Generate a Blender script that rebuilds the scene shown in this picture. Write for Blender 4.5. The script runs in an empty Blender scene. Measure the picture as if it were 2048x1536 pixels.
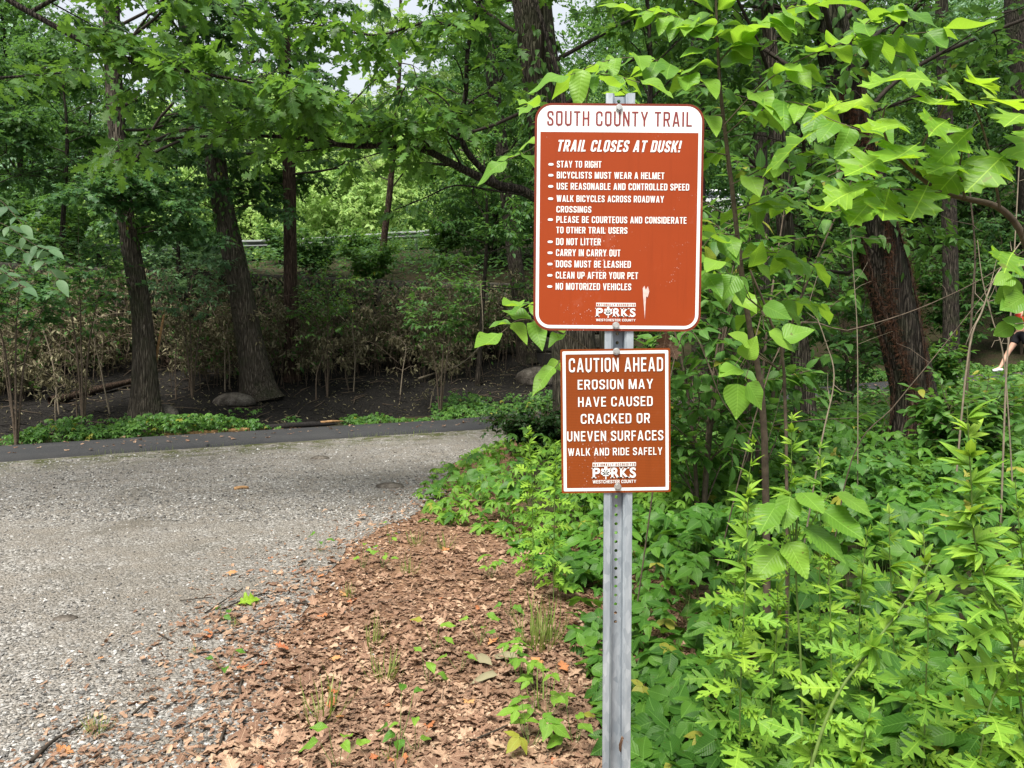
import bpy, bmesh, math
import numpy as np
from mathutils import Vector, Matrix

R = math.radians
C = bpy.context.scene.collection
scene = bpy.context.scene

# ------------------------------------------------------------------ camera
CAM_H = 1.5
F_PX = 1490.0                      # focal length in pixels of the 2048 px wide photograph
PITCH = R(2.5)
cam_d = bpy.data.cameras.new("camera")
cam_d.sensor_width = 36.0
cam_d.lens = 36.0 * F_PX / 2048.0
cam_d.clip_start = 0.05
cam_d.clip_end = 1200.0
cam = bpy.data.objects.new("camera", cam_d)
cam.location = (0, 0, CAM_H)
cam.rotation_euler = (R(90) - PITCH, 0, 0)
C.objects.link(cam)
scene.camera = cam

# ------------------------------------------------------------------ world, sun, exposure
SUN_EL, SUN_AZ = R(62), R(205)     # azimuth clockwise from +Y: the sun stands behind the camera
world = bpy.data.worlds.new("World")
scene.world = world
world.use_nodes = True
nt = world.node_tree
sky = nt.nodes.new("ShaderNodeTexSky")
sky.sky_type = 'NISHITA'
sky.sun_disc = False
sky.sun_elevation = SUN_EL
sky.sun_rotation = SUN_AZ
sky.dust_density = 4.0
sky.air_density = 1.0
sky.ozone_density = 1.0
nt.nodes["Background"].inputs["Strength"].default_value = 0.078
hz = nt.nodes.new("ShaderNodeMix")            # thin white overcast in front of the blue
hz.data_type = 'RGBA'
hz.inputs[0].default_value = 0.70
hz.inputs[7].default_value = (7.0, 7.3, 7.6, 1)
nt.links.new(sky.outputs["Color"], hz.inputs[6])
nt.links.new(hz.outputs[2], nt.nodes["Background"].inputs["Color"])

sun_d = bpy.data.lights.new("sun", 'SUN')
sun_d.energy = 4.3
sun_d.angle = R(28)
sun_d.color = (1.0, 0.95, 0.86)
sun = bpy.data.objects.new("sun", sun_d)
sd = Vector((math.sin(SUN_AZ) * math.cos(SUN_EL), math.cos(SUN_AZ) * math.cos(SUN_EL), math.sin(SUN_EL)))
sun.rotation_euler = sd.to_track_quat('Z', 'Y').to_euler()
sun.location = (0, 0, 30)
C.objects.link(sun)

scene.view_settings.view_transform = 'Standard'
scene.view_settings.look = 'None'
scene.view_settings.exposure = 1.0
scene.view_settings.gamma = 1.0
scene.cycles.use_denoising = True
scene.cycles.max_bounces = 8
scene.cycles.diffuse_bounces = 5
scene.cycles.transmission_bounces = 5
scene.cycles.transparent_max_bounces = 4
scene.cycles.sample_clamp_indirect = 6.0

# ------------------------------------------------------------------ helpers
rng = np.random.default_rng(7)

def at(px, py, Y):
    """the point at depth Y seen at pixel (px, py) of the 2048 x 1536 photograph"""
    rx = (px - 1024.0) / F_PX; ru = (768.0 - py) / F_PX
    d = np.array([rx, math.cos(PITCH) + ru * math.sin(PITCH), -math.sin(PITCH) + ru * math.cos(PITCH)])
    return np.array([0, 0, CAM_H]) + d * (Y / d[1])

def hash3(i, j, k, s):
    v = (i * 374761393 + j * 668265263 + k * 2147483647 + s * 1274126177).astype(np.int64)
    v = (v ^ (v >> 13)) * 1274126177
    v = v ^ (v >> 16)
    return (v & 0xFFFF) / 65535.0

def vnoise(p, s=0):
    p = np.asarray(p, float)
    i = np.floor(p).astype(np.int64); f = p - i
    f = f * f * (3 - 2 * f)
    r = 0
    for a in (0, 1):
        for b in (0, 1):
            for c in (0, 1):
                w = (f[:, 0] if a else 1 - f[:, 0]) * (f[:, 1] if b else 1 - f[:, 1]) * (f[:, 2] if c else 1 - f[:, 2])
                r = r + w * hash3(i[:, 0] + a, i[:, 1] + b, i[:, 2] + c, s)
    return r

def fbm(p, s=0, o=3):
    p = np.asarray(p, float); r = 0; a = 0.5
    for k in range(o):
        r = r + a * (vnoise(p * 2 ** k, s + k) - 0.5); a *= 0.5
    return r

def unit(v):
    v = np.asarray(v, float)
    return v / np.maximum(np.linalg.norm(v, axis=-1, keepdims=True), 1e-9)

class Acc:
    """collects verts, triangles / quads and one vector attribute, then links them as ONE mesh object"""
    def __init__(self):
        self.v, self.f, self.a, self.m, self.n = [], [], [], [], 0
    def add(self, v, f, a=None, mat=0):
        v = np.asarray(v, float).reshape(-1, 3)
        f = np.asarray(f, int)
        self.v.append(v)
        self.f.append(f + self.n)
        self.m.append(np.full(len(f), mat, int))
        self.a.append(np.zeros((len(v), 3)) if a is None else np.asarray(a, float))
        self.n += len(v)
    def mesh(self, name, mats, origin=(0, 0, 0), smooth=True):
        me = bpy.data.meshes.new(name)
        V = np.concatenate(self.v) - np.asarray(origin, float)
        me.vertices.add(len(V))
        me.vertices.foreach_set("co", V.astype(np.float32).ravel())
        loops = np.concatenate([f.ravel() for f in self.f])
        tot = np.concatenate([np.full(len(f), f.shape[1], int) for f in self.f])
        me.loops.add(len(loops))
        me.loops.foreach_set("vertex_index", loops.astype(np.int32))
        me.polygons.add(len(tot))
        st = np.concatenate([[0], np.cumsum(tot)[:-1]])
        me.polygons.foreach_set("loop_start", st.astype(np.int32))
        me.polygons.foreach_set("loop_total", tot.astype(np.int32))
        me.polygons.foreach_set("material_index", np.concatenate(self.m).astype(np.int32))
        me.polygons.foreach_set("use_smooth", np.full(len(tot), smooth, bool))
        at_ = me.attributes.new("lf", 'FLOAT_VECTOR', 'POINT')
        at_.data.foreach_set("vector", np.concatenate(self.a).astype(np.float32).ravel())
        for m in (mats if isinstance(mats, (list, tuple)) else [mats]):
            me.materials.append(m)
        me.update(calc_edges=True)
        return me
    def build(self, name, mats, parent=None, smooth=True, loc=None):
        org = np.array(parent_origin(parent)) if parent is not None else np.array(loc if loc is not None else (0, 0, 0), float)
        o = bpy.data.objects.new(name, self.mesh(name, mats, org, smooth))
        C.objects.link(o)
        if parent is not None:
            o.parent = parent
        else:
            o.location = org
        return o

def parent_origin(p):
    v = np.zeros(3)
    while p is not None:
        v = v + np.array(p.location); p = p.parent
    return v

def tag(o, label=None, cat=None, group=None, kind=None):
    if label: o["label"] = label
    if cat: o["category"] = cat
    if group: o["group"] = group
    if kind: o["kind"] = kind
    return o

def thing(name, label, cat, loc=(0, 0, 0), group=None):
    o = bpy.data.objects.new(name, None)
    o.empty_display_size = 0.2
    o.location = [float(c) for c in loc]
    C.objects.link(o)
    return tag(o, label, cat, group)

def copy_tree(o, parent=None):
    c = o.copy(); C.objects.link(c)
    if parent is not None:
        c.parent = parent
    for ch in list(o.children):
        copy_tree(ch, c)
    return c

# ---- solid shapes
def box(acc, c, s, mat=0, rot=None):
    c = np.asarray(c, float); s = np.asarray(s, float) / 2
    v = np.array([[x, y, z] for z in (-1, 1) for y in (-1, 1) for x in (-1, 1)], float) * s
    if rot is not None:
        v = v @ np.asarray(rot).T
    acc.add(v + c, [[0, 2, 3, 1], [4, 5, 7, 6], [0, 1, 5, 4], [2, 6, 7, 3], [0, 4, 6, 2], [1, 3, 7, 5]], mat=mat)

def frames(pts):
    pts = np.asarray(pts, float)
    t = np.gradient(pts, axis=0); t = unit(t)
    ref = np.array([0, 0, 1.0]) if abs(t[0, 2]) < 0.85 else np.array([1.0, 0, 0])
    a = np.empty_like(t)
    v = ref
    for i in range(len(t)):
        v = v - t[i] * np.dot(v, t[i])
        n = np.linalg.norm(v)
        v = v / n if n > 1e-6 else unit(np.cross(t[i], [0.3, 0.5, 0.8]))
        a[i] = v
    return t, a, np.cross(t, a)

def tube(acc, pts, rad, seg=6, mat=0, bump=None, cap=True, rnd=0.0):
    pts = np.asarray(pts, float); rad = np.broadcast_to(np.asarray(rad, float), (len(pts),))
    t, a, b = frames(pts)
    th = np.linspace(0, 2 * np.pi, seg, endpoint=False)
    rr = rad[:, None] * np.ones(seg)
    if bump is not None:
        rr = rr * bump
    v = pts[:, None, :] + rr[:, :, None] * (np.cos(th)[None, :, None] * a[:, None, :] + np.sin(th)[None, :, None] * b[:, None, :])
    n = len(pts)
    i = np.arange(n - 1)[:, None] * seg; j = np.arange(seg)[None, :]; k = (j + 1) % seg
    f = np.stack([i + j, i + k, i + seg + k, i + seg + j], -1).reshape(-1, 4)
    att = np.zeros((n * seg, 3)); att[:, 2] = rnd
    acc.add(v.reshape(-1, 3), f, att, mat)
    if cap and rad[-1] > 0.004:
        c = pts[-1]; vv = np.vstack([v[-1], c[None]])
        acc.add(vv, [[q, (q + 1) % seg, seg] for q in range(seg)], mat=mat)

def spline(pts, n):
    """Catmull-Rom through pts, n samples"""
    p = np.asarray(pts, float)
    p = np.vstack([2 * p[0] - p[1], p, 2 * p[-1] - p[-2]])
    m = len(p) - 3
    u = np.linspace(0, m - 1e-9, n); i = u.astype(int); t = (u - i)[:, None]
    a, b, c, d = p[i], p[i + 1], p[i + 2], p[i + 3]
    return 0.5 * ((2 * b) + (c - a) * t + (2 * a - 5 * b + 4 * c - d) * t ** 2 + (3 * b - a - 3 * c + d) * t ** 3)

def lerp_list(r, n):
    return np.interp(np.linspace(0, 1, n), np.linspace(0, 1, len(r)), r)

def blob(acc, c, r, seed, sub=3, rough=0.25, mat=0, flat=None, freq=1.6):
    """a rounded rock"""
    bm = bmesh.new(); bmesh.ops.create_icosphere(bm, subdivisions=sub, radius=1)
    v = np.array([x.co[:] for x in bm.verts]); f = np.array([[q.index for q in fc.verts] for fc in bm.faces]); bm.free()
    k = 1 + rough * 2 * fbm(v * freq + seed * 7.3, seed, 4)
    v = v * k[:, None]
    if flat is not None:
        v[:, 2] = np.where(v[:, 2] < flat, flat + (v[:, 2] - flat) * 0.15, v[:, 2])
    acc.add(v * np.asarray(r) + np.asarray(c), f, mat=mat)

# ------------------------------------------------------------------ leaf shapes
def half_leaf(outline, nmid=None, fold=0.25, droop=0.25, wave=0.0, side=0.0, seed=0):
    """leaf of unit length along +Y from half outlines; returns verts, tris, (t, w)"""
    o = np.asarray(outline, float)
    tm = np.maximum.accumulate(np.minimum(o[:, 0], np.minimum.accumulate(o[::-1, 0])[::-1] + 0.03))
    tm = np.clip(np.linspace(0, 1, len(o)) * 0.35 + o[:, 0] * 0.65, 0, 1); tm = np.maximum.accumulate(tm); tm[-1] = 1; tm[0] = 0
    n = len(o)
    mid = np.stack([np.zeros(n), tm, np.zeros(n)], 1)
    V = [mid]; F = []; U = [np.stack([tm, np.zeros(n)], 1)]
    for s in (1, -1):
        e = np.stack([s * o[:, 1], o[:, 0], np.zeros(n)], 1)
        V.append(e); U.append(np.stack([o[:, 0], s * o[:, 1]], 1))
        b = n if s == 1 else 2 * n
        for i in range(n - 1):
            q = [i, b + i, b + i + 1, i + 1] if s == 1 else [i, i + 1, b + i + 1, b + i]
            F.append([q[0], q[1], q[2]]); F.append([q[0], q[2], q[3]])
    V = np.concatenate(V); U = np.concatenate(U)
    r = np.random.default_rng(seed)
    ph = r.uniform(0, 6.3, 3)
    x, y = V[:, 0].copy(), V[:, 1].copy()
    z = fold * np.abs(x) - droop * y ** 2 + wave * np.sin(y * 9 + ph[0] + x * 7) * np.abs(x) * 3 + wave * 0.4 * np.sin(y * 5 + ph[1])
    V[:, 2] = z
    V[:, 0] += side * y ** 2
    return V, np.array(F), U

OAK_HD = [(0, .006), (.15, .010), (.20, .05), (.24, .075), (.285, .185), (.30, .16), (.335, .20), (.35, .125), (.38, .12), (.46, .27), (.50, .33),
          (.52, .27), (.565, .33), (.58, .17), (.615, .155), (.71, .27), (.765, .33), (.775, .26), (.82, .26), (.815, .14), (.845, .12), (.905, .15), (.92, .07), (1, 0)]
OAK_LO = [(0, .006), (.15, .012), (.29, .19), (.35, .09), (.53, .32), (.59, .12), (.79, .27), (.81, .09), (.91, .12), (1, 0)]
def ovate(n, w, base=.12, power=.75, tip=1.0, petiole=0.0):
    t = np.linspace(0, 1, n)
    h = w * np.sin(np.pi * t ** power) ** .85 * (1 - .25 * t ** 3) ; h[0] = .004; h[-1] = 0
    tt = petiole + (1 - petiole) * t
    o = list(zip(tt, h))
    return ([(0, .006)] + o) if petiole > 0 else o
def serrate(n, w, power=.7, amp=.03, petiole=.0):
    o = []
    for i in range(n):
        t = i / n
        h = w * math.sin(math.pi * max(t, .0001) ** power) ** .8
        o.append((petiole + (1 - petiole) * t, max(h, .005)))
        t2 = (i + .75) / n
        h2 = w * math.sin(math.pi * t2 ** power) ** .8 + amp * (1 - t2 * .5)
        o.append((petiole + (1 - petiole) * (t2 + .012), h2))
    o.append((1, 0))
    return ([(0, .005)] + o) if petiole > 0 else o
MUG = [(t, w * 1.12) for t, w in [(0, .012), (.16, .02), (.19, .09), (.24, .15), (.255, .11), (.23, .035), (.31, .04), (.42, .19), (.50, .27), (.52, .22), (.47, .10), (.43, .045),
       (.53, .05), (.64, .17), (.74, .235), (.755, .185), (.69, .085), (.65, .05), (.74, .055), (.82, .10), (.89, .125), (.885, .085), (.83, .04), (.92, .045), (1, 0)]]
MAPLE = [(0, .006), (.18, .012), (.16, .10), (.12, .22), (.20, .30), (.30, .20), (.42, .17), (.50, .30), (.60, .42), (.66, .33), (.64, .15), (.76, .17), (.80, .12), (1, 0)]

def multi(parts):
    V, F, U, n = [], [], [], 0
    for (v, f, u) in parts:
        V.append(v); F.append(f + n); U.append(u); n += len(v)
    return np.concatenate(V), np.concatenate(F), np.concatenate(U)
def xf(leaf, ang, s, pos=(0, 0, 0), tilt=0.0):
    v, f, u = leaf
    v = v * s
    c, q = math.cos(tilt), math.sin(tilt)
    v = np.stack([v[:, 0], v[:, 1] * c + v[:, 2] * q, -v[:, 1] * q + v[:, 2] * c], 1)
    c, q = math.cos(ang), math.sin(ang)
    v = np.stack([v[:, 0] * c - v[:, 1] * q, v[:, 0] * q + v[:, 1] * c, v[:, 2]], 1)
    return v + np.asarray(pos), f, u

def variants(fn, n):
    return [fn(i) for i in range(n)]
def rv(i, k): return ((i * 7 + k * 13) % 10) / 10.0
T = {}
T['oak_hd'] = variants(lambda i: half_leaf([(t_, w_ * 1.15) for t_, w_ in OAK_HD], fold=.10 + .25 * rv(i, 1), droop=.05 + .35 * rv(i, 2), wave=.05 + .06 * rv(i, 3), side=.2 * (rv(i, 4) - .5), seed=i), 6)
T['oak'] = variants(lambda i: half_leaf(OAK_LO, fold=.1 + .25 * rv(i, 1), droop=.05 + .4 * rv(i, 2), wave=.04, side=.25 * (rv(i, 4) - .5), seed=i), 5)
T['oak_dead'] = variants(lambda i: half_leaf(OAK_LO if i % 2 else OAK_HD[::1], fold=-.25 + .6 * rv(i, 1), droop=-.25 + .5 * rv(i, 2), wave=.06 + .07 * rv(i, 3), side=.5 * (rv(i, 4) - .5), seed=i), 8)
T['ovate'] = variants(lambda i: half_leaf(ovate(8, .24), fold=.15 + .3 * rv(i, 1), droop=.1 + .4 * rv(i, 2), wave=.03, side=.2 * (rv(i, 4) - .5), seed=i), 5)
T['ovate_hd'] = variants(lambda i: half_leaf(ovate(14, .285, petiole=.06), fold=.02 + .55 * rv(i, 1), droop=.0 + .55 * rv(i, 2), wave=.09, side=.4 * (rv(i, 4) - .5), seed=i), 10)
T['heart'] = variants(lambda i: half_leaf(ovate(12, .40, power=.55, petiole=.12), fold=.1 + .2 * rv(i, 1), droop=.1 + .3 * rv(i, 2), wave=.04, seed=i), 4)
T['small'] = variants(lambda i: half_leaf([(0, .01), (.3, .24), (.65, .22), (1, 0)], fold=.2 + .3 * rv(i, 1), droop=.1 + .4 * rv(i, 2), seed=i), 4)
T['maple'] = variants(lambda i: half_leaf(MAPLE, fold=.1 + .2 * rv(i, 1), droop=.1 + .35 * rv(i, 2), wave=.03, seed=i), 4)
T['mug'] = variants(lambda i: half_leaf(MUG, fold=.1 + .3 * rv(i, 1), droop=.1 + .5 * rv(i, 2), wave=.05, side=.2 * (rv(i, 4) - .5), seed=i), 6)
T['lance'] = variants(lambda i: half_leaf(ovate(7, .095), fold=.3, droop=.1 + .5 * rv(i, 2), side=.25 * (rv(i, 4) - .5), seed=i), 4)
T['mugtop'] = variants(lambda i: multi([xf(half_leaf(ovate(7, .135), fold=.25, droop=.1 + .3 * rv(i, 2), seed=i * 3 + k), a_, s_, tilt=.1 * k) for k, (a_, s_) in enumerate(((0, 1), (.62, .74), (-.62, .74)))]), 4)
T['serrate'] = variants(lambda i: half_leaf(serrate(13, .34, .62, .03, .10), fold=.12 + .15 * rv(i, 1), droop=.15 + .25 * rv(i, 2), wave=.06, seed=i), 4)
T['creeper'] = variants(lambda i: multi([xf(half_leaf(serrate(6, .20, .8, .03), fold=.2, droop=.25 + .3 * rv(i, 1), wave=.03, seed=i * 5 + k), a, s, tilt=.1 + .25 * rv(i + k, 2))
                                         for k, (a, s) in enumerate(((0, 1), (.95, .92), (-.95, .92), (1.9, .66), (-1.9, .66)))]), 4)
T['trifol'] = variants(lambda i: multi([xf(half_leaf(ovate(9, .29, power=.7), fold=.12 + .2 * rv(i, 3), droop=.1 + .22 * rv(i, 1), wave=.04, side=.1 * k, seed=i * 3 + k), a, s, pos, tilt=.1 + .3 * rv(i + k, 2))
                                        for k, (a, s, pos) in enumerate(((0, 1, (0, .12, 0)), (1.25, .85, (0, 0, 0)), (-1.25, .85, (0, 0, 0))))]), 5)
T['dead'] = variants(lambda i: half_leaf(ovate(6, .16), fold=.7 + .4 * rv(i, 1), droop=.2 + .8 * rv(i, 2), wave=.12, side=.5 * (rv(i, 4) - .5), seed=i), 5)
T['frag'] = variants(lambda i: half_leaf([(0, .08 + .1 * rv(i, 5)), (.2, .16 + .2 * rv(i, 6)), (.45, .10 + .25 * rv(i, 7)), (.7, .05 + .3 * rv(i, 8)), (1, .02)], fold=-.4 + .9 * rv(i, 1), droop=-.3 + .7 * rv(i, 2), wave=.1, side=.5 * (rv(i, 4) - .5), seed=i), 8)
T['blade'] = variants(lambda i: half_leaf([(0, .012), (.35, .016), (.7, .011), (1, 0)], fold=.4, droop=.15 + .6 * rv(i, 2), side=.4 * (rv(i, 4) - .5), seed=i), 4)
T['clump'] = variants(lambda i: multi([xf(half_leaf([(0, .02), (.4, .30), (1, 0)], fold=.3, droop=.3, seed=i * 5 + k), k * 1.5 + rv(i, k), .55 + .3 * rv(i, k + 3),
                                          (.35 * (rv(i, k) - .5), .35 * (rv(i, k + 1) - .5), .35 * (rv(i, k + 2) - .5)), tilt=.6 * rv(k, i)) for k in range(4)]), 5)
T['round'] = variants(lambda i: half_leaf(ovate(11, .42, power=.8, petiole=.08), fold=.1 + .2 * rv(i, 1), droop=.1 + .4 * rv(i, 2), wave=.05, seed=i), 4)

def leaves(acc, tpl, P, D, N, S, rnd=None, mat=0, g=rng):
    """place one leaf of the kinds in T[tpl] at every P: axis D, upper side N, length S"""
    P = np.asarray(P, float).reshape(-1, 3); n = len(P)
    if n == 0: return
    D = unit(np.broadcast_to(D, (n, 3))); N = np.broadcast_to(np.asarray(N, float), (n, 3))
    X = unit(np.cross(D, N)); Z = np.cross(X, D)
    S = np.broadcast_to(np.asarray(S, float), (n,))
    rnd = g.random(n) if rnd is None else np.broadcast_to(rnd, (n,))
    kind = g.integers(0, len(T[tpl]), n)
    for k, (v, f, u) in enumerate(T[tpl]):
        s = np.nonzero(kind == k)[0]
        if not len(s): continue
        q = v[None] * S[s][:, None, None]
        V = P[s][:, None] + q[..., 0:1] * X[s][:, None] + q[..., 1:2] * D[s][:, None] + q[..., 2:3] * Z[s][:, None]
        m = len(v)
        Fs = f[None] + (np.arange(len(s)) * m)[:, None, None]
        A = np.empty((len(s), m, 3)); A[..., 0] = u[:, 0]; A[..., 1] = u[:, 1]; A[..., 2] = rnd[s][:, None]
        acc.add(V.reshape(-1, 3), Fs.reshape(-1, 3), A.reshape(-1, 3), mat)
# ------------------------------------------------------------------ materials
class NT:
    def __init__(self, name):
        self.m = bpy.data.materials.new(name); self.m.use_nodes = True
        self.t = self.m.node_tree; self.t.nodes.clear()
        self.out = self.n('ShaderNodeOutputMaterial')
    def n(self, typ, **k):
        nd = self.t.nodes.new(typ)
        for a, b in k.items():
            if a == 'i':
                for key, val in b.items():
                    s = nd.inputs[key]
                    if hasattr(val, 'is_output') or isinstance(val, bpy.types.NodeSocket): self.t.links.new(val, s)
                    else: s.default_value = val
            else: setattr(nd, a, b)
        return nd
    def ramp(self, fac, stops, interp='LINEAR'):
        r = self.n('ShaderNodeValToRGB'); r.color_ramp.interpolation = interp
        e = r.color_ramp.elements
        while len(e) < len(stops): e.new(0.5)
        for el, (p, c) in zip(e, stops):
            el.position = p; el.color = (c[0], c[1], c[2], 1)
        self.t.links.new(fac, r.inputs[0]); return r.outputs[0]
    def mix(self, fac, a, b, mode='MIX'):
        m = self.n('ShaderNodeMix', data_type='RGBA', blend_type=mode)
        for s, val in ((m.inputs[0], fac), (m.inputs[6], a), (m.inputs[7], b)):
            if isinstance(val, bpy.types.NodeSocket): self.t.links.new(val, s)
            elif isinstance(val, (int, float)): s.default_value = val
            else: s.default_value = (val[0], val[1], val[2], 1)
        return m.outputs[2]
    def math(self, op, a, b=0.0, c=0.0, clamp=False):
        m = self.n('ShaderNodeMath', operation=op, use_clamp=clamp)
        for s, val in zip(m.inputs, (a, b, c)):
            if isinstance(val, bpy.types.NodeSocket): self.t.links.new(val, s)
            else: s.default_value = val
        return m.outputs[0]
    def noise(self, scale, detail=3.0, rough=.55, vec=None, dist=0.0):
        nd = self.n('ShaderNodeTexNoise', i={'Scale': scale, 'Detail': detail, 'Roughness': rough, 'Distortion': dist})
        if vec is not None: self.t.links.new(vec, nd.inputs['Vector'])
        return nd.outputs['Fac']
    def voro(self, scale, vec=None, feature='F1', rand=1.0):
        nd = self.n('ShaderNodeTexVoronoi', feature=feature, i={'Scale': scale, 'Randomness': rand})
        if vec is not None: self.t.links.new(vec, nd.inputs['Vector'])
        return nd
    def coord(self, which='Object', scale=None, rot=None):
        c = self.n('ShaderNodeTexCoord').outputs[which]
        if scale is None: return c
        return self.n('ShaderNodeMapping', i={'Vector': c, 'Scale': scale}).outputs[0]
    def pos(self): return self.n('ShaderNodeNewGeometry').outputs['Position']
    def lf(self):
        a = self.n('ShaderNodeAttribute', attribute_name='lf')
        s = self.n('ShaderNodeSeparateXYZ', i={0: a.outputs['Vector']})
        return s.outputs[0], s.outputs[1], s.outputs[2]
    def bump(self, h, strength=.5, dist=.02):
        return self.n('ShaderNodeBump', i={'Height': h, 'Strength': strength, 'Distance': dist}).outputs[0]
    def principled(self, col, rough=.6, spec=.4, normal=None, metal=0.0):
        p = self.n('ShaderNodeBsdfPrincipled')
        for k, val in (('Base Color', col), ('Roughness', rough), ('Specular IOR Level', spec), ('Metallic', metal)):
            s = p.inputs[k]
            if isinstance(val, bpy.types.NodeSocket): self.t.links.new(val, s)
            elif k == 'Base Color': s.default_value = (val[0], val[1], val[2], 1)
            else: s.default_value = val
        if normal is not None: self.t.links.new(normal, p.inputs['Normal'])
        return p.outputs[0]
    def done(self, sh):
        self.t.links.new(sh, self.out.inputs['Surface']); return self.m

def leaf_mat(name, dark, mid, light, trans, tmix=.38, rough=.45, veins=0.0, spots=None, spec=.26, latfreq=11.0, patches=None, odd=None):
    """dark / mid / light are the leaf colours, picked per leaf; trans is the colour light takes through it"""
    k = NT(name); t, w, r = k.lf()
    col = k.ramp(r, [(0, dark), (.5, mid), (1, light)])
    nz = k.noise(9.0, 3, .6, k.pos())
    col = k.mix(k.math('MULTIPLY', nz, .35), col, mid)
    if patches is not None:
        col = k.mix(k.ramp(k.noise(1.9, 5, .65, k.pos()), [(.44, (0, 0, 0)), (.62, (.75, .75, .75))]), col, patches)
        col = k.mix(k.math('MULTIPLY', k.math('GREATER_THAN', k.noise(55.0, 3, .6, k.pos()), .60), .5), col, [c * .45 for c in mid])
    if odd is not None:      # now and then a yellowing or browning leaf
        col = k.mix(k.math('GREATER_THAN', r, .984), col, odd)
        sp = k.math('GREATER_THAN', k.noise(70.0, 2, .5, k.pos()), .715)
        col = k.mix(k.math('MULTIPLY', sp, .8), col, (.10, .07, .025))
    normal = None
    aw = k.math('ABSOLUTE', w)
    if veins > 0:
        rib = k.math('LESS_THAN', aw, .009)
        lat = k.math('FRACT', k.math('MULTIPLY', k.math('SUBTRACT', t, k.math('MULTIPLY', aw, .75)), latfreq))
        latv = k.math('LESS_THAN', lat, .10)
        v = k.math('MAXIMUM', rib, k.math('MULTIPLY', latv, .45))
        col = k.mix(k.math('MULTIPLY', v, veins), col, [min(1, c * 1.9 + .05) for c in light])
        tri = k.math('ABSOLUTE', k.math('SUBTRACT', lat, .5))
        normal = k.bump(k.math('SUBTRACT', k.math('MULTIPLY', tri, -1.0), k.math('MULTIPLY', rib, .8)), .35, .004)
    if spots is not None:
        sp = k.math('GREATER_THAN', k.noise(26.0, 2, .5, k.pos()), .70)
        col = k.mix(k.math('MULTIPLY', sp, .7), col, spots)
    tcol = k.mix(.5, col, trans)
    p = k.principled(col, rough, spec, normal)
    tr = k.n('ShaderNodeBsdfTranslucent', i={'Color': tcol})
    ms = k.n('ShaderNodeMixShader', i={0: tmix, 1: p, 2: tr.outputs[0]})
    return k.done(ms.outputs[0])

def bark_mat(name, c_dark, c_mid, c_light, moss=None, scale=1.0, stripe=.09):
    k = NT(name)
    v = k.coord('Object', (scale, scale, scale * stripe * 2))
    n1 = k.noise(26, 5, .65, v, .6)
    v2 = k.coord('Object', (scale, scale, scale * stripe))
    vo = k.voro(34, v2, 'DISTANCE_TO_EDGE')
    crack = k.ramp(vo.outputs['Distance'], [(0, (0, 0, 0)), (.22, (1, 1, 1))])
    col = k.ramp(n1, [(.25, c_dark), (.52, c_mid), (.8, c_light)])
    col = k.mix(k.math('MULTIPLY', k.math('SUBTRACT', 1.0, crack), .7), col, c_dark)
    big = k.noise(2.2, 3, .6, k.coord('Object'))
    if moss is not None:
        col = k.mix(k.math('MULTIPLY', k.ramp(big, [(.48, (0, 0, 0)), (.66, (1, 1, 1))]), .55), col, moss)
    h = k.math('ADD', k.math('MULTIPLY', crack, .6), k.math('MULTIPLY', n1, .6))
    return k.done(k.principled(col, .85, .15, k.bump(h, 1.0, .05)))

def plain(name, col, rough=.6, spec=.4, metal=0.0, var=.15, vscale=8.0, bump=0.0):
    k = NT(name)
    n = k.noise(vscale, 4, .6, k.coord('Object'))
    d = [c * (1 - var) for c in col]; l = [min(1, c * (1 + var)) for c in col]
    c = k.ramp(n, [(.3, d), (.7, l)])
    return k.done(k.principled(c, rough, spec, k.bump(n, bump, .01) if bump else None, metal))

M = {}
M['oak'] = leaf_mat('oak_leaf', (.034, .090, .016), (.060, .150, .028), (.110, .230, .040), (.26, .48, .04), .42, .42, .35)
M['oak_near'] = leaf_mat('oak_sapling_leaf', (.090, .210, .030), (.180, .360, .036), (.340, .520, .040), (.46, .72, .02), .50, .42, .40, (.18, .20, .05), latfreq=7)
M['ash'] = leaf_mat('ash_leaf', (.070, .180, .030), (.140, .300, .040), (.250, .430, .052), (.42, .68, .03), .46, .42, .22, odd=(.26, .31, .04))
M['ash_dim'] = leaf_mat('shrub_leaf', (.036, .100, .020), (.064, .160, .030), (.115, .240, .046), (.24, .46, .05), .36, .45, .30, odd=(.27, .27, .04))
M['maple'] = leaf_mat('maple_leaf', (.026, .078, .026), (.048, .125, .040), (.090, .190, .060), (.20, .40, .06), .38, .48)
M['locust'] = leaf_mat('pale_leaf', (.070, .155, .075), (.110, .215, .105), (.175, .295, .145), (.26, .44, .14), .40, .5)
M['far'] = leaf_mat('sunlit_leaf', (.20, .34, .10), (.32, .49, .15), (.44, .60, .22), (.54, .72, .20), .46, .55, spec=.2)  # sunlight put into the colour: leaves paler so the backdrop glows
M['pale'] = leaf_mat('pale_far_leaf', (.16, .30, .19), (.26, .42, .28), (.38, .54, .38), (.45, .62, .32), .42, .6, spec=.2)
M['wood'] = leaf_mat('woodland_leaf', (.030, .088, .024), (.056, .140, .036), (.108, .215, .055), (.22, .44, .06), .38, .5)
M['mug'] = leaf_mat('mugwort_leaf', (.070, .180, .024), (.155, .320, .036), (.330, .490, .050), (.44, .68, .04), .38, .5, .2, odd=(.5, .42, .05))
M['mug_old'] = leaf_mat('yellowed_leaf', (.45, .34, .03), (.60, .42, .05), (.62, .50, .12), (.6, .5, .08), .35, .5, .2)
M['ivy'] = leaf_mat('ivy_leaf', (.026, .088, .010), (.050, .145, .016), (.105, .235, .026), (.24, .48, .03), .30, .45, .40, spec=.3, odd=(.27, .27, .04))  # colour range carries painted shade of the gaps and lit highlights
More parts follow.
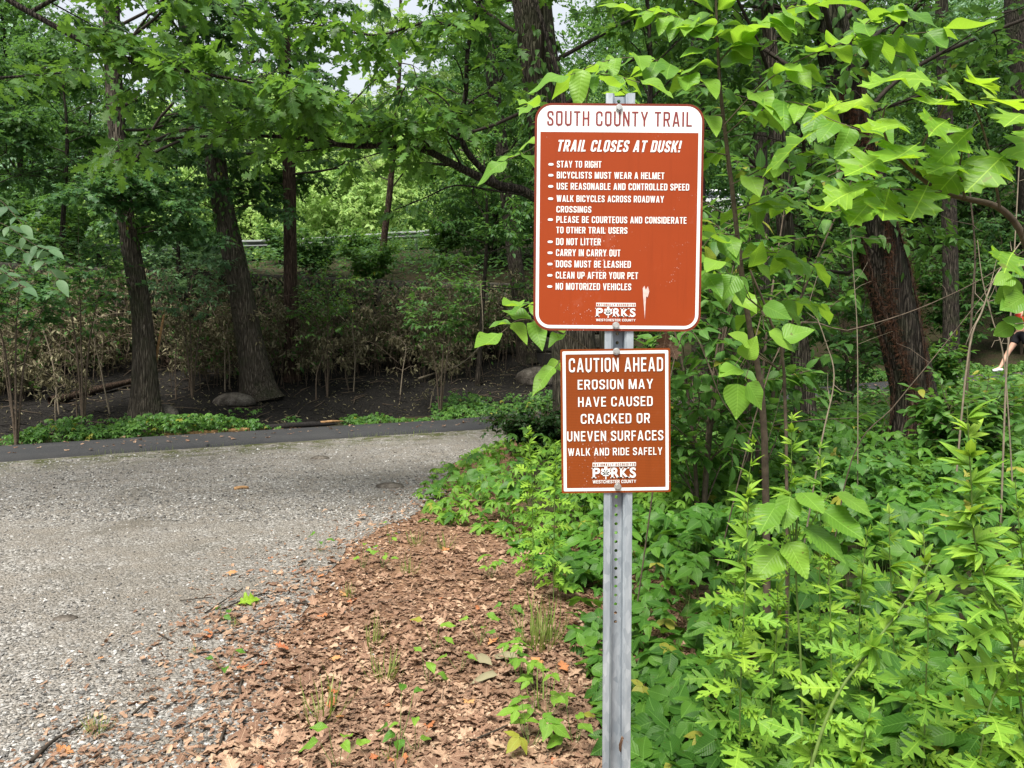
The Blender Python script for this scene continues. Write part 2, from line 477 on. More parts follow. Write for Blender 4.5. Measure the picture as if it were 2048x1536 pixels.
M['creeper'] = leaf_mat('creeper_leaf', (.058, .150, .018), (.110, .240, .028), (.200, .360, .042), (.34, .58, .04), .36, .45, .30, odd=(.27, .27, .04))
M['floor_plant'] = leaf_mat('woodland_plant_leaf', (.036, .105, .022), (.068, .170, .032), (.140, .275, .050), (.28, .52, .05), .32, .45, odd=(.27, .27, .04))
M['yew'] = leaf_mat('dark_shrub_leaf', (.010, .030, .008), (.018, .048, .012), (.034, .076, .018), (.08, .2, .02), .25, .40)
M['withered'] = leaf_mat('withered_leaf', (.070, .060, .032), (.155, .140, .080), (.310, .285, .180), (.20, .18, .08), .22, .75, spec=.2)
M['litter'] = leaf_mat('litter_leaf', (.092, .050, .033), (.255, .148, .098), (.540, .380, .260), (.32, .17, .08), .15, .75, .25, (.52, .42, .30), spec=.15, patches=(.165, .098, .066))
M['litter_red'] = leaf_mat('red_litter_leaf', (.30, .085, .04), (.42, .17, .07), (.52, .31, .13), (.5, .2, .05), .15, .6, .2)
M['grass'] = leaf_mat('grass_blade', (.10, .15, .03), (.17, .26, .05), (.34, .33, .13), (.35, .42, .05), .35, .5)

M['bark'] = bark_mat('grey_bark', (.026, .021, .016), (.125, .105, .082), (.260, .226, .182), (.055, .065, .032))
M['bark_dark'] = bark_mat('dark_bark', (.014, .011, .009), (.064, .053, .042), (.145, .125, .100), (.035, .045, .02))
M['bark_brown'] = bark_mat('brown_bark', (.022, .014, .010), (.100, .066, .048), (.205, .150, .112))
M['twig'] = plain('twig_bark', (.095, .072, .052), .8, .2, var=.4, vscale=30)
M['twig_dark'] = plain('dark_twig_bark', (.040, .032, .025), .8, .2, var=.4, vscale=30)
M['twig_pale'] = plain('pale_stem', (.20, .165, .12), .7, .2, var=.3, vscale=25)
M['stem'] = plain('green_stem', (.11, .17, .04), .6, .3, var=.35, vscale=20)
M['root_hair'] = plain('vine_rootlets', (.075, .036, .021), .9, .1, var=.5, vscale=40)
M['char_wood'] = plain('charred_wood', (.018, .016, .015), .8, .2, var=.5, vscale=30, bump=.4)
M['raw_wood'] = plain('broken_wood', (.36, .21, .10), .8, .2, var=.45, vscale=22, bump=.3)

def rock_mat(name, a, b, c):
    k = NT(name); p = k.coord('Object')
    n = k.noise(5, 6, .65, p); n2 = k.noise(40, 3, .6, p)
    col = k.ramp(k.math('ADD', k.math('MULTIPLY', n, .75), k.math('MULTIPLY', n2, .25)), [(.33, a), (.5, b), (.68, c)])
    return k.done(k.principled(col, .85, .2, k.bump(k.math('ADD', n, k.math('MULTIPLY', n2, .4)), .7, .03)))
M['rock'] = rock_mat('boulder_stone', (.022, .018, .015), (.085, .073, .061), (.20, .18, .155))
M['wallstone'] = rock_mat('wall_stone', (.014, .013, .010), (.048, .046, .036), (.105, .098, .078))

# pebbles: colour per stone
k = NT('pebble'); t, w, r = k.lf()
col = k.ramp(r, [(0, (.070, .068, .066)), (.25, (.148, .145, .138)), (.5, (.225, .220, .208)), (.68, (.285, .265, .235)), (.9, (.36, .355, .345)), (1, (.54, .54, .53))])
col = k.mix(k.math('MULTIPLY', k.noise(90, 3, .6, k.pos()), .35), col, (.16, .15, .14))
M['pebble'] = k.done(k.principled(col, .75, .25))

# gravel lot: crushed grey stone in pale dust
k = NT('gravel_lot'); p = k.pos()
vo = k.voro(62, p); vo2 = k.voro(125, p)
c1 = k.ramp(k.n('ShaderNodeSeparateColor', i={0: vo.outputs['Color']}).outputs[0],
            [(0, (.085, .08, .075)), (.3, (.17, .16, .145)), (.55, (.25, .235, .215)), (.8, (.37, .355, .335)), (1, (.56, .55, .53))])
c2 = k.ramp(k.n('ShaderNodeSeparateColor', i={0: vo2.outputs['Color']}).outputs[1],
            [(0, (.10, .09, .08)), (.6, (.24, .215, .185)), (1, (.42, .39, .35))])
big = k.noise(.55, 5, .6, p); mid_ = k.noise(3.2, 4, .6, p)
col = k.mix(k.ramp(mid_, [(.40, (0, 0, 0)), (.62, (1, 1, 1))]), c1, c2)
col = k.mix(k.math('MULTIPLY', k.ramp(big, [(.40, (0, 0, 0)), (.60, (1, 1, 1))]), .48), col, (.150, .136, .115))
col = k.mix(k.math('MULTIPLY', k.ramp(k.noise(1.3, 4, .62, p), [(.56, (0, 0, 0)), (.70, (1, 1, 1))]), .45), col, (.085, .075, .055))
t, w, r = k.lf()      # z: how mossy and soiled the surface is (towards the path's edge)
moss = k.math('MULTIPLY', r, k.ramp(k.noise(2.6, 5, .7, p), [(.42, (0, 0, 0)), (.60, (1, 1, 1))]))
col = k.mix(moss, col, (.070, .078, .026))
hh = k.math('ADD', k.math('MULTIPLY', vo.outputs['Distance'], -1.0), k.math('MULTIPLY', vo2.outputs['Distance'], -.5))
M['gravel'] = k.done(k.principled(col, .85, .2, k.bump(hh, .9, .02)))

# ground: litter soil (x), burnt soil (y), forest floor elsewhere
k = NT('ground'); p = k.pos(); zx, zy, zz = k.lf()
vo = k.voro(34, p); vo2 = k.voro(70, p)
lit = k.ramp(k.n('ShaderNodeSeparateColor', i={0: vo.outputs['Color']}).outputs[0],
             [(0, (.060, .030, .019)), (.35, (.150, .078, .046)), (.7, (.235, .130, .078)), (1, (.34, .21, .13))])
lit2 = k.ramp(k.n('ShaderNodeSeparateColor', i={0: vo2.outputs['Color']}).outputs[0], [(0, (.045, .028, .02)), (.6, (.14, .085, .055)), (1, (.30, .20, .13))])
lit = k.mix(.45, lit, lit2)
n1 = k.noise(3.0, 6, .7, p); n2 = k.noise(22, 4, .65, p)
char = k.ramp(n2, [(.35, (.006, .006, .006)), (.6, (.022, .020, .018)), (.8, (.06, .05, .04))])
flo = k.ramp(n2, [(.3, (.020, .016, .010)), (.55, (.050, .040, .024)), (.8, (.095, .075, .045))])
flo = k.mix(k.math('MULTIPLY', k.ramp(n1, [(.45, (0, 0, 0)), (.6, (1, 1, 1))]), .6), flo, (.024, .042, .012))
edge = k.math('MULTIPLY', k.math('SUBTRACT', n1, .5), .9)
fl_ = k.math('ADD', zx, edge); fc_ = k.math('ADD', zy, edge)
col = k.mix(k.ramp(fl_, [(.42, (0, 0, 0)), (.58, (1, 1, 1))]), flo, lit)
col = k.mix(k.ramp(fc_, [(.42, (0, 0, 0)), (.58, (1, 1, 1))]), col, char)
hh = k.math('ADD', k.math('MULTIPLY', vo.outputs['Distance'], .5), n2)
M['ground'] = k.done(k.principled(col, .9, .1, k.bump(hh, .8, .03)))

# asphalt
k = NT('asphalt'); p = k.pos()
n = k.noise(160, 2, .7, p); n2 = k.noise(1.4, 5, .6, p)
col = k.ramp(n, [(.3, (.022, .023, .025)), (.55, (.040, .041, .044)), (.75, (.085, .085, .088))])
col = k.mix(k.math('MULTIPLY', k.ramp(n2, [(.45, (0, 0, 0)), (.7, (1, 1, 1))]), .3), col, (.070, .068, .066))
M['asphalt'] = k.done(k.principled(col, .85, .2, k.bump(n, .6, .008)))
k = NT('road_asphalt'); p = k.pos()
M['road'] = k.done(k.principled(k.ramp(k.noise(3, 5, .7, p), [(.3, (.10, .10, .10)), (.7, (.17, .168, .16))]), .85, .3))

# galvanised steel
k = NT('galvanised_steel'); p = k.coord('Object', (1, 1, .35))
vo = k.voro(95, p); n = k.noise(14, 4, .65, k.coord('Object', (1, 1, .25)))
col = k.ramp(k.math('ADD', k.math('MULTIPLY', k.n('ShaderNodeSeparateColor', i={0: vo.outputs['Color']}).outputs[0], .16), k.math('MULTIPLY', n, .84)),
             [(.3, (.20, .24, .28)), (.5, (.32, .365, .405)), (.72, (.50, .55, .59))])
M['zinc'] = k.done(k.principled(col, .52, .5, k.bump(n, .1, .003), .35))
M['rail_steel'] = plain('weathered_rail_steel', (.17, .185, .185), .55, .5, .3, var=.2, vscale=6)
M['bolt'] = plain('bolt_steel', (.50, .50, .48), .4, .5, .7, var=.25, vscale=60)

# sign faces
def sign_mat(name, col, rough, weave=0.0, spec=.5):
    k = NT(name); p = k.coord('Object')
    n = k.noise(3.5, 5, .6, p); n2 = k.noise(60, 3, .6, p)
    c = k.ramp(n, [(.3, [x * .93 for x in col]), (.7, [min(1, x * 1.06) for x in col])])
    nrm = None
    if weave:
        v = k.voro(330, k.coord('Object', (1, 1, .7)), 'F1', .0)
        c = k.mix(k.math('MULTIPLY', k.ramp(v.outputs['Distance'], [(.25, (0, 0, 0)), (.5, (1, 1, 1))]), weave), c, [x * .62 for x in col])
        nrm = k.bump(v.outputs['Distance'], .12, .001)
    fade = k.ramp(k.noise(7, 6, .7, p), [(.60, (0, 0, 0)), (.78, (1, 1, 1))])
    c = k.mix(k.math('MULTIPLY', fade, .12), c, (.6, .45, .38))
    sv = k.voro(210, p); zone = k.ramp(k.noise(5.5, 4, .6, p), [(.56, (0, 0, 0)), (.66, (1, 1, 1))])
    chip = k.math('MULTIPLY', k.math('LESS_THAN', sv.outputs['Distance'], k.math('MULTIPLY', k.n('ShaderNodeSeparateColor', i={0: sv.outputs['Color']}).outputs[0], .34)), zone)
    chip = k.math('MULTIPLY', chip, k.math('GREATER_THAN', k.n('ShaderNodeSeparateColor', i={0: sv.outputs['Color']}).outputs[1], .72))
    c = k.mix(k.math('MULTIPLY', chip, .75), c, (.62, .48, .44))
    run = k.noise(1.0, 5, .6, k.coord('Object', (60, 1, 3)))
    c = k.mix(k.math('MULTIPLY', k.ramp(run, [(.55, (0, 0, 0)), (.75, (1, 1, 1))]), .16), c, [x * .45 for x in col])
    return k.done(k.principled(c, rough, spec, nrm))
M['sign_brown'] = sign_mat('sign_red_brown', (.290, .044, .008), .42, spec=.2)
M['sign_rim'] = sign_mat('sign_rim_brown', (.17, .030, .014), .45, spec=.2)
M['sign_brown2'] = sign_mat('sign_dark_brown', (.245, .052, .008), .45, .55, spec=.2)
M['sign_white'] = plain('sign_white', (.74, .76, .74), .45, .5, var=.04, vscale=12)
M['sign_maroon'] = plain('sign_maroon', (.20, .024, .022), .5, .4, var=.08)
M['scuff'] = plain('sign_scuff', (.62, .46, .42), .7, .3, var=.2, vscale=80)

M['skin'] = plain('skin', (.56, .33, .24), .5, .4, var=.08, vscale=6)
M['red_cloth'] = plain('red_cloth', (.55, .05, .03), .8, .2, var=.1)
M['black_cloth'] = plain('black_cloth', (.012, .012, .015), .8, .2, var=.2)
M['white_shoe'] = plain('white_shoe', (.78, .78, .76), .6, .3, var=.05)
M['hair'] = plain('brown_hair', (.06, .035, .02), .5, .4, var=.4, vscale=60)
M['car_pale'] = plain('silver_car_paint', (.62, .64, .66), .3, .6, .2, var=.02)
M['car_white'] = plain('white_car_paint', (.78, .78, .78), .25, .6, .0, var=.02)
M['car_glass'] = plain('car_glass', (.02, .025, .03), .08, .6, var=.02)
M['rubber'] = plain('tyre_rubber', (.02, .02, .02), .8, .3)
M['tail_red'] = plain('tail_light_red', (.55, .02, .02), .25, .6, var=.02)
M['chrome'] = plain('wheel_metal', (.5, .5, .52), .3, .5, .8, var=.05)
# ------------------------------------------------------------------ terrain
TRAIL = spline([(-46, -12), (-30, -2.2), (-18, 5.05), (-7.67, 11.29), (-.82, 15.4), (4.6, 17.5), (10, 18.0), (17, 17.0), (30, 13), (48, 4)], 120) + np.array([.15, -.26])
TX_Z = ([-40, -12, -6, -1, 4.6, 10, 17, 30, 60], [-.25, -.06, 0, .02, .30, .78, 1.25, 1.9, 2.5])
def trail_sd(x, y):
    """signed distance from the trail's centre line (positive beyond it), and x of the nearest point on it"""
    P = np.stack([np.asarray(x, float).ravel(), np.asarray(y, float).ravel()], 1)
    A, B = TRAIL[:-1, :2], TRAIL[1:, :2]; D = B - A; L2 = (D ** 2).sum(1)
    s_out = np.empty(len(P)); x_out = np.empty(len(P))
    for c in range(0, len(P), 20000):
        p = P[c:c + 20000]
        q = p[:, None] - A[None]
        t = np.clip((q * D).sum(-1) / L2, 0, 1)
        near = A + t[..., None] * D
        d = np.linalg.norm(p[:, None] - near, axis=-1)
        i = d.argmin(1); r = np.arange(len(p))
        cr = D[i, 0] * (p[:, 1] - A[i, 1]) - D[i, 1] * (p[:, 0] - A[i, 0])
        s_out[c:c + 20000] = d[r, i] * np.where(cr >= 0, 1, -1)
        x_out[c:c + 20000] = near[r, i, 0]
    return s_out, x_out
def sstep(a, b, x):
    t = np.clip((x - a) / (b - a), 0, 1); return t * t * (3 - 2 * t)
HALF = .95
WALL_S = 7.6
PROF = ([.95, 1.5, 2.4, 5.0, 7.55, 7.60, 9.0, 12.0, 16.0, 17.0, 24.5, 26, 45, 90, 400],
        [-.06, -.03, .10, .70, 1.20, 3.25, 3.75, 4.75, 5.72, 5.85, 5.85, 5.7, 6.5, 13.0, 20.0])
def gz(x, y, fine=True):
    x = np.asarray(x, float); y = np.asarray(y, float); sh = x.shape
    s, xt = trail_sd(x, y)
    x, y = x.ravel(), y.ravel()
    zt = np.interp(xt, *TX_Z)
    up = np.interp(s, *PROF)
    up = up + np.clip(.17 * (xt - 2.8), -1.3, 2.0) * sstep(7.8, 15.0, s)
    lot = np.maximum(0, x - 1.0) ** 1.1 * .085 * sstep(0, 6, y + 2) + .0
    lot = np.minimum(lot, 1.6)
    w = sstep(-7, -1.0, s)
    z = np.where(s > -1.0, zt + up, lot * (1 - w) + zt * w)
    if fine:
        n = fbm(np.stack([x * .6, y * .6, np.zeros_like(x)], 1), 3, 4)
        amp = np.where(s > 1.5, .35 * sstep(1.5, 2.2, s), np.where(s < -1.3, .10 * sstep(-.8, 1.0, x - lit_edge(y)) + .012, 0.0))
        z = z + n * amp
    return z.reshape(sh)
def lit_edge(y):
    """x of the border between gravel (left of it) and leaf litter"""
    return np.interp(y, [-10, 2.0, 2.7, 3.4, 4.4, 6.2, 7.3, 9.8, 13.4, 16], [-.9, -.95, -1.2, -1.3, -1.5, -1.35, -.98, -1.0, .1, .4])
def cov_edge(y):
    """x of the border between leaf litter and the plants on the right"""
    return np.interp(y, [0, 2.5, 3.3, 4.2, 5.5, 5.9, 6.4, 8.0, 9.8, 13.2, 14.5], [.9, .5, .34, .28, .12, -.1, -.85, -1.0, -.95, .15, .3])
def g1(x, y): return float(gz(np.array([float(x)]), np.array([float(y)]))[0])

def on_ground(px, py, dz=0.0):
    """the point of the ground seen at a pixel"""
    p0 = np.array([0, 0, CAM_H]); d_ = at(px, py, 1.0) - p0
    t = np.linspace(1.2, 45, 900); q = p0 + d_ * t[:, None]
    i = int(np.argmax(gz(q[:, 0], q[:, 1]) > q[:, 2])); t0, t1 = t[max(i - 1, 0)], t[i]
    for _ in range(12):
        m = (t0 + t1) / 2; p = p0 + d_ * m
        if g1(p[0], p[1]) > p[2]: t1 = m
        else: t0 = m
    p[2] = g1(p[0], p[1]) + dz; return p

gx = np.concatenate([-np.geomspace(240, 20, 26)[:-1], np.linspace(-20, 20, 190), np.geomspace(20, 240, 26)[1:]])
gy = np.concatenate([np.linspace(-30, 1.5, 20)[:-1], np.linspace(1.5, 30, 210), np.geomspace(30, 420, 40)[1:]])
X, Y = np.meshgrid(gx, gy)
Z = gz(X, Y)
nx, ny = len(gx), len(gy)
i = np.arange(ny - 1)[:, None] * nx; j = np.arange(nx - 1)[None]
F = np.stack([i + j, i + j + 1, i + nx + j + 1, i + nx + j], -1).reshape(-1, 4)
s, xt = trail_sd(X, Y); s = s.reshape(X.shape)
litter_z = sstep(-.3, .3, X - lit_edge(Y)) * sstep(-1.0, -2.5, s)
litter_z = litter_z * (1 - .8 * sstep(.3, 1.4, X - cov_edge(Y)))
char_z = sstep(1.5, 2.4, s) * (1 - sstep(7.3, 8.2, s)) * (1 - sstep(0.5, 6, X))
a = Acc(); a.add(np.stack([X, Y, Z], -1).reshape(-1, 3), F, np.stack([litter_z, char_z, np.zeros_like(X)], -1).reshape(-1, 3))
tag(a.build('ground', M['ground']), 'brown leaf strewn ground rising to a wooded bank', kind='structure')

# gravel lot: a sheet 6 mm over the ground, its ragged right border under the litter
lx = np.linspace(0, 1, 150) ; ly = np.concatenate([np.linspace(-6, 2, 20)[:-1], np.linspace(2, 17, 170)])
U, Yg = np.meshgrid(lx, ly)
# far border: the trail's near side
ts, _ = trail_sd(np.zeros(1), np.zeros(1))
right = lit_edge(Yg) + .22 + .35 * fbm(np.stack([Yg.ravel() * 1.6, 0 * Yg.ravel(), 0 * Yg.ravel()], 1), 9, 3).reshape(Yg.shape)
left = np.full_like(Yg, -24.0)
Xg = left + (right - left) * U ** .45
s, xt = trail_sd(Xg, Yg); s = s.reshape(Xg.shape)
Zg = gz(Xg, Yg) + .006 + .012 * fbm(np.stack([Xg.ravel() * 7, Yg.ravel() * 7, 0 * Xg.ravel()], 1), 21, 3).reshape(Xg.shape)
keep = s < -HALF - .0
nu = len(lx)
i = np.arange(len(ly) - 1)[:, None] * nu; j = np.arange(nu - 1)[None]
F = np.stack([i + j, i + j + 1, i + nu + j + 1, i + nu + j], -1).reshape(-1, 4)
F = F[keep.reshape(-1)[F].all(1)]
mossy = np.clip(sstep(-2.8, -1.0, s) * 1.25, 0, 1)
a = Acc(); a.add(np.stack([Xg, Yg, Zg], -1).reshape(-1, 3), F, np.stack([U, U, mossy], -1).reshape(-1, 3))
tag(a.build('gravel_lot', M['gravel']), 'grey crushed stone parking lot', kind='structure')

# asphalt trail: a raised strip with worn edges
def ribbon(off, zo, n=240, x0=-40, x1=44):
    p = spline(TRAIL[::4], n); d = unit(np.gradient(p, axis=0)); nrm = np.stack([-d[:, 1], d[:, 0]], 1)
    keep = (p[:, 0] > x0) & (p[:, 0] < x1)
    p, nrm = p[keep], nrm[keep]
    zt = np.interp(p[:, 0], *TX_Z)
    off = np.asarray(off, float); zo = np.asarray(zo, float)
    v = np.empty((len(p), len(off), 3))
    jit = .05 * fbm(np.stack([p[:, 0] * .9, p[:, 1] * .9, p[:, 0] * 0], 1), 5, 4)
    o = off[None] + np.where(np.abs(off) > 1, np.sign(off), 0)[None] * jit[:, None]
    v[..., :2] = p[:, None] + nrm[:, None] * o[..., None]
    v[..., 2] = zt[:, None] + zo[None]
    m = len(off)
    i = np.arange(len(p) - 1)[:, None] * m; j = np.arange(m - 1)[None]
    return v.reshape(-1, 3), np.stack([i + j, i + m + j, i + m + j + 1, i + j + 1], -1).reshape(-1, 4)
a = Acc()
v, f = ribbon([-1.06, -1.02, -.96, -.84, -.4, 0, .4, .82, .93, 1.02], [-.06, .03, .075, .09, .095, .085, .065, .035, .005, -.10])
a.add(v, f)
tag(a.build('asphalt_trail', M['asphalt']), 'dark asphalt trail with a raised worn edge', kind='structure')
# the road behind the guard rail
def off_curve(sv, n=200, x0=-30, x1=40):
    p = spline(TRAIL[::4], 400); d = unit(np.gradient(p, axis=0)); nrm = np.stack([-d[:, 1], d[:, 0]], 1)
    q = p + nrm * sv
    q = q[(p[:, 0] > x0) & (p[:, 0] < x1)]
    # drop the loops an inner offset makes
    out = [q[0]]
    for w in q[1:]:
        if np.linalg.norm(w - out[-1]) > .15 and w[0] > out[-1][0] - .2: out.append(w)
    out = np.array(out)
    L = np.concatenate([[0], np.cumsum(np.linalg.norm(np.diff(out, axis=0), axis=1))])
    t = np.linspace(0, L[-1], n)
    return np.stack([np.interp(t, L, out[:, 0]), np.interp(t, L, out[:, 1])], 1)
r0, r1 = off_curve(17.2), off_curve(24.0)
a = Acc(); n = len(r0); m = 6
v = np.array([[*(r0[i] + (r1[i] - r0[i]) * k / (m - 1)), 0] for i in range(n) for k in range(m)])
v[:, 2] = gz(v[:, 0], v[:, 1], False) + .05
i = np.arange(n - 1)[:, None] * m; j = np.arange(m - 1)[None]
a.add(v, np.stack([i + j, i + m + j, i + m + j + 1, i + j + 1], -1).reshape(-1, 4))
tag(a.build('road', M['road']), 'grey road above the bank', kind='structure')

# ------------------------------------------------------------------ stone retaining wall
def curve_at(sv, n=400):
    return off_curve(sv, n, -34, 34)
wc = curve_at(WALL_S)
wL = np.concatenate([[0], np.cumsum(np.linalg.norm(np.diff(wc, axis=0), axis=1))])
g = np.random.default_rng(11)
a = Acc()
bm = bmesh.new(); bmesh.ops.create_cube(bm, size=2); bmesh.ops.subdivide_edges(bm, edges=bm.edges[:], cuts=3, use_grid_fill=True)
CV = np.array([v.co[:] for v in bm.verts]); CF = np.array([[v.index for v in f.verts] for f in bm.faces]); bm.free()
zrow = 0.0
while zrow < 2.35:
    h = g.uniform(.30, .52); l = g.uniform(0, .8)
    while l < wL[-1] - 1.8:
        w = g.uniform(.55, 1.5)
        c = l + w / 2
        p = np.array([np.interp(c, wL, wc[:, 0]), np.interp(c, wL, wc[:, 1])]); p2 = np.array([np.interp(c + .3, wL, wc[:, 0]), np.interp(c + .3, wL, wc[:, 1])])
        t = unit(p2 - p); nn = np.array([-t[1], t[0]])
        k = CV.copy()
        k = k * (1 - .10 * (np.abs(CV).sum(1, keepdims=True) - 2.2).clip(0))
        k = k + .34 * np.stack([fbm(CV * 1.4 + c * 3.1 + zrow * 7 + q * 9, q, 3) for q in range(3)], 1)
        k = k * np.array([w / 2 - .012, .30, h / 2 - .010])
        if p[0] > 3.2: break
        zb = np.interp(p[0], *TX_Z) + 1.02
        out = g.uniform(-.08, .08)
        V = np.stack([p[0] + k[:, 0] * t[0] + (k[:, 1] + out + zrow * .06) * nn[0], p[1] + k[:, 0] * t[1] + (k[:, 1] + out + zrow * .06) * nn[1], zb + zrow + h / 2 + k[:, 2]], 1)
        a.add(V, CF)
        l += w
    zrow += h
tag(a.build('retaining_wall', M['wallstone'], smooth=True), 'dark mossy dry stone retaining wall behind the withered brush', 'wall')

# ------------------------------------------------------------------ guard rail
rc = off_curve(16.2, 120, -16, 26)
rz = gz(rc[:, 0], rc[:, 1], False)
t = unit(np.gradient(rc, axis=0)); nn = np.stack([-t[:, 1], t[:, 0]], 1)
root = thing('guard_rail', 'long pale metal guard rail on posts along the upper road', 'guard rail', (rc[0, 0], rc[0, 1], rz[0]))
prof = np.array([(0, -.155), (-.02, -.13), (-.08, -.10), (-.08, -.06), (0, -.02), (0, .02), (-.08, .06), (-.08, .10), (-.02, .13), (0, .155)])
a = Acc(); m = len(prof)
V = np.concatenate([np.concatenate([rc[i] + nn[i] * prof[:, 0:1], (rz[i] + .62 + prof[:, 1:2])], 1) for i in range(len(rc))])
i = np.arange(len(rc) - 1)[:, None] * m; j = np.arange(m - 1)[None]
a.add(V, np.stack([i + j, i + m + j, i + m + j + 1, i + j + 1], -1).reshape(-1, 4))
a.build('rail', M['rail_steel'], root)
for q in range(2, len(rc), 5):
    a = Acc()
    c = np.array([*(rc[q] + nn[q] * .10), rz[q] + .28])
    ang = math.atan2(t[q, 1], t[q, 0])
    rot = np.array([[math.cos(ang), -math.sin(ang), 0], [math.sin(ang), math.cos(ang), 0], [0, 0, 1]])
    box(a, c, (.12, .012, 1.0), rot=rot); box(a, c + np.append(nn[q] * .06, 0), (.012, .10, 1.0), rot=rot)
    box(a, c + np.array([*(nn[q] * .12), 0]), (.12, .012, 1.0), rot=rot)
    a.build('post', M['rail_steel'], root)
# ------------------------------------------------------------------ the sign post
SY = 2.04                                    # depth of the sign plane
MPX = 0.457 / 333.0                          # metres per photograph pixel in that plane
def spx(px, py):
    p = at(px, py, SY); return p[0], p[2]
post_x = spx(1238, 800)[0]
root = thing('trail_sign', 'galvanised post carrying two red brown trail rule signs', 'sign', (post_x, SY + .03, g1(post_x, SY) - .02))

# U channel post with a row of round holes
def channel(acc, z0, z1, holes_to):
    th = .0035
    # flanges and side walls as an extruded profile, the web apart (it has the holes); y = 0 is the front of the flanges
    L = [(-.0395, .004), (-.039, 0), (-.0215, 0), (-.0185, .003), (-.0165, .026), (-.0145, .030)]
    for sgn in (1, -1):
        f = [(x * sgn, y) for x, y in L]
        bk = [(x * sgn + (th * .8 if sgn == 1 else -th * .8) * (1 if i > 2 else 0), y + (th if i < 4 else th)) for i, (x, y) in enumerate(L)]
        ring = f + bk[::-1]
        n = len(ring); zs = np.linspace(z0, z1, 24)
        V = np.array([[post_x + x, SY + .004 + y, z] for z in zs for x, y in ring])
        i = np.arange(len(zs) - 1)[:, None] * n; j = np.arange(n)[None]; k = (j + 1) % n
        acc.add(V, np.stack([i + j, i + k, i + n + k, i + n + j], -1).reshape(-1, 4))
        acc.add(V[-n:], [list(range(n))])
    w, pitch, r = .0146, .0254, .0048
    z = z1
    S = 16
    thv = np.linspace(0, 2 * np.pi, S, endpoint=False)
    sq = np.stack([np.cos(thv), np.sin(thv)], 1); sq = sq / np.abs(sq).max(1, keepdims=True)
    while z > z0:
        zz = max(z - pitch, z0)
        if zz > holes_to:
            cz = (z + zz) / 2
            for y, flip in ((SY + .034, 0), (SY + .034 + th, 1)):
                o = np.stack([post_x + sq[:, 0] * w, np.full(S, y), cz + sq[:, 1] * pitch / 2], 1)
                h = np.stack([post_x - .001 + np.cos(thv) * r, np.full(S, y), cz + np.sin(thv) * r], 1)
                q = [[i, (i + 1) % S, S + (i + 1) % S, S + i] for i in range(S)]
                acc.add(np.vstack([o, h]), q)
            h0 = np.stack([post_x - .001 + np.cos(thv) * r, np.full(S, SY + .034), cz + np.sin(thv) * r], 1)
            h1 = h0 + np.array([0, th, 0])
            acc.add(np.vstack([h0, h1]), [[i, (i + 1) % S, S + (i + 1) % S, S + i] for i in range(S)])
        else:
            for y in (SY + .034, SY + .034 + th):
                acc.add([[post_x - w, y, zz], [post_x + w, y, zz], [post_x + w, y, z], [post_x - w, y, z]], [[0, 1, 2, 3]])
        z = zz
zt = spx(1237, 185)[1]
a = Acc(); channel(a, g1(post_x, SY) - .3, zt, spx(1237, 1279)[1])
a.build('post', M['zinc'], root, smooth=False)

def rrect(w, h, r, n=8):
    if r <= 0: return np.array([(-w / 2, -h / 2), (w / 2, -h / 2), (w / 2, h / 2), (-w / 2, h / 2)])
    o = []
    for cx, cy, a0 in ((w / 2 - r, -h / 2 + r, -90), (w / 2 - r, h / 2 - r, 0), (-w / 2 + r, h / 2 - r, 90), (-w / 2 + r, -h / 2 + r, 180)):
        for q in np.linspace(0, 90, n):
            o.append((cx + r * math.cos(R(a0 + q)), cy + r * math.sin(R(a0 + q))))
    return np.array(o)
def plate(acc, ring, y, th, ox=0, oz=0):
    """flat plate from a convex outline in (x, z); its front face at y"""
    n = len(ring)
    V = np.array([[x + ox, y, z + oz] for x, z in ring] + [[x + ox, y + th, z + oz] for x, z in ring])
    acc.add(V, [list(range(n))]); acc.add(V, [list(range(2 * n - 1, n - 1, -1))])
    acc.add(V, [[i, n + i, n + (i + 1) % n, (i + 1) % n] for i in range(n)])
def band(acc, outer, inner, y):
    n = len(outer)
    V = np.array([[x, y, z] for x, z in outer] + [[x, y, z] for x, z in inner])
    acc.add(V, [[i, (i + 1) % n, n + (i + 1) % n, n + i] for i in range(n)])

def text_mesh(body, bold=0.0, shear=0.0, space=1.0):
    cu = bpy.data.curves.new('t', 'FONT'); cu.body = body; cu.size = 1; cu.offset = bold; cu.shear = shear
    cu.space_character = space; cu.resolution_u = 4
    o = bpy.data.objects.new('t', cu); C.objects.link(o)
    dg = bpy.context.evaluated_depsgraph_get()
    me = bpy.data.meshes.new_from_object(o.evaluated_get(dg))
    v = np.empty(len(me.vertices) * 3, np.float32); me.vertices.foreach_get('co', v); v = v.reshape(-1, 3)[:, :2].astype(float)
    me.calc_loop_triangles()
    f = np.empty(len(me.loop_triangles) * 3, np.int32); me.loop_triangles.foreach_get('vertices', f); f = f.reshape(-1, 3)
    bpy.data.objects.remove(o); bpy.data.curves.remove(cu); bpy.data.meshes.remove(me)
    return v, f
def round_path(pts, r, n=5):
    """polyline with its inner corners rounded"""
    p = [np.array(q, float) for q in pts]; out = [p[0]]
    for i in range(1, len(p) - 1):
        u = p[i - 1] - p[i]; v = p[i + 1] - p[i]; lu, lv = np.linalg.norm(u), np.linalg.norm(v)
        q = min(r, lu * .5, lv * .5); a, c = p[i] + u / lu * q, p[i] + v / lv * q
        for t in np.linspace(0, 1, n): out.append((1 - t) ** 2 * a + 2 * t * (1 - t) * p[i] + t * t * c)
    out.append(p[-1]); return np.array(out)
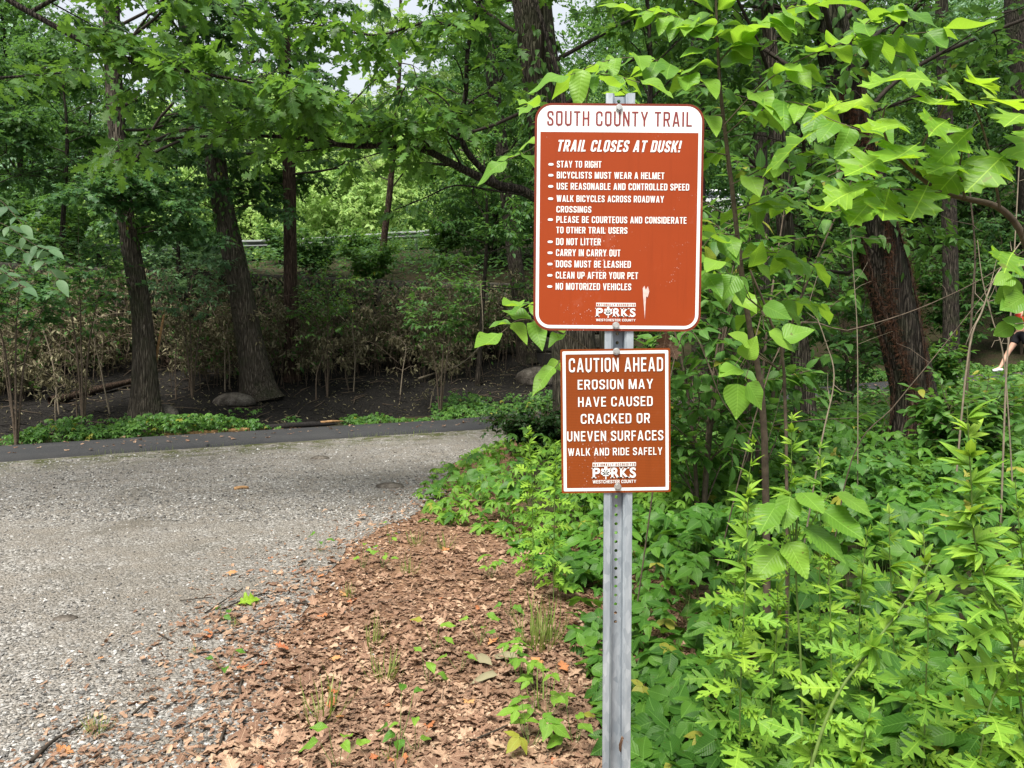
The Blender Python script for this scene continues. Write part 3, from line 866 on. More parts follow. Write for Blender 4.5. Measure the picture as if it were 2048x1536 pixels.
def stroke_quads(path, t):
    """even band along a polyline, mitred at its corners"""
    d = unit(np.diff(path, axis=0)); nn = np.stack([-d[:, 1], d[:, 0]], 1)
    m = np.vstack([nn[:1], nn[:-1] + nn[1:], nn[-1:]]); m = unit(m)
    k = np.concatenate([[1], 1 / np.clip((m[1:-1] * nn[1:]).sum(1), .5, 1), [1]])[:, None]
    V = np.vstack([path + m * k * t / 2, path - m * k * t / 2]); n = len(path)
    return V, [[i, i + 1, n + i + 1, n + i] for i in range(n - 1)]
def letter(ch, w, t):
    """(verts, faces) pieces of one condensed sans serif capital, cap height 1"""
    L, Q, B, P, H = t / 2, w - t / 2, t / 2, 1 - t / 2, .5
    r = min(.24, w * .5); out = []
    def band(pts, rr=r): out.append(stroke_quads(round_path(pts, rr), t))
    def bar(x0, x1, y): out.append((np.array([(x0, y - t * .46), (x1, y - t * .46), (x1, y + t * .46), (x0, y + t * .46)]), [[0, 1, 2, 3]]))
    def stem(x, y0=0.0, y1=1.0): out.append((np.array([(x - t / 2, y0), (x + t / 2, y0), (x + t / 2, y1), (x - t / 2, y1)]), [[0, 1, 2, 3]]))
    def diag(x0, y0, x1, y1):
        hw = t / 2 * math.sqrt(1 + ((x1 - x0) / (y1 - y0)) ** 2) * .95
        out.append((np.array([(x0 - hw, y0), (x0 + hw, y0), (x1 + hw, y1), (x1 - hw, y1)]), [[0, 1, 2, 3]]))
    if ch == 'A': diag(t * .55, 0, w / 2 - t * .12, 1); diag(w - t * .55, 0, w / 2 + t * .12, 1); bar(w * .27, w * .73, .26)
    elif ch == 'B': stem(L); band([(t, P), (Q - .01, P), (Q - .01, H), (t, H)], .2); band([(t, H), (Q, H), (Q, B), (t, B)], .2)
    elif ch == 'C': band([(Q, .66), (Q, P), (L, P), (L, B), (Q, B), (Q, .34)])
    elif ch == 'D': stem(L); band([(t, P), (Q, P), (Q, B), (t, B)])
    elif ch == 'E': stem(L); bar(t, w, P); bar(t, w * .92, .52); bar(t, w, B)
    elif ch == 'F': stem(L); bar(t, w, P); bar(t, w * .92, .50)
    elif ch == 'G': band([(Q, .68), (Q, P), (L, P), (L, B), (Q, B), (Q, .48)]); bar(w * .54, w - .001, .46)
    elif ch == 'H': stem(L); stem(Q); bar(t, w - t, .51)
    elif ch == 'I': stem(w / 2)
    elif ch == 'K': stem(L); diag(t * 1.0, .30, Q, 1); diag(Q + t * .05, 0, w * .42, .62)
    elif ch == 'L': stem(L); bar(t, w, B)
    elif ch == 'M': stem(L); stem(Q); diag(w / 2 - t * .05, .0, L + t * .35, 1); diag(w / 2 + t * .05, .0, Q - t * .35, 1)
    elif ch == 'N': stem(L); stem(Q); diag(Q - t * .1, 0.06, L + t * .1, .94)
    elif ch == 'O':
        a = round_path([(w / 2, P), (L, P), (L, B), (Q, B), (Q, P), (w / 2, P)], r); out.append(stroke_quads(a, t))
    elif ch == 'P': stem(L); band([(t, P), (Q, P), (Q, .42), (t, .42)], .2)
    elif ch == 'R': stem(L); band([(t, P), (Q, P), (Q, .47), (t, .47)], .2); diag(Q + t * .05, 0, w * .56, .46)
    elif ch == 'S': band([(Q, .70), (Q, P), (L, P), (L, .56), (Q, .44), (Q, B), (L, B), (L, .30)], .2)
    elif ch == 'T': stem(w / 2, 0, 1 - t); bar(0, w, P)
    elif ch == 'U': band([(L, 1), (L, B), (Q, B), (Q, 1)])
    elif ch == 'V': diag(w / 2 - t * .1, 0, t * .55, 1); diag(w / 2 + t * .1, 0, w - t * .55, 1)
    elif ch == 'W': diag(w * .28, 0, t * .5, 1); diag(w * .30, 0, w / 2, 1); diag(w * .70, 0, w / 2, 1); diag(w * .72, 0, w - t * .5, 1)
    elif ch == 'X': diag(t * .55, 0, w - t * .55, 1); diag(w - t * .55, 0, t * .55, 1)
    elif ch == 'Y': stem(w / 2, 0, .45); diag(w / 2 - t * .05, .42, t * .5, 1); diag(w / 2 + t * .05, .42, w - t * .5, 1)
    elif ch == 'Z': bar(0, w, P); bar(0, w, B); diag(t * .7, t * .9, w - t * .7, 1 - t * .9)
    elif ch == '!': stem(w / 2, .30, 1); stem(w / 2, 0, .17)
    return out
WID = {'M': .64, 'W': .72, 'A': .53, 'V': .53, 'Y': .52, 'X': .53, 'E': .40, 'F': .39, 'L': .39, 'T': .45, 'Z': .45, 'K': .49, 'S': .45}
def line(acc, body, x0, x1, y0, y1, cx, cy, depth, t=.20, shear=0.0, gap=.105, k=1.0):
    """one line of condensed capitals fitted to the pixel box x0..x1, y0 (cap top)..y1 (baseline) of the photograph"""
    pen, parts = 0.0, []
    for ch in body:
        if ch == ' ': pen += .30 * k; continue
        w = t * 1.02 if ch in 'I!' else WID.get(ch, .47) * k
        for q, (v, f) in enumerate(letter(ch, w, t)): parts.append((v + np.array([pen, 0]), f, q))
        pen += w + gap
    pen -= gap
    for v, f, q in parts:
        X = x0 + v[:, 0] / pen * (x1 - x0 - shear * (y1 - y0)) + shear * v[:, 1] * (y1 - y0); Yp = y1 - v[:, 1] * (y1 - y0)
        acc.add(np.stack([(X - cx) * MPX, np.full(len(X), depth - q * .00004), -(Yp - cy) * MPX], 1), f)
def serif_word(acc, x0, x1, y0, y1, cx, cy, depth):
    """P (leaf) R K S with slab serifs, the leaf standing for the A"""
    W = x1 - x0; h = y1 - y0
    def put(V, F):
        V = np.asarray(V, float)
        acc.add(np.stack([(V[:, 0] - cx) * MPX, np.full(len(V), depth), -(V[:, 1] - cy) * MPX], 1), F)
    for ch, a0, a1 in (('P', 0, .175), ('R', .43, .62), ('K', .635, .835), ('S', .855, 1.0)):
        v, f = text_mesh(ch, .03)
        X = x0 + W * (a0 + (v[:, 0] - v[:, 0].min()) / np.ptp(v[:, 0]) * (a1 - a0)); Yp = y1 - (v[:, 1] - v[:, 1].min()) / np.ptp(v[:, 1]) * h
        put(np.stack([X, Yp], 1), f)
        bars = {'P': [(a0 - .02, a0 + .085, 1), (a0 - .02, a0 + .03, 0)], 'R': [(a0 - .02, a0 + .075, 1), (a1 - .05, a1 + .02, 1), (a0 - .02, a0 + .03, 0)],
                'K': [(a0 - .02, a0 + .075, 1), (a1 - .075, a1 + .02, 1), (a0 - .02, a0 + .075, 0), (a1 - .09, a1 + .01, 0)], 'S': []}[ch]
        for b0, b1, low in bars:
            yy = y1 - h * .10 if low else y0
            put([(x0 + W * b0, yy), (x0 + W * b1, yy), (x0 + W * b1, yy + h * .10), (x0 + W * b0, yy + h * .10)], [[0, 1, 2, 3]])
    # leaf emblem: a stalk and pointed lobes fanning out
    c = (x0 + W * .305, y1 + h * .02)
    for ang, l, wd in ((0, 1.12, .30), (36, .95, .28), (-36, .95, .28), (72, .72, .26), (-72, .72, .26), (108, .42, .20), (-108, .42, .20)):
        q = R(ang); d = np.array([math.sin(q), -math.cos(q)]); p = np.array([d[1], -d[0]])
        b = np.array([c[0], c[1] - h * .38])
        put([b, b + d * h * l * .35 + p * h * wd * .62, b + d * h * l * .62 + p * h * wd * .45, b + d * h * l * .72, b + d * h * l * .62 - p * h * wd * .45, b + d * h * l * .35 - p * h * wd * .62], [[0, 1, 2, 3, 4, 5]])
    s = W * .012
    put([(c[0] - s, c[1] - h * .4), (c[0] + s, c[1] - h * .4), (c[0] + s, c[1] + h * .10), (c[0] - s, c[1] + h * .10)], [[0, 1, 2, 3]])

def sign_panel(label, centre, w, h, r, roll, mats, build):
    """a panel whose own pieces are its sub-parts; its local frame: x right, z up, front at y = 0"""
    p0 = at(centre[0], centre[1], SY)
    o_acc = Acc(); plate(o_acc, rrect(w, h, r), 0, .0022)
    o = bpy.data.objects.new('sign_panel', o_acc.mesh('sign_panel', mats, smooth=False)); C.objects.link(o)
    tag(o, label)
    o.parent = root
    o.location = [float(c) for c in (p0 - parent_origin(root))]
    o.rotation_euler = (0, -roll, 0)
    def sub(name, acc, mat):
        q = bpy.data.objects.new(name, acc.mesh(name, mat, smooth=False)); C.objects.link(q); q.parent = o; return q
    build(sub)
    return o
def hexbolt(acc, x, z, y):
    th = np.linspace(0, 2 * np.pi, 6, endpoint=False) + .4
    for rr, y0, y1, n in ((.0098, y, y - .0016, 20), (.0072, y - .0016, y - .0065, 6)):
        t = np.linspace(0, 2 * np.pi, n, endpoint=False) + .4
        ring = np.stack([x + rr * np.cos(t), z + rr * np.sin(t)], 1)
        V = np.array([[p[0], y0, p[1]] for p in ring] + [[p[0], y1, p[1]] for p in ring])
        acc.add(V, [[i, (i + 1) % n, n + (i + 1) % n, n + i] for i in range(n)]); acc.add(V[n:], [list(range(n))])
def logo(acc_w, acc_b, x0, x1, yb0, yb1, yp0, yp1, yw0, yw1, cx, cy):
    V = np.array([(x0, yb0), (x1, yb0), (x1, yb1), (x0, yb1)], float)
    acc_w.add(np.stack([(V[:, 0] - cx) * MPX, np.full(4, -.0012), -(V[:, 1] - cy) * MPX], 1), [[0, 1, 2, 3]])
    line(acc_b, 'NATIONALLY ACCREDITED', x0 + 1.2, x1 - 1.2, yb0 + (yb1 - yb0) * .22, yb1 - (yb1 - yb0) * .2, cx, cy, -.0017, .17, 0, .2)
    serif_word(acc_w, x0, x1, yp0, yp1, cx, cy, -.0012)
    line(acc_w, 'WESTCHESTER COUNTY', x0, x1, yw0, yw1, cx, cy, -.0012, .18, 0, .13, 1.5)

def build_rules(sub):
    cx, cy = 1236.5, 436.0; W, H = 333 * MPX, 446 * MPX
    a = Acc(); band(a, rrect(W - .0125, H - .0125, .040, 10), rrect(W - .0300, H - .0300, .030, 10), -.0006)
    # the white heading runs from the border down to the red field
    top = (cy - 218) * MPX; low = (cy - 269) * MPX
    ring = rrect(W - .0299, H - .0299, .030, 10); hd = [(x, z) for x, z in ring if z > low]
    xr = (W - .0299) / 2
    hd = sorted([p for p in hd], key=lambda p: math.atan2(p[1] - low, p[0]))
    poly = [(xr, low)] + hd + [(-xr, low)]
    a.add(np.array([[x, -.0005, z] for x, z in poly]), [list(range(len(poly)))])
    sub('white_border', a, M['sign_white'])
    a = Acc(); line(a, 'SOUTH COUNTY TRAIL', 1094, 1378.5, 228.5, 257, cx, cy, -.0012, .115, 0, .15, .92)
    sub('heading_text', a, M['sign_maroon'])
    a = Acc(); b = Acc()
    line(a, 'TRAIL CLOSES AT DUSK!', 1112.7, 1360, 284.5, 307, cx, cy, -.0012, .165, .20)
    rows = [('STAY TO RIGHT', 1201.7, 325.3, 338.4, 1), ('BICYCLISTS MUST WEAR A HELMET', 1326.2, 346.5, 359.6, 1), ('USE REASONABLE AND CONTROLLED SPEED', 1375.5, 368.2, 381.4, 1),
            ('WALK BICYCLES ACROSS ROADWAY', 1326.2, 392.4, 405.4, 1), ('CROSSINGS', 1183, 413.6, 426.2, 0), ('PLEASE BE COURTEOUS AND CONSIDERATE', 1371.4, 433.3, 446.4, 1),
            ('TO OTHER TRAIL USERS', 1254.8, 454.2, 467.0, 0), ('DO NOT LITTER', 1202.5, 476.6, 490.2, 1), ('CARRY IN CARRY OUT', 1241.7, 498.2, 511.8, 1),
            ('DOGS MUST BE LEASHED', 1262.6, 520.4, 533.9, 1), ('CLEAN UP AFTER YOUR PET', 1277.3, 542.6, 556.1, 1), ('NO MOTORIZED VEHICLES', 1264, 564.8, 578.2, 1)]
    for body, x1, y0, y1, bullet in rows:
        line(a, body, 1114, x1, y0, y1, cx, cy, -.0012, .150)
        if bullet:
            q = np.linspace(0, 2 * np.pi, 14, endpoint=False); yy = (y0 + y1) / 2 + .5
            a.add(np.stack([(1102.3 + 5.2 * np.sign(np.cos(q)) * np.abs(np.cos(q)) ** .6 - cx) * MPX, np.full(14, -.0012), -(yy + 2.5 * np.sin(q) - cy) * MPX], 1), [list(range(14))])
    em = Acc(); logo(em, b, 1195, 1273.5, 603.2, 610.6, 613.6, 631, 635, 639.8, cx, cy)
    sub('rule_text', a, M['sign_white']); sub('emblem', em, M['sign_white']); sub('emblem_text', b, M['sign_brown'])
    P = lambda x, y: ((x - cx) * MPX, -(y - cy) * MPX)
    a = Acc(); V = [P(1287, 574), P(1290, 569), P(1293, 577), P(1297, 570), P(1300, 580), P(1297, 592), P(1294, 590), P(1293, 606), P(1292, 636), P(1290, 612), P(1288, 592)]
    a.add(np.array([[p[0], -.0016, p[1]] for p in V]), [list(range(len(V)))])
    sub('scuff_stain', a, M['scuff'])
    a = Acc(); hexbolt(a, *P(1235, 222), -.0018); sub('bolt', a, M['bolt'])
    a = Acc(); hexbolt(a, *P(1234.5, 648), -.0018); sub('bolt', a, M['bolt'])
    a = Acc(); ww = Acc()
    a.add(np.array([[x, -.0003, z] for x, z in rrect(W - .0300, H - .0300, .030, 10)]), [list(range(40))])
    sub('red_field', a, M['sign_brown'])
sign_panel('red brown panel of trail rules under a white heading', (1236.5, 436), 333 * MPX, 446 * MPX, .045, R(-.45), M['sign_rim'], build_rules)

def build_caution(sub):
    cx, cy = 1231.5, 842.0; W, H = 219 * MPX, 289 * MPX
    a = Acc(); band(a, rrect(W - .011, H - .011, .003, 3), rrect(W - .028, H - .028, .002, 3), -.0007)
    sub('white_border', a, M['sign_white'])
    z = lambda v: 1080 + v * .2214
    y = lambda v: 680 + v * .2214
    a = Acc(); b = Acc()
    for body, x0, x1, y0, y1, bold in (('CAUTION AHEAD', 265, 1113, 160, 286, .145), ('EROSION MAY', 343, 1022, 355, 443, .145), ('HAVE CAUSED', 345, 1018, 511, 599, .145),
                                       ('CRACKED OR', 368, 992, 664, 753, .145), ('UNEVEN SURFACES', 243, 1112, 820, 911, .145), ('WALK AND RIDE SAFELY', 250, 1103, 974, 1043, .145)):
        line(a, body, z(x0), z(x1), y(y0), y(y1), cx, cy, -.0012, bold, 0, .17, 1.2)
    em = Acc(); logo(em, b, z(471), z(864), y(1107), y(1144), y(1154), y(1250), y(1267), y(1297), cx, cy)
    sub('rule_text', a, M['sign_white']); sub('emblem', em, M['sign_white']); sub('emblem_text', b, M['sign_brown2'])
    P = lambda vx, vy: ((z(vx) - cx) * MPX, -(y(vy) - cy) * MPX)
    a = Acc(); hexbolt(a, *P(693, 103), -.0018); sub('bolt', a, M['bolt'])
    a = Acc(); hexbolt(a, *P(697, 1328), -.0018); sub('bolt', a, M['bolt'])
sign_panel('smaller brown panel warning of cracked surfaces', (1231.5, 842), 219 * MPX, 289 * MPX, .004, R(.75), M['sign_brown2'], build_caution)
# ------------------------------------------------------------------ loose stuff on the ground
def visible(x, y, z=0.0, margin=80):
    d = y * math.cos(PITCH) - (z - CAM_H) * math.sin(PITCH)
    px = 1024 + F_PX * x / d
    py = 768 - F_PX * ((z - CAM_H) * math.cos(PITCH) + y * math.sin(PITCH)) / d
    return (px > -margin) & (px < 2048 + margin) & (py < 1536 + margin) & (d > .2)
def sample(n, y0, y1, g, power=1.0):
    """ground points denser near the camera, wide enough for a step aside"""
    u = g.random(n)
    y = (y0 ** -power + u * (y1 ** -power - y0 ** -power)) ** (-1 / power)
    x = g.uniform(-.82, .82, n) * y + g.uniform(-.5, .5, n)
    return x, y

g = np.random.default_rng(21)
# pebbles
bm = bmesh.new(); bmesh.ops.create_icosphere(bm, subdivisions=1, radius=1)
PV = np.array([v.co[:] for v in bm.verts]); PF = np.array([[v.index for v in f.verts] for f in bm.faces]); bm.free()
OV = np.array([(1, 0, 0), (-1, 0, 0), (0, 1, 0), (0, -1, 0), (0, 0, 1), (0, 0, -1)], float)
OF = np.array([(0, 2, 4), (2, 1, 4), (1, 3, 4), (3, 0, 4), (2, 0, 5), (1, 2, 5), (3, 1, 5), (0, 3, 5)])
def stones(acc, x, y, r, V0, F0, g, dark=0.0):
    n = len(x); z = gz(x, y)
    V = V0[None] * (1 + .45 * (g.random((n, len(V0), 1)) - .5))
    V = V * (r[:, None] * np.stack([g.uniform(.8, 1.5, n), g.uniform(.7, 1.1, n), g.uniform(.35, .75, n)], 1))[:, None]
    a = g.uniform(0, 6.28, n); c, s = np.cos(a)[:, None], np.sin(a)[:, None]
    tl = g.normal(0, .35, n)[:, None]
    x1, y1, z1 = V[..., 0], V[..., 1], V[..., 2] + V[..., 0] * tl
    V = np.stack([x1 * c - y1 * s + x[:, None], x1 * s + y1 * c + y[:, None], z1 + z[:, None] + .006 + r[:, None] * .25], -1)
    m = len(V0)
    A = np.zeros((n, m, 3)); A[..., 2] = np.clip(g.random(n) ** 1.15 - dark, 0, 1)[:, None]
    acc.add(V.reshape(-1, 3), (F0[None] + (np.arange(n) * m)[:, None, None]).reshape(-1, 3), A.reshape(-1, 3))
def in_lot(x, y):
    s, _ = trail_sd(x, y)
    return (s < -1.2) & (x < lit_edge(y) + .25 + .45 * fbm(np.stack([x * 2.2, y * 2.2, 0 * x], 1), 31, 3))
a = Acc()
x, y = sample(52000, 2.3, 7.5, g, 1.0)
k = in_lot(x, y) & visible(x, y); x, y = x[k], y[k]
cl = fbm(np.stack([x * 1.1, y * 1.1, 0 * x], 1), 41, 4)
k = g.random(len(x)) < np.clip(.75 + cl * 2.6, .1, 1); x, y = x[k], y[k]
stones(a, x, y, .003 + .0085 * g.random(len(x)) ** 3, PV, PF, g)
x, y = sample(42000, 6.5, 14.5, g, 1.0)
k = in_lot(x, y) & visible(x, y); x, y = x[k], y[k]
stones(a, x, y, .007 + .010 * g.random(len(x)) ** 2, OV, OF, g)
# strays among the litter
x = g.uniform(-1.9, -.6, 1400); y = g.uniform(2.4, 6.5, 1400); k = visible(x, y) & (x > lit_edge(y)) & (x < lit_edge(y) + .7 * g.random(1400) ** 1.5)
stones(a, x[k], y[k], .005 + .009 * g.random(k.sum()) ** 2, PV, PF, g)
tag(a.build('gravel', M['pebble'], smooth=False), 'loose grey and white crushed stone on the lot', kind='stuff')

# leaf litter
a = Acc()
def litter(n, s0, s1, tpl, spread=0.0, mat=0, y0=2.3, y1=9.0, lift=.012):
    x, y = sample(n, y0, y1, g, .8)
    e = lit_edge(y); c = cov_edge(y)
    nz = fbm(np.stack([x * 1.7, y * 1.7, 0 * x], 1), 51, 3)
    s, _ = trail_sd(x, y)
    k = (x > e - .05 + nz * .9 - spread * g.random(n) ** 3 * 3.2) & (x < c + .9) & visible(x, y) & (s < -1.4)
    x, y = x[k], y[k]; n = len(x)
    P = np.stack([x, y, gz(x, y) + g.uniform(.002, lift, n) + .016 * g.random(n) ** 3], 1)
    th = g.uniform(0, 6.28, n)
    D = np.stack([np.cos(th), np.sin(th), g.normal(0, .09, n)], 1)
    N = np.stack([g.normal(0, .2, n), g.normal(0, .2, n), np.ones(n)], 1)
    leaves(a, tpl, P, D, N, g.uniform(s0, s1, n), None, mat, g)
litter(46000, .010, .034, 'frag', .30)
litter(12000, .03, .06, 'frag', .2)
litter(7500, .035, .065, 'oak_dead', .15)
litter(4600, .06, .11, 'oak_dead', .12, lift=.018)
litter(6000, .025, .07, 'dead', .3, lift=.02)
litter(200, .05, .10, 'oak_dead', .35, 1, lift=.026)
tag(a.build('leaf_litter', [M['litter'], M['litter_red']]), 'thick layer of fallen brown oak leaves', kind='stuff')
# fine twigs and stalks in the litter
a = Acc()
x, y = sample(900, 2.3, 8, g, .8); k = (x > lit_edge(y) - .5) & (x < cov_edge(y) + .3) & visible(x, y); x, y = x[k], y[k]
for xx, yy, zz in zip(x, y, gz(x, y)):
    l = g.uniform(.03, .16); th = g.uniform(0, 6.28); d = np.array([math.cos(th), math.sin(th), g.normal(0, .12)]) * l
    p = np.array([xx, yy, zz + .02]); b = g.normal(0, .12 * l, 3) * [1, 1, .3]
    tube(a, [p - d / 2, p + b, p + d / 2], [.0012, .0014, .0008], 4, cap=False)
tag(a.build('twig_litter', M['twig']), 'fine dead twigs scattered over the brown leaves', kind='stuff')

# ------------------------------------------------------------------ low plants that cover the ground
def cover(acc, x, y, h, tpl, size, g, mat=0, face=.35, tilt=.45, stem=None, dome=None):
    n = len(x); z = gz(x, y)
    P = np.stack([x, y, z + h], 1)
    th = g.uniform(0, 6.28, n)
    D = np.stack([np.cos(th), np.sin(th) - face * .6, g.normal(-.04, .2, n)], 1)
    N = np.stack([g.normal(0, tilt, n), g.normal(-face, tilt, n), np.ones(n)], 1)
    leaves(acc, tpl, P, D, N, size, None, mat, g)
    if stem is not None:
        for q in np.nonzero(g.random(n) < stem)[0]:
            b = np.array([x[q] + g.normal(0, .04), y[q] + g.normal(0, .04), z[q]])
            tube(acc, [b, (b + P[q]) / 2 + g.normal(0, .015, 3), P[q]], [.0018, .0016, .0012], 4, mat=1, cap=False)

# poison ivy like bank on the right
g = np.random.default_rng(31)
a = Acc()
for n, y0, y1, sz in ((5200, 2.0, 5.2, (.075, .135)), (4200, 4.6, 9.5, (.09, .15))):
    x, y = sample(n, y0, y1, g, 1.0)
    nz = fbm(np.stack([x * 1.3, y * 1.3, 0 * x], 1), 61, 3)
    e = cov_edge(y) + nz * .5
    k = (x > e) & visible(x, y, .4, 200) & ~((y > 5.6) & (x < 1.2) & (g.random(n) < .6))
    x, y, e, nz = x[k], y[k], e[k], nz[k]; n = len(x)
    top = (.10 + .34 * sstep(0, .9, x - e)) * (1 + 1.1 * nz)
    h = np.maximum(.03, top * g.random(n) ** .55)
    b_ = g.random(n)
    for tpl_, lo, hi, f_ in (('trifol', 0, .78, .92), ('creeper', .78, .88, .95), ('ovate_hd', .88, 1, 1.25)):
        q = (b_ >= lo) & (b_ < hi); big = 1 + .10 * (y[q] < 3.6)
        cover(a, x[q], y[q], h[q], tpl_, g.uniform(*sz, q.sum()) * f_ * big * g.uniform(.75, 1.15, q.sum()), g, 0, .45, .42, .35)
tag(a.build('ivy_cover', [M['ivy'], M['stem']]), 'dense three leaved green plants covering the bank beside the post', kind='stuff')
# paler five leaved creeper between post and gravel
a = Acc()
x, y = sample(5200, 5.4, 12.5, g, .7)
nz = fbm(np.stack([x * 1.5, y * 1.5, 0 * x], 1), 71, 3)
e = cov_edge(y) + nz * .35
k = (x > e) & (x < 2.2 + nz) & visible(x, y, .3, 200); x, y, e, nz = x[k], y[k], e[k], nz[k]; n = len(x)
h = np.maximum(.03, (.07 + .33 * sstep(0, 1.1, x - e)) * (1 + nz) * g.random(n) ** .5)
cover(a, x, y, h, 'creeper', g.uniform(.055, .105, n), g, 0, .5, .35, .2)
tag(a.build('creeper_cover', [M['creeper'], M['stem']]), 'bright green five leaved creeper spilling onto the gravel', kind='stuff')
# woodland floor plants on the right as far as the trail
a = Acc()
for n, y0, y1, tpl, s0, s1 in ((9000, 5.5, 13, 'trifol', .07, .13), (11000, 9, 18.0, 'ovate', .10, .18)):
    x, y = sample(n, y0, y1, g, .6)
    s, _ = trail_sd(x, y)
    nz = fbm(np.stack([x * .7, y * .7, 0 * x], 1), 81, 4)
    k = (x > np.maximum(cov_edge(y) + .9, .6)) & (s < -1.15) & visible(x, y, .5, 200) & (nz > -.16)
    x, y, nz = x[k], y[k], nz[k]; n = len(x)
    s = s[k]; h = np.maximum(.03, (.34 + nz) * g.random(n) ** .6 * (.25 + .75 * sstep(-1.2, -4.5, s)) * (1 - .65 * np.exp(-((x - 4.6) / .9) ** 2 - ((y - 7.9) / 1.3) ** 2)))
    cover(a, x, y, h, tpl, g.uniform(s0, s1, n), g, 0, .35, .4, .03)
tag(a.build('woodland_floor_plants', [M['floor_plant'], M['stem']]), 'light green low plants on the woodland floor', kind='stuff')
# weeds along the far side of the trail, and on the bank above it
a = Acc()
n = 22000
p = TRAIL[g.integers(0, len(TRAIL) - 1, n)][:, :2] + g.normal(0, .35, (n, 2))
d = unit(np.gradient(TRAIL[:, :2], axis=0)); 
s0 = HALF + .10 + g.random(n) ** 1.8 * 1.5
base = g.uniform(-14, 26, n); bi = np.interp(base, TRAIL[:, 0], np.arange(len(TRAIL))).astype(int)
nr = np.stack([-d[bi, 1], d[bi, 0]], 1)
x = TRAIL[bi, 0] + d[bi, 0] * g.uniform(-.4, .4, n) + nr[:, 0] * s0; y = TRAIL[bi, 1] + d[bi, 1] * g.uniform(-.4, .4, n) + nr[:, 1] * s0
nz = fbm(np.stack([x * .9, y * .9, 0 * x], 1), 91, 3)
k = (nz > -.08 + .14 * (s0 - 1.2)) | (x > 2); x, y, nz = x[k], y[k], nz[k]; n = len(x)
h = np.maximum(.03, (.18 + .8 * nz) * g.random(n) ** .6)
cover(a, x, y, h, 'creeper', g.uniform(.05, .10, n), g, 0, .5, .4, .05)
tag(a.build('trailside_weeds', [M['floor_plant'], M['stem']]), 'green weeds in a strip along the far side of the trail', kind='stuff')
a = Acc()
n = 34000
base = g.uniform(-20, 28, n); bi = np.interp(base, TRAIL[:, 0], np.arange(len(TRAIL))).astype(int); nr = np.stack([-d[bi, 1], d[bi, 0]], 1)
s0 = g.uniform(WALL_S + .3, 16, n)
x = TRAIL[bi, 0] + d[bi, 0] * g.uniform(-.4, .4, n) + nr[:, 0] * s0; y = TRAIL[bi, 1] + d[bi, 1] * g.uniform(-.4, .4, n) + nr[:, 1] * s0
nz = fbm(np.stack([x * .5, y * .5, 0 * x], 1), 95, 3); k = nz > -.10; x, y, nz = x[k], y[k], nz[k]; n = len(x)
h = np.maximum(.05, (.75 + 1.6 * nz) * g.random(n) ** .6)
cover(a, x, y, h, 'ovate', g.uniform(.10, .2, n), g, 0, .5, .4)
tag(a.build('bank_undergrowth', M['wood']), 'mid green undergrowth on the slope below the guard rail', kind='stuff')

# leaf scraps and grit blown onto the trail
g = np.random.default_rng(66)
a = Acc(); n = 700; xb = g.uniform(-12, 14, n); bi = np.interp(xb, TRAIL[:, 0], np.arange(len(TRAIL))).astype(int); nr = np.stack([-d[bi, 1], d[bi, 0]], 1)
so = g.choice([-1, 1], n) * (.9 - .8 * g.random(n) ** 1.6)
x = TRAIL[bi, 0] + d[bi, 0] * g.uniform(-.4, .4, n) + nr[:, 0] * so; y = TRAIL[bi, 1] + d[bi, 1] * g.uniform(-.4, .4, n) + nr[:, 1] * so
zt = np.interp(x, *TX_Z) + np.interp(so, [-.96, -.84, -.4, 0, .4, .82, .96], [.075, .09, .095, .085, .065, .035, .0]) + .008
th = g.uniform(0, 6.28, n)
leaves(a, 'oak_dead', np.stack([x, y, zt], 1), np.stack([np.cos(th), np.sin(th), 0 * th], 1), g.normal(0, .15, (n, 3)) + [0, 0, 1], g.uniform(.03, .11, n), None, 0, g)
tag(a.build('trail_leaf_litter', M['litter']), 'stray dead leaves scattered over the asphalt trail', kind='stuff')

# ------------------------------------------------------------------ withered brush along the wall
g = np.random.default_rng(77)
def along(xb, s0):
    """world x, y at trail position xb and distance s0 beyond the centre line"""
    bi = np.interp(xb, TRAIL[:, 0], np.arange(len(TRAIL))); i0 = np.clip(bi.astype(int), 0, len(TRAIL) - 2); f = bi - i0
    c = TRAIL[i0, :2] + (TRAIL[i0 + 1, :2] - TRAIL[i0, :2]) * f[:, None]
    nr = np.stack([-d[i0, 1], d[i0, 0]], 1)
    return c[:, 0] + nr[:, 0] * s0, c[:, 1] + nr[:, 1] * s0
a = Acc()
n = 900
xb = g.uniform(-12, 2.5, n); s0 = g.uniform(4.4, 7.5, n)
dens = fbm(np.stack([xb * .55, s0 * .4, 0 * xb], 1), 15, 3) + .05 * (xb + 5) / 7
k = dens > -.10; xb, s0 = xb[k], s0[k]
x, y = along(xb, s0); z = gz(x, y)
LP, LD, LN, LS = [], [], [], []
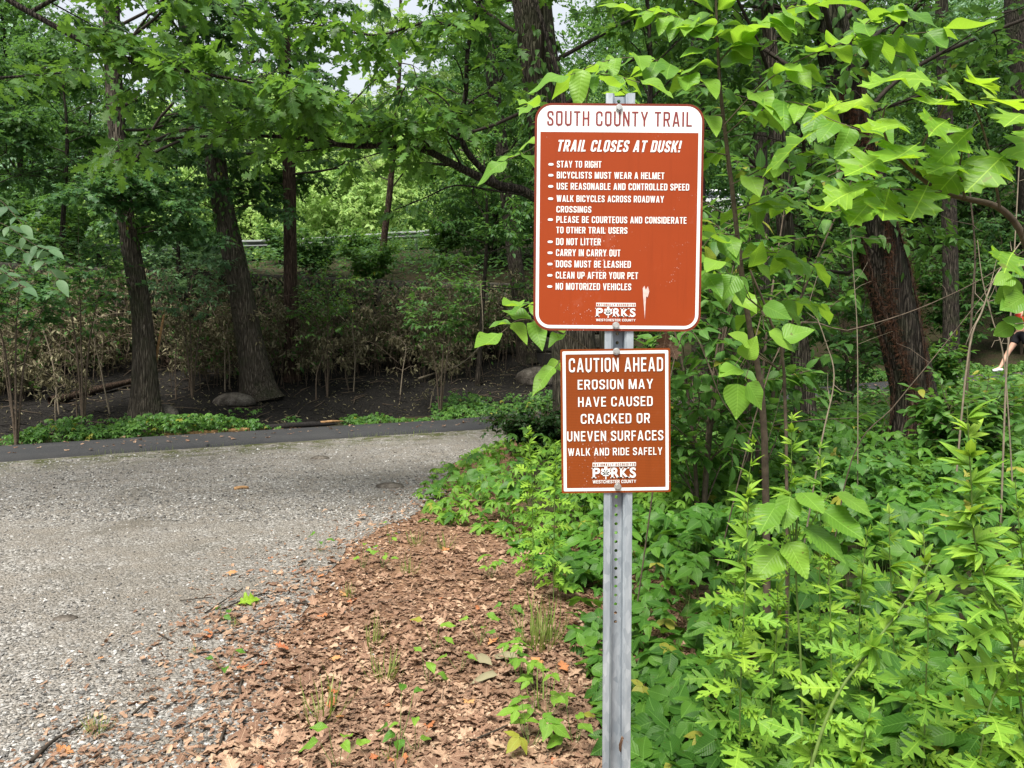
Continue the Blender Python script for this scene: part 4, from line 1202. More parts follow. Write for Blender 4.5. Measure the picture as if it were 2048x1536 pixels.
for xx, yy, zz in zip(x, y, z):
    h = g.uniform(.8, 2.1) + max(0, (xx + 6.5)) * .10; lean = g.normal(0, .22, 2)
    p = np.array([[xx, yy, zz], [xx + lean[0] * h * .4, yy + lean[1] * h * .3, zz + h * .5], [xx + lean[0] * h * 1.1, yy + lean[1] * h, zz + h]])
    pp = spline(p, 7); tube(a, pp, np.linspace(.008, .002, 7), 4, mat=1, cap=False)
    for _ in range(7):
        q = pp[g.integers(2, 7)]; dr = unit(np.array([*g.normal(0, 1, 2), g.uniform(-.1, .8)])) * g.uniform(.2, .6)
        tw = np.array([q, q + dr * .5, q + dr + [0, 0, -.12]]); tube(a, tw, [.003, .0024, .001], 3, mat=1, cap=False)
        m = g.integers(7, 15); t = g.uniform(.25, 1, m)[:, None]
        LP.append(tw[0] + (tw[2] - tw[0]) * t + g.normal(0, .05, (m, 3)))
        LD.append(np.stack([g.normal(0, .5, m), g.normal(0, .5, m), g.uniform(-1.1, .2, m)], 1)); LN.append(g.normal(0, 1, (m, 3)) + [0, -.6, .4]); LS.append(g.uniform(.07, .15, m))
LP, LD, LN, LS = map(np.concatenate, (LP, LD, LN, LS)); gr = g.random(len(LP)) < .16
leaves(a, 'dead', LP[~gr], LD[~gr], LN[~gr], LS[~gr], None, 0, g); leaves(a, 'ovate', LP[gr], LD[gr], LN[gr], LS[gr], None, 2, g)
for _ in range(150):        # tangled bare vines
    xb_ = g.uniform(-12, 2.5, 1); x_, y_ = along(xb_, np.array([g.uniform(4.2, 7.2)])); b_ = np.array([x_[0], y_[0], g1(x_[0], y_[0])]); h_ = g.uniform(.5, 2.4); w_ = g.normal(0, .9)
    tube(a, spline([b_ + [0, 0, g.uniform(0, .6)], b_ + [w_ * .3, g.normal(0, .2), h_ * .8], b_ + [w_ * .8, g.normal(0, .2), h_], b_ + [w_ * 1.2, g.normal(0, .3), h_ * g.uniform(.1, .9)]], 10), np.linspace(.008, .004, 10), 4, mat=1, cap=False)
tag(a.build('withered_brush', [M['withered'], M['twig'], M['wood']]), 'dry brown scorched brush massed in front of the stone wall', kind='stuff')
# creepers spilling over the top of the wall
a = Acc(); n = 9000; xb = g.uniform(-14, 3.0, n); hang = g.random(n) ** 1.5; nz = fbm(np.stack([xb * .8, 0 * xb, 0 * xb], 1), 18, 3)
hang = hang * np.clip(.75 + 2.2 * nz, .1, 1.6); x, y = along(xb, WALL_S - .42 - .30 * g.random(n) + .5 * (g.random(n) < .3))
P = np.stack([x, y, np.interp(x, *TX_Z) + 3.45 - 1.5 * hang + .1 * g.normal(0, 1, n)], 1)
dry = g.random(n) < .55
D_ = np.stack([g.normal(0, .6, n), g.normal(-.4, .4, n), g.uniform(-1.2, .1, n)], 1); N_ = g.normal(0, .4, (n, 3)) + [0, -.8, .6]
leaves(a, 'ovate', P[~dry], D_[~dry], N_[~dry], g.uniform(.08, .16, (~dry).sum()), None, 0, g); leaves(a, 'dead', P[dry], D_[dry], N_[dry], g.uniform(.08, .16, dry.sum()), None, 1, g)
tag(a.build('wall_creeper', [M['wood'], M['withered']]), 'half dead creeper hanging over the top of the stone wall', kind='stuff')
# charred sticks, ash and a few shrivelled leaves on the burnt soil
a = Acc()
n = 420; xb = g.uniform(-11, 2.5, n); s0 = g.uniform(2.2, 7.2, n); x, y = along(xb, s0); z = gz(x, y)
for xx, yy, zz in zip(x, y, z):
    l = g.uniform(.15, .9); th = g.normal(.4, .9); dd = np.array([math.cos(th), math.sin(th), g.normal(.05, .2)]) * l
    p = np.array([xx, yy, zz + .03]); tube(a, [p - dd / 2, p + g.normal(0, .05 * l, 3), p + dd / 2], [.008, .009, .004], 4, mat=g.integers(0, 2), cap=False)
n = 2600; xb = g.uniform(-11, 3, n); s0 = g.uniform(2.0, 7.2, n); x, y = along(xb, s0); z = gz(x, y)
th = g.uniform(0, 6.28, n)
leaves(a, 'dead', np.stack([x, y, z + .02], 1), np.stack([np.cos(th), np.sin(th), g.normal(0, .2, n)], 1), g.normal(0, .4, (n, 3)) + [0, 0, 1], g.uniform(.04, .1, n), None, 2, g)
tag(a.build('burnt_debris', [M['char_wood'], M['twig'], M['withered']]), 'charred sticks and shrivelled leaves on black burnt soil', kind='stuff')
# ------------------------------------------------------------------ trees
def bark_bump(n, seg, seed, amp=.10, k=3.0):
    th = np.linspace(0, 2 * np.pi, seg, endpoint=False)
    A, H = np.meshgrid(th, np.linspace(0, 1, n))
    p = np.stack([np.cos(A) * k, np.sin(A) * k, H * 7], -1).reshape(-1, 3)
    q = np.stack([np.cos(A) * .9, np.sin(A) * .9, H * 3], -1).reshape(-1, 3)
    return (1 + amp * 2 * fbm(p * 1.7, seed, 3) + amp * 1.6 * fbm(q, seed + 9, 2)).reshape(n, seg)

class Crown:
    """collects limbs (wood) and leaves of one tree"""
    def __init__(self, g): self.w = Acc(); self.g = g; self.P, self.D, self.N, self.S = [], [], [], []
    def twig(self, p0, dr, l, m, size, r=.004, droop=.15, wood=True, flat=.5, ang=.95):
        g = self.g
        dr = unit(dr); p1 = p0 + dr * l * .5 + g.normal(0, .05 * l, 3); p2 = p0 + dr * l + np.array([0, 0, -droop * l]) + g.normal(0, .06 * l, 3)
        if wood: tube(self.w, [p0, p1, p2], [r, r * .7, r * .35], 3, cap=False)
        t = np.clip((np.arange(m) + g.uniform(.2, .9, m)) / m, .12, 1)[:, None]
        P = np.where(t < .5, p0 + (p1 - p0) * t * 2, p1 + (p2 - p1) * (t * 2 - 1))
        tv = unit(p2 - p0); side = np.cross(tv, [0, 0, 1.0]); side = unit(side) if np.linalg.norm(side) > .05 else np.array([1.0, 0, 0])
        sg = np.where(np.arange(m) % 2 == 0, 1, -1)[:, None] * g.uniform(.6, 1.2, (m, 1))
        D = tv * math.cos(ang) + side * sg * math.sin(ang) + g.normal(0, .28, (m, 3)) + [0, 0, -.25]
        D = np.where(t > .93, tv + g.normal(0, .15, (m, 3)), D)
        self.P.append(P); self.D.append(D); self.N.append(g.normal(0, flat, (m, 3)) + [0, 0, 1.0]); self.S.append(size * g.uniform(.6, 1.15, m))
    def limb(self, pts, r0, r1, nsub, sublen, ntw, twl, m, size, start=.25, seg=6, wood_twigs=True, flat=.5, spread=.75, droop=.15, up=.1):
        g = self.g
        n = max(6, len(pts) * 3); pp = spline(pts, n); rad = np.linspace(r0, r1, n) ; tube(self.w, pp, rad, seg)
        L = np.linalg.norm(np.diff(pp, axis=0), axis=1).sum()
        for s in range(nsub):
            f = start + (1 - start) * (s + g.random()) / nsub; i = min(int(f * (n - 1)), n - 2); q = pp[i]; tv = unit(pp[i + 1] - pp[i])
            side = np.cross(tv, [0, 0, 1.0]); side = unit(side) if np.linalg.norm(side) > .05 else unit(g.normal(0, 1, 3))
            sg = 1 if s % 2 else -1
            dr = unit(tv * .7 + side * sg * g.uniform(.5, 1.1) + g.normal(0, .2, 3) + [0, 0, up])
            l = sublen * g.uniform(.55, 1.1) * (1.15 - .55 * f)
            e = q + dr * l + [0, 0, -.12 * l]; mid_ = q + dr * l * .5 + g.normal(0, .05 * l, 3)
            sp = spline([q, mid_, e], 6); tube(self.w, sp, np.linspace(max(rad[i] * .45, .004), .003, 6), 4, cap=False)
            for k in range(ntw):
                j = g.integers(1, 6); tvs = unit(sp[j] - sp[j - 1]); sd = unit(np.cross(tvs, [0, 0, 1.0]) + 1e-6)
                self.twig(sp[j], tvs * .6 + sd * g.choice([-1, 1]) * spread * g.uniform(.5, 1.2) + g.normal(0, .25, 3), twl * g.uniform(.6, 1.2), m, size, .0035, droop, wood_twigs, flat)
        self.twig(pp[-1], pp[-1] - pp[-2], twl, m, size, .004, droop, wood_twigs, flat)
    def leaf_acc(self, tpl, cut=None):
        a = Acc(); P = np.concatenate(self.P); D = np.concatenate(self.D); N = np.concatenate(self.N); S = np.concatenate(self.S)
        if cut is not None:
            k = cut(P); P, D, N, S = P[k], D[k], N[k], S[k]
        leaves(a, tpl, P, D, N, S, None, 0, self.g); return a

def trunk_mesh(pts, rad, seg, seed, amp=.10, flare=0.0, k=3.0):
    L = np.linalg.norm(np.diff(np.asarray(pts, float), axis=0), axis=1).sum()
    n = int(max(14, L * 9)); pp = spline(pts, n); rr = lerp_list(rad, n).copy()
    bump = bark_bump(n, seg, seed, amp, k)
    if flare:
        h = np.linspace(0, L, n); th = np.linspace(0, 2 * np.pi, seg, endpoint=False)
        lob = 1 + .35 * np.sin(th * 4 + seed) + .2 * np.sin(th * 7 + seed * 2)
        bump = bump + flare * np.exp(-h / .35)[:, None] * lob[None]
    a = Acc(); tube(a, pp, rr, seg, bump=bump); return a, pp, rr

def tree(name, label, cat, pts, rad, seed, leaf, tpl, size, nl=14, f0=.35, L=3.2, el=.35, nsub=8, ntw=5, m=9, twl=.55, bark='bark', seg=28, flare=.5, group=None,
         amp=.10, cut=None, sublen=None, flat=.5, wood_twigs=True, az=None, ivy=None, barkk=3.0, shoots=None):
    g = np.random.default_rng(seed)
    a, pp, rr = trunk_mesh(pts, rad, seg, seed, amp, flare, barkk)
    root = thing(name, label, cat, pp[0], group)
    a.build('trunk', M[bark], root)
    c = Crown(g); n = len(pp)
    for i in range(nl):
        f = f0 + (1 - f0) * (i + .5 * g.random()) / nl; q = min(int(f * (n - 1)), n - 2)
        a_ = i * 2.4 + g.uniform(-.4, .4) if az is None else g.uniform(*az)
        ll = L * (1.1 - .6 * (f - f0) / (1 - f0)) * g.uniform(.7, 1.15); e = el + g.normal(0, .15) + .5 * (f - f0) / (1 - f0)
        dr = np.array([math.cos(a_) * math.cos(e), math.sin(a_) * math.cos(e), math.sin(e)])
        p0 = pp[q]; p1 = p0 + dr * ll * .45 + g.normal(0, .07 * ll, 3); p2 = p0 + dr * ll * .8 + g.normal(0, .1 * ll, 3) + [0, 0, .02 * ll]; p3 = p0 + dr * ll + [0, 0, -.10 * ll]
        c.limb([p0, p1, p2, p3], min(rr[q] * .2, .026) + .006, .006, nsub, (sublen or ll * .45), ntw, twl, m, size, flat=flat, wood_twigs=wood_twigs)
    if shoots is not None:      # short leafy shoots low on the trunk
        s0, s1, ns, sl = shoots
        for i in range(ns):
            q = int((s0 + (s1 - s0) * g.random()) * (n - 1)); a_ = g.uniform(0, 6.28); ll = sl * g.uniform(.6, 1.2)
            dr = np.array([math.cos(a_), math.sin(a_), g.uniform(-.05, .35)]); p0 = pp[q]
            c.limb([p0, p0 + dr * ll * .5 + [0, 0, .06], p0 + dr * ll + [0, 0, -.12 * ll]], .014, .004, 6, ll * .5, 4, twl * .8, m, size * .9, start=.3, flat=.35)
    c.w.build('branches', M['twig_dark'], root)
    la = c.leaf_acc(tpl, cut)
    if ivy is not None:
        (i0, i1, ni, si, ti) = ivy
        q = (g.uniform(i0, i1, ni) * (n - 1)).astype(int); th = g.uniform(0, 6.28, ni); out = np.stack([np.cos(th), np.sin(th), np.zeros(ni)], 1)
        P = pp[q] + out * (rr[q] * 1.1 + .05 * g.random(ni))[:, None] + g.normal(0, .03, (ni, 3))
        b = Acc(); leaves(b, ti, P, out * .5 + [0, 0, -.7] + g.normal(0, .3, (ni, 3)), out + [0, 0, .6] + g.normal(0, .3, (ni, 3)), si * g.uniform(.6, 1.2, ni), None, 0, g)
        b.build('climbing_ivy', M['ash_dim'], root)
    la.build('crown', M[leaf], root)
    return root, pp, rr
def pxpath(lst): return [at(*p) for p in lst]
def based(px, py, Y, dz=-.08):
    p = at(px, py, Y); p[2] = g1(p[0], p[1]) + dz; return p

# left trees beyond the trail
def up(p, *q):
    return [p] + [at(*k) for k in q]
tree('tree', 'straight grey trunked tree with a leaning dead stick at its base, nearest the trail', 'tree',
     up(based(293, 815, 14.2), (285, 640, 14.1), (262, 500, 14.0), (243, 380, 14.0), (230, 200, 14.0), (222, 0, 14.0), (215, -400, 14.1), (222, -800, 14.2)), [.25, .175, .16, .15, .145, .14, .11, .05], 101,
     'maple', 'maple', .15, nl=18, f0=.42, L=3.6, m=12, bark='bark', az=(-1.7, 1.5), shoots=(.32, .46, 13, 1.4), ivy=(.30, .75, 420, .12, 'ovate'))
tree('tree', 'thick furrowed trunk leaning to the left over the burnt ground', 'tree',
     up(based(522, 782, 17.0), (500, 680, 16.9), (474, 540, 16.7), (447, 420, 16.6), (424, 280, 16.5), (396, 150, 16.4), (368, 10, 16.3), (300, -400, 16.2), (250, -700, 16.2)), [.38, .29, .25, .23, .21, .20, .19, .13, .05], 102,
     'maple', 'maple', .16, nl=18, f0=.47, L=4.0, m=12, bark='bark', shoots=(.36, .5, 9, 1.3), flare=.35, ivy=(.33, .6, 380, .12, 'ovate'))
tree('tree', 'slim red brown trunk in front of the guard rail', 'tree',
     up(based(585, 765, 18.4), (582, 640, 18.3), (580, 480, 18.3), (577, 310, 18.3), (570, 120, 18.3), (575, -300, 18.3), (580, -500, 18.3)), [.20, .165, .155, .15, .14, .09, .03], 103,
     'wood', 'maple', .15, nl=15, f0=.46, L=3.2, m=12, bark='bark_brown', shoots=(.42, .5, 5, 1.1), flare=.3)
tree('tree', 'tall grey trunk rising behind the top of the red sign', 'tree',
     up(based(1165, 800, 11.2), (1140, 600, 11.1), (1112, 380, 11.0), (1088, 200, 10.9), (1064, 0, 10.8), (1020, -300, 10.6), (990, -700, 10.5)), [.36, .30, .285, .275, .265, .2, .06], 104,
     'wood', 'ovate', .16, nl=16, f0=.46, L=3.4, m=12, bark='bark', seg=36, ivy=(.3, .62, 520, .13, 'ovate'))
tree('tree', 'slender dark trunk just beside the red sign', 'tree',
     up(on_ground(1052, 722, -.08), *[(x_, y_, on_ground(1052, 722)[1]) for x_, y_ in ((1040, 600), (1025, 480), (1008, 330), (985, 160), (970, 0), (960, -400))]), [.26, .225, .215, .20, .19, .16, .05], 105,
     'wood', 'ovate', .15, nl=15, f0=.44, L=3.0, m=12, bark='bark_dark', ivy=(.35, .8, 500, .13, 'ovate'))
tree('tree', 'thin forked reddish tree on the slope under the guard rail', 'tree',
     up(based(765, 560, 24), (768, 480, 24), (780, 380, 24), (790, 250, 24.2), (800, 120, 24.4), (800, -100, 24.4)), [.13, .11, .10, .08, .06, .02], 106,
     'far', 'maple', .18, nl=12, f0=.38, L=2.4, m=8, bark='bark_brown', seg=14, amp=.06)

# leafy understory in front of and above the wall
for i, (px, dd, hh, L_, leaf, tp_, sz, lab) in enumerate([
        (-40, 17.5, 4.4, 2.0, 'maple', 'maple', .15, 'maple with layered boughs at the very edge before the wall'),
        (125, 19.0, 5.2, 1.9, 'wood', 'maple', .15, 'dark leafy young tree between the edge and the nearest grey trunk'),
        (205, 21.5, 5.0, 1.7, 'maple', 'ovate', .14, 'young tree on the wall top behind the nearest grey trunk'),
        (360, 19.0, 6.0, 1.4, 'locust', 'ovate', .14, 'pale leaved young tree filling the gap between the leaning trunks'),
        (955, 19.5, 6.6, 2.2, 'wood', 'ovate', .15, 'leafy young tree beside the slender dark trunk')]):
    p = at(px, 700, dd); p[2] = g1(p[0], p[1]) - .05; q = np.array([.15 * math.sin(i * 2.1), 0, 0])
    tree('young_tree', lab, 'tree', [p, p + [0, 0, hh * .3] + q, p + [0, 0, hh * .65] + q * 2, p + [0, 0, hh] + q], [.07, .055, .04, .012], 150 + i, leaf, tp_, sz, nl=14, f0=.42, L=L_, el=.2, nsub=7, ntw=5, m=10, twl=.45,
         bark='bark_dark', seg=10, flare=.2, amp=.05, group='young trees by the wall', flat=.3)

# right hand trees
r5, p5, q5 = tree('tree', 'big dark trunk wrapped in hairy red vine roots', 'tree',
     up(based(1838, 898, 8.6), (1826, 780, 8.6), (1795, 640, 8.6), (1765, 500, 8.6), (1735, 380, 8.6), (1705, 240, 8.6), (1675, 110, 8.6), (1645, -30, 8.6), (1600, -300, 8.7), (1560, -700, 8.8)),
     [.30, .235, .228, .225, .22, .21, .20, .19, .15, .06], 107, 'wood', 'ovate', .16, nl=15, f0=.55, L=3.4, m=8, bark='bark_dark', seg=40, flare=.35, ivy=(.30, .9, 200, .17, 'ovate'))
tree('tree', 'small grey trunk beside the big vine wrapped one', 'tree',
     up(based(1616, 845, 9.2), (1606, 760, 9.2), (1592, 640, 9.2), (1578, 520, 9.2), (1565, 400, 9.2), (1550, 200, 9.2), (1530, -60, 9.2), (1520, -400, 9.2)), [.145, .118, .112, .105, .10, .09, .07, .03], 108,
     'ash_dim', 'ovate', .16, nl=13, f0=.42, L=2.4, m=8, bark='bark', seg=22, flare=.3, ivy=(.22, .5, 160, .13, 'ovate'))
tree('tree', 'dark trunk at the upper corner beyond the oak sapling', 'tree',
     up(on_ground(2090, 700, -.08), *[(x_, y_, on_ground(2090, 700)[1]) for x_, y_ in ((2070, 500), (2050, 200), (2032, 0), (2020, -400))]), [.38, .33, .31, .28, .10], 109,
     'wood', 'maple', .16, nl=14, f0=.40, L=3.2, m=8, bark='bark_dark', seg=22, az=(-1.1, 1.3))
tree('tree', 'slim dark tree between the vine wrapped trunk and the ash sapling', 'tree',
     up(based(1530, 700, 16), (1525, 500, 16), (1520, 250, 16), (1518, 0, 16), (1515, -400, 16)), [.16, .14, .13, .12, .04], 110,
     'wood', 'ovate', .16, nl=14, f0=.35, L=2.9, m=8, bark='bark_dark', seg=16)
tree('tree', 'dim trunk half hidden beside the vine wrapped tree', 'tree',
     up(based(1905, 690, 18.5), (1900, 500, 18.5), (1890, 200, 18.5), (1880, -100, 18.5), (1880, -400, 18.5)), [.2, .17, .16, .13, .05], 111,
     'wood', 'maple', .17, nl=12, f0=.62, L=2.6, m=8, bark='bark_dark', seg=16)
tree('tree', 'grey trunk behind the lower sign half lost in leaves', 'tree',
     up(based(1400, 720, 18.0), (1398, 500, 18), (1395, 200, 18), (1390, -100, 18), (1380, -400, 18)), [.2, .17, .16, .13, .05], 112,
     'wood', 'ovate', .17, nl=15, f0=.30, L=3.3, m=8, bark='bark_dark', seg=16)

# hairy vine on the big trunk
g = np.random.default_rng(8)
root = thing('climbing_vine', 'hairy brown vine climbing the big dark trunk', 'vine', p5[0])
a = Acc(); b = Acc(); n = len(p5)
for k, (off, r0) in enumerate(((-.9, .030), (-.3, .022), (.35, .018), (-1.6, .016))):
    idx = np.arange(1, int(n * .62)); h = idx / n
    th = -1.57 + off + .35 * np.sin(h * 14 + k * 2)
    pv = p5[idx] + np.stack([np.cos(th), np.sin(th), 0 * th], 1) * (q5[idx] * (1.06 + .35 * np.exp(-h * 18)) + r0 * .6)[:, None]
    tube(a, pv, np.linspace(r0, r0 * .5, len(pv)), 8, bump=1 + .3 * fbm(np.stack(np.meshgrid(np.arange(8) * 1.1, np.arange(len(pv)) * .6), -1).reshape(-1, 2) @ np.array([[1, 0, 0], [0, 1, 0]]), k, 2).reshape(len(pv), 8))
    for _ in range(int(1500 * (1 if k < 2 else .5))):
        f = g.random() ** .8; i = int(f * (len(pv) - 1)); q = pv[i]; tdir = np.array([-math.sin(th[i]), math.cos(th[i]), 0]) * g.choice([-1, 1]) * g.uniform(.2, 1)
        o = np.array([math.cos(th[i]), math.sin(th[i]), 0])
        e = q + tdir * g.uniform(.03, .12) + o * g.uniform(.0, .05) + [0, 0, g.normal(0, .05)]
        tube(b, [q, (q + e) / 2 + o * .015, e], [.0020, .0017, .0008], 3, cap=False)
a.build('stem', M['bark_brown'], root); b.build('rootlets', M['root_hair'], root)

# red oak whose limbs reach over the lot: its trunk stands behind the sign
g = np.random.default_rng(120)
base = based(1225, 905, 8.2)
tp = [base, at(1222, 760, 8.2), at(1212, 600, 8.2), at(1195, 490, 8.2), at(1160, 440, 8.15)]
a, pp, rr = trunk_mesh(tp, [.15, .11, .10, .085, .06], 22, 120, .08, .3)
root = thing('oak_tree', 'red oak with long crooked limbs reaching over the gravel from behind the sign', 'tree', base)
a.build('trunk', M['bark_dark'], root)
c = Crown(g)
D0 = 7.6
def L(lst, d0, d1):
    n = len(lst); return [at(x, y, d0 + (d1 - d0) * i / (n - 1)) for i, (x, y) in enumerate(lst)]
kw = dict(ntw=4, twl=.34, m=6, size=.185, flat=.45, spread=.8, droop=.2)
c.limb(L([(1200, 500), (1066, 392), (1000, 372), (950, 350), (900, 325), (850, 300), (790, 290), (700, 292), (600, 276), (500, 272), (350, 276), (250, 300)], 8.2, 6.8), .058, .006, 15, .85, start=.30, seg=8, **kw)
c.limb(L([(1000, 373), (940, 312), (922, 270), (921, 235), (932, 185), (934, 120), (942, 65), (957, 15), (960, -60), (980, -160)], 7.95, 7.2), .036, .012, 12, .7, start=.25, seg=7, **kw)
c.limb(L([(915, 278), (880, 262), (800, 260), (720, 250), (640, 235), (560, 232)], 7.7, 6.9), .018, .006, 10, .6, start=.35, seg=6, **kw)
c.limb(L([(1066, 393), (980, 380), (910, 371), (850, 396), (790, 420)], 8.06, 7.4), .014, .005, 3, .35, start=.7, seg=5, ntw=1, twl=.25, m=3, size=.14)
c.limb(L([(940, 60), (900, 50), (850, 45), (760, 70), (680, 60), (600, 40)], 7.4, 6.6), .016, .006, 12, .7, start=.1, seg=6, **kw)
c.limb(L([(925, 225), (900, 232), (860, 245), (800, 250)], 7.6, 7.2), .010, .005, 6, .5, start=.1, seg=5, **kw)
c.limb(L([(1200, 520), (1260, 400), (1300, 200), (1290, -40), (1250, -250)], 8.3, 8.8), .05, .012, 16, 1.0, start=.5, **kw)
c.limb(L([(1195, 490), (1150, 300), (1090, 60), (1000, -160), (900, -300)], 8.2, 8.6), .04, .012, 16, 1.0, start=.6, **kw)
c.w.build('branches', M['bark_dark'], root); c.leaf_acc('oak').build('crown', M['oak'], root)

# a second oak limb hanging in from a tree outside the picture, upper left
g = np.random.default_rng(121)
base = np.array([-6.2, 6.3, 0.0]); base[2] = g1(base[0], base[1]) - .05
a, pp, rr = trunk_mesh([base, base + [.05, 0, 2], base + [.15, .05, 4.2], base + [.1, .1, 7], base + [.1, .1, 10]], [.2, .16, .14, .09, .03], 22, 121, .08, .4)
root = thing('oak_tree', 'oak spreading a long leafy limb into the upper corner over the gravel', 'tree', base)
a.build('trunk', M['bark_dark'], root); c = Crown(g)
st = base + [.13, .04, 3.6]
c.limb([st] + L([(-300, -20), (-60, -30), (60, 25), (160, 80), (230, 110), (300, 127), (400, 146), (500, 165), (560, 178), (610, 190)], 6.3, 6.2), .032, .006, 24, .55, start=.40, seg=7, **kw)
c.limb(L([(60, 25), (130, -10), (240, -30), (340, -20), (420, 10), (500, 40)], 6.3, 6.6), .02, .006, 12, .6, start=.1, seg=6, **kw)
for i in range(10):
    q = min(int(len(pp) * (.45 + .05 * i)), len(pp) - 2); th = i * 2.4 + 1.1; e = np.array([math.cos(th), math.sin(th), .4]) * 2.4
    c.limb([pp[q], pp[q] + e * .5, pp[q] + e], .03, .008, 8, 1.0, start=.25, **kw)
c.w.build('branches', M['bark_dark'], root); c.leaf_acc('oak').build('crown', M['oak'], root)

# ------------------------------------------------------------------ woods beyond
def far_tree(name, label, base, h, rx, n, leaf, size, seed, group=None, low=.12, tpl='clump', bark='bark_dark', tr=.22):
    g = np.random.default_rng(seed)
    root = thing(name, label, 'tree', base, group)
    lean = g.normal(0, .04, 2) * h
    pts = [base + [0, 0, -.2], base + [lean[0] * .4, lean[1] * .4, h * .4], base + [lean[0], lean[1], h * .92]]
    a, pp, rr = trunk_mesh(pts, [tr, tr * .75, tr * .15], 12, seed, .08, .3)
    c = Crown(g)
    ncl = int(40 + rx * 16)
    zz = low + (1 - low) * g.random(ncl); th = g.uniform(0, 6.28, ncl)
    pr = np.sin(np.pi * np.clip((zz - low) / (1 - low), 0.03, .97) ** .75) ** .6
    rad = rx * pr * np.sqrt(g.uniform(.08, 1, ncl))
    cc = np.stack([base[0] + lean[0] * zz + np.cos(th) * rad, base[1] + lean[1] * zz + np.sin(th) * rad, base[2] + zz * h], 1)
    for q in range(0, ncl, 2):
        i = min(int((zz[q] * .8) * (len(pp) - 1)), len(pp) - 1); tube(a, [pp[i], (pp[i] + cc[q]) / 2 + [0, 0, .1], cc[q]], [rr[i] * .35 + .01, .02, .008], 4, cap=False)
    a.build('trunk', M[bark], root)
    m = n // ncl
    sg = np.array([.9, .9, .42]) * rx * .24
    P = (cc[:, None] + g.normal(0, 1, (ncl, m, 3)) * sg).reshape(-1, 3)
    out = unit(P - (base + [lean[0] * .5, lean[1] * .5, h * .5]))
    D = out * [1, 1, .2] + g.normal(0, .6, P.shape) + [0, 0, -.3]; N = g.normal(0, .5, P.shape) + [0, 0, 1.0] + out * .4
    b = Acc(); leaves(b, tpl, P, D, N, size * g.uniform(.6, 1.2, len(P)), None, 0, g)
    b.build('crown', M[leaf], root)
    return root
g = np.random.default_rng(200)
def spot(px, Y):
    p = at(px, 400, Y); p[2] = float(gz(np.array([p[0]]), np.array([p[1]]), False)[0]) - .1; return p
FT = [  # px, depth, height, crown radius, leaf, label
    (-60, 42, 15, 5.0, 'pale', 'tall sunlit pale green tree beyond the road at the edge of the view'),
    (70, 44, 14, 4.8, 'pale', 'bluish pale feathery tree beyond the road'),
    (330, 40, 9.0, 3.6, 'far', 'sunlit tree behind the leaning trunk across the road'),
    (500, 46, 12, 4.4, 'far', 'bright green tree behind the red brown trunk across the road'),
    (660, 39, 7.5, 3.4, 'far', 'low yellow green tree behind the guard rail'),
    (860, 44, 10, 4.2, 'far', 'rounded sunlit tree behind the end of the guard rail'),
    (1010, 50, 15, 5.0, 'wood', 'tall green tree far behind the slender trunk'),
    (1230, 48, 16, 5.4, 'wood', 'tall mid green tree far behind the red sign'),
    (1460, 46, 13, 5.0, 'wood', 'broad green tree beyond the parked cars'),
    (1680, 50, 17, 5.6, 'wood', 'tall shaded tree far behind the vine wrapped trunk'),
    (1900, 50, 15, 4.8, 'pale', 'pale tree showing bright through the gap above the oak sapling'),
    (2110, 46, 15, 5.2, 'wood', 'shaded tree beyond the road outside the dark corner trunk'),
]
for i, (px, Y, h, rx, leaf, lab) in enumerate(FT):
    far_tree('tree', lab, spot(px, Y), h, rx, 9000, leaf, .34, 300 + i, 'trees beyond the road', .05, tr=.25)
NT2 = [  # mid distance trees on the bank below the road
    (60, 24, 8.5, 3.0, 'wood', 'leafy bank tree at the far side of the grey trunks'),
    (990, 27, 9.0, 2.4, 'wood', 'dense leafy tree on the bank left of the red sign'),
    (1330, 27, 9.5, 3.2, 'maple', 'dark leafy tree on the bank behind the red sign'),
    (1620, 26, 9.0, 3.2, 'wood', 'leafy bank tree between the small and the big trunk'),
    (1800, 29, 9.0, 3.2, 'maple', 'dark bank tree behind the vine wrapped trunk'),
    (1985, 25, 8.0, 3.0, 'wood', 'leafy bank tree above the runner'),
]
for i, (px, Y, h, rx, leaf, lab) in enumerate(NT2):
    far_tree('tree', lab, spot(px, Y), h, rx, 8000, leaf, .20, 400 + i, 'leafy trees on the bank', .10, tr=.10)
# the wood that closes the view
g = np.random.default_rng(500)
a = Acc(); n = 46000
th = g.uniform(-1.05, 1.05, n); rad = g.uniform(62, 95, n)
x = np.sin(th) * rad; y = np.cos(th) * rad; zb = gz(x, y, False)
hmax = 13 + 9 * fbm(np.stack([x * .09, y * .09, 0 * x], 1), 33, 3) * 2 - 4.0 * (np.exp(-((th + .50) / .16) ** 2)) - 2.5 * np.exp(-((th + .12) / .10) ** 2)
P = np.stack([x, y, zb + hmax * g.random(n) ** .8], 1)
leaves(a, 'clump', P, g.normal(0, 1, (n, 3)) + [0, 0, -.3], g.normal(0, .6, (n, 3)) + [0, -.4, 1], g.uniform(.7, 1.5, n), None, 0, g)
tag(a.build('far_woods', M['far']), 'hazy mass of woods beyond the road', kind='stuff')
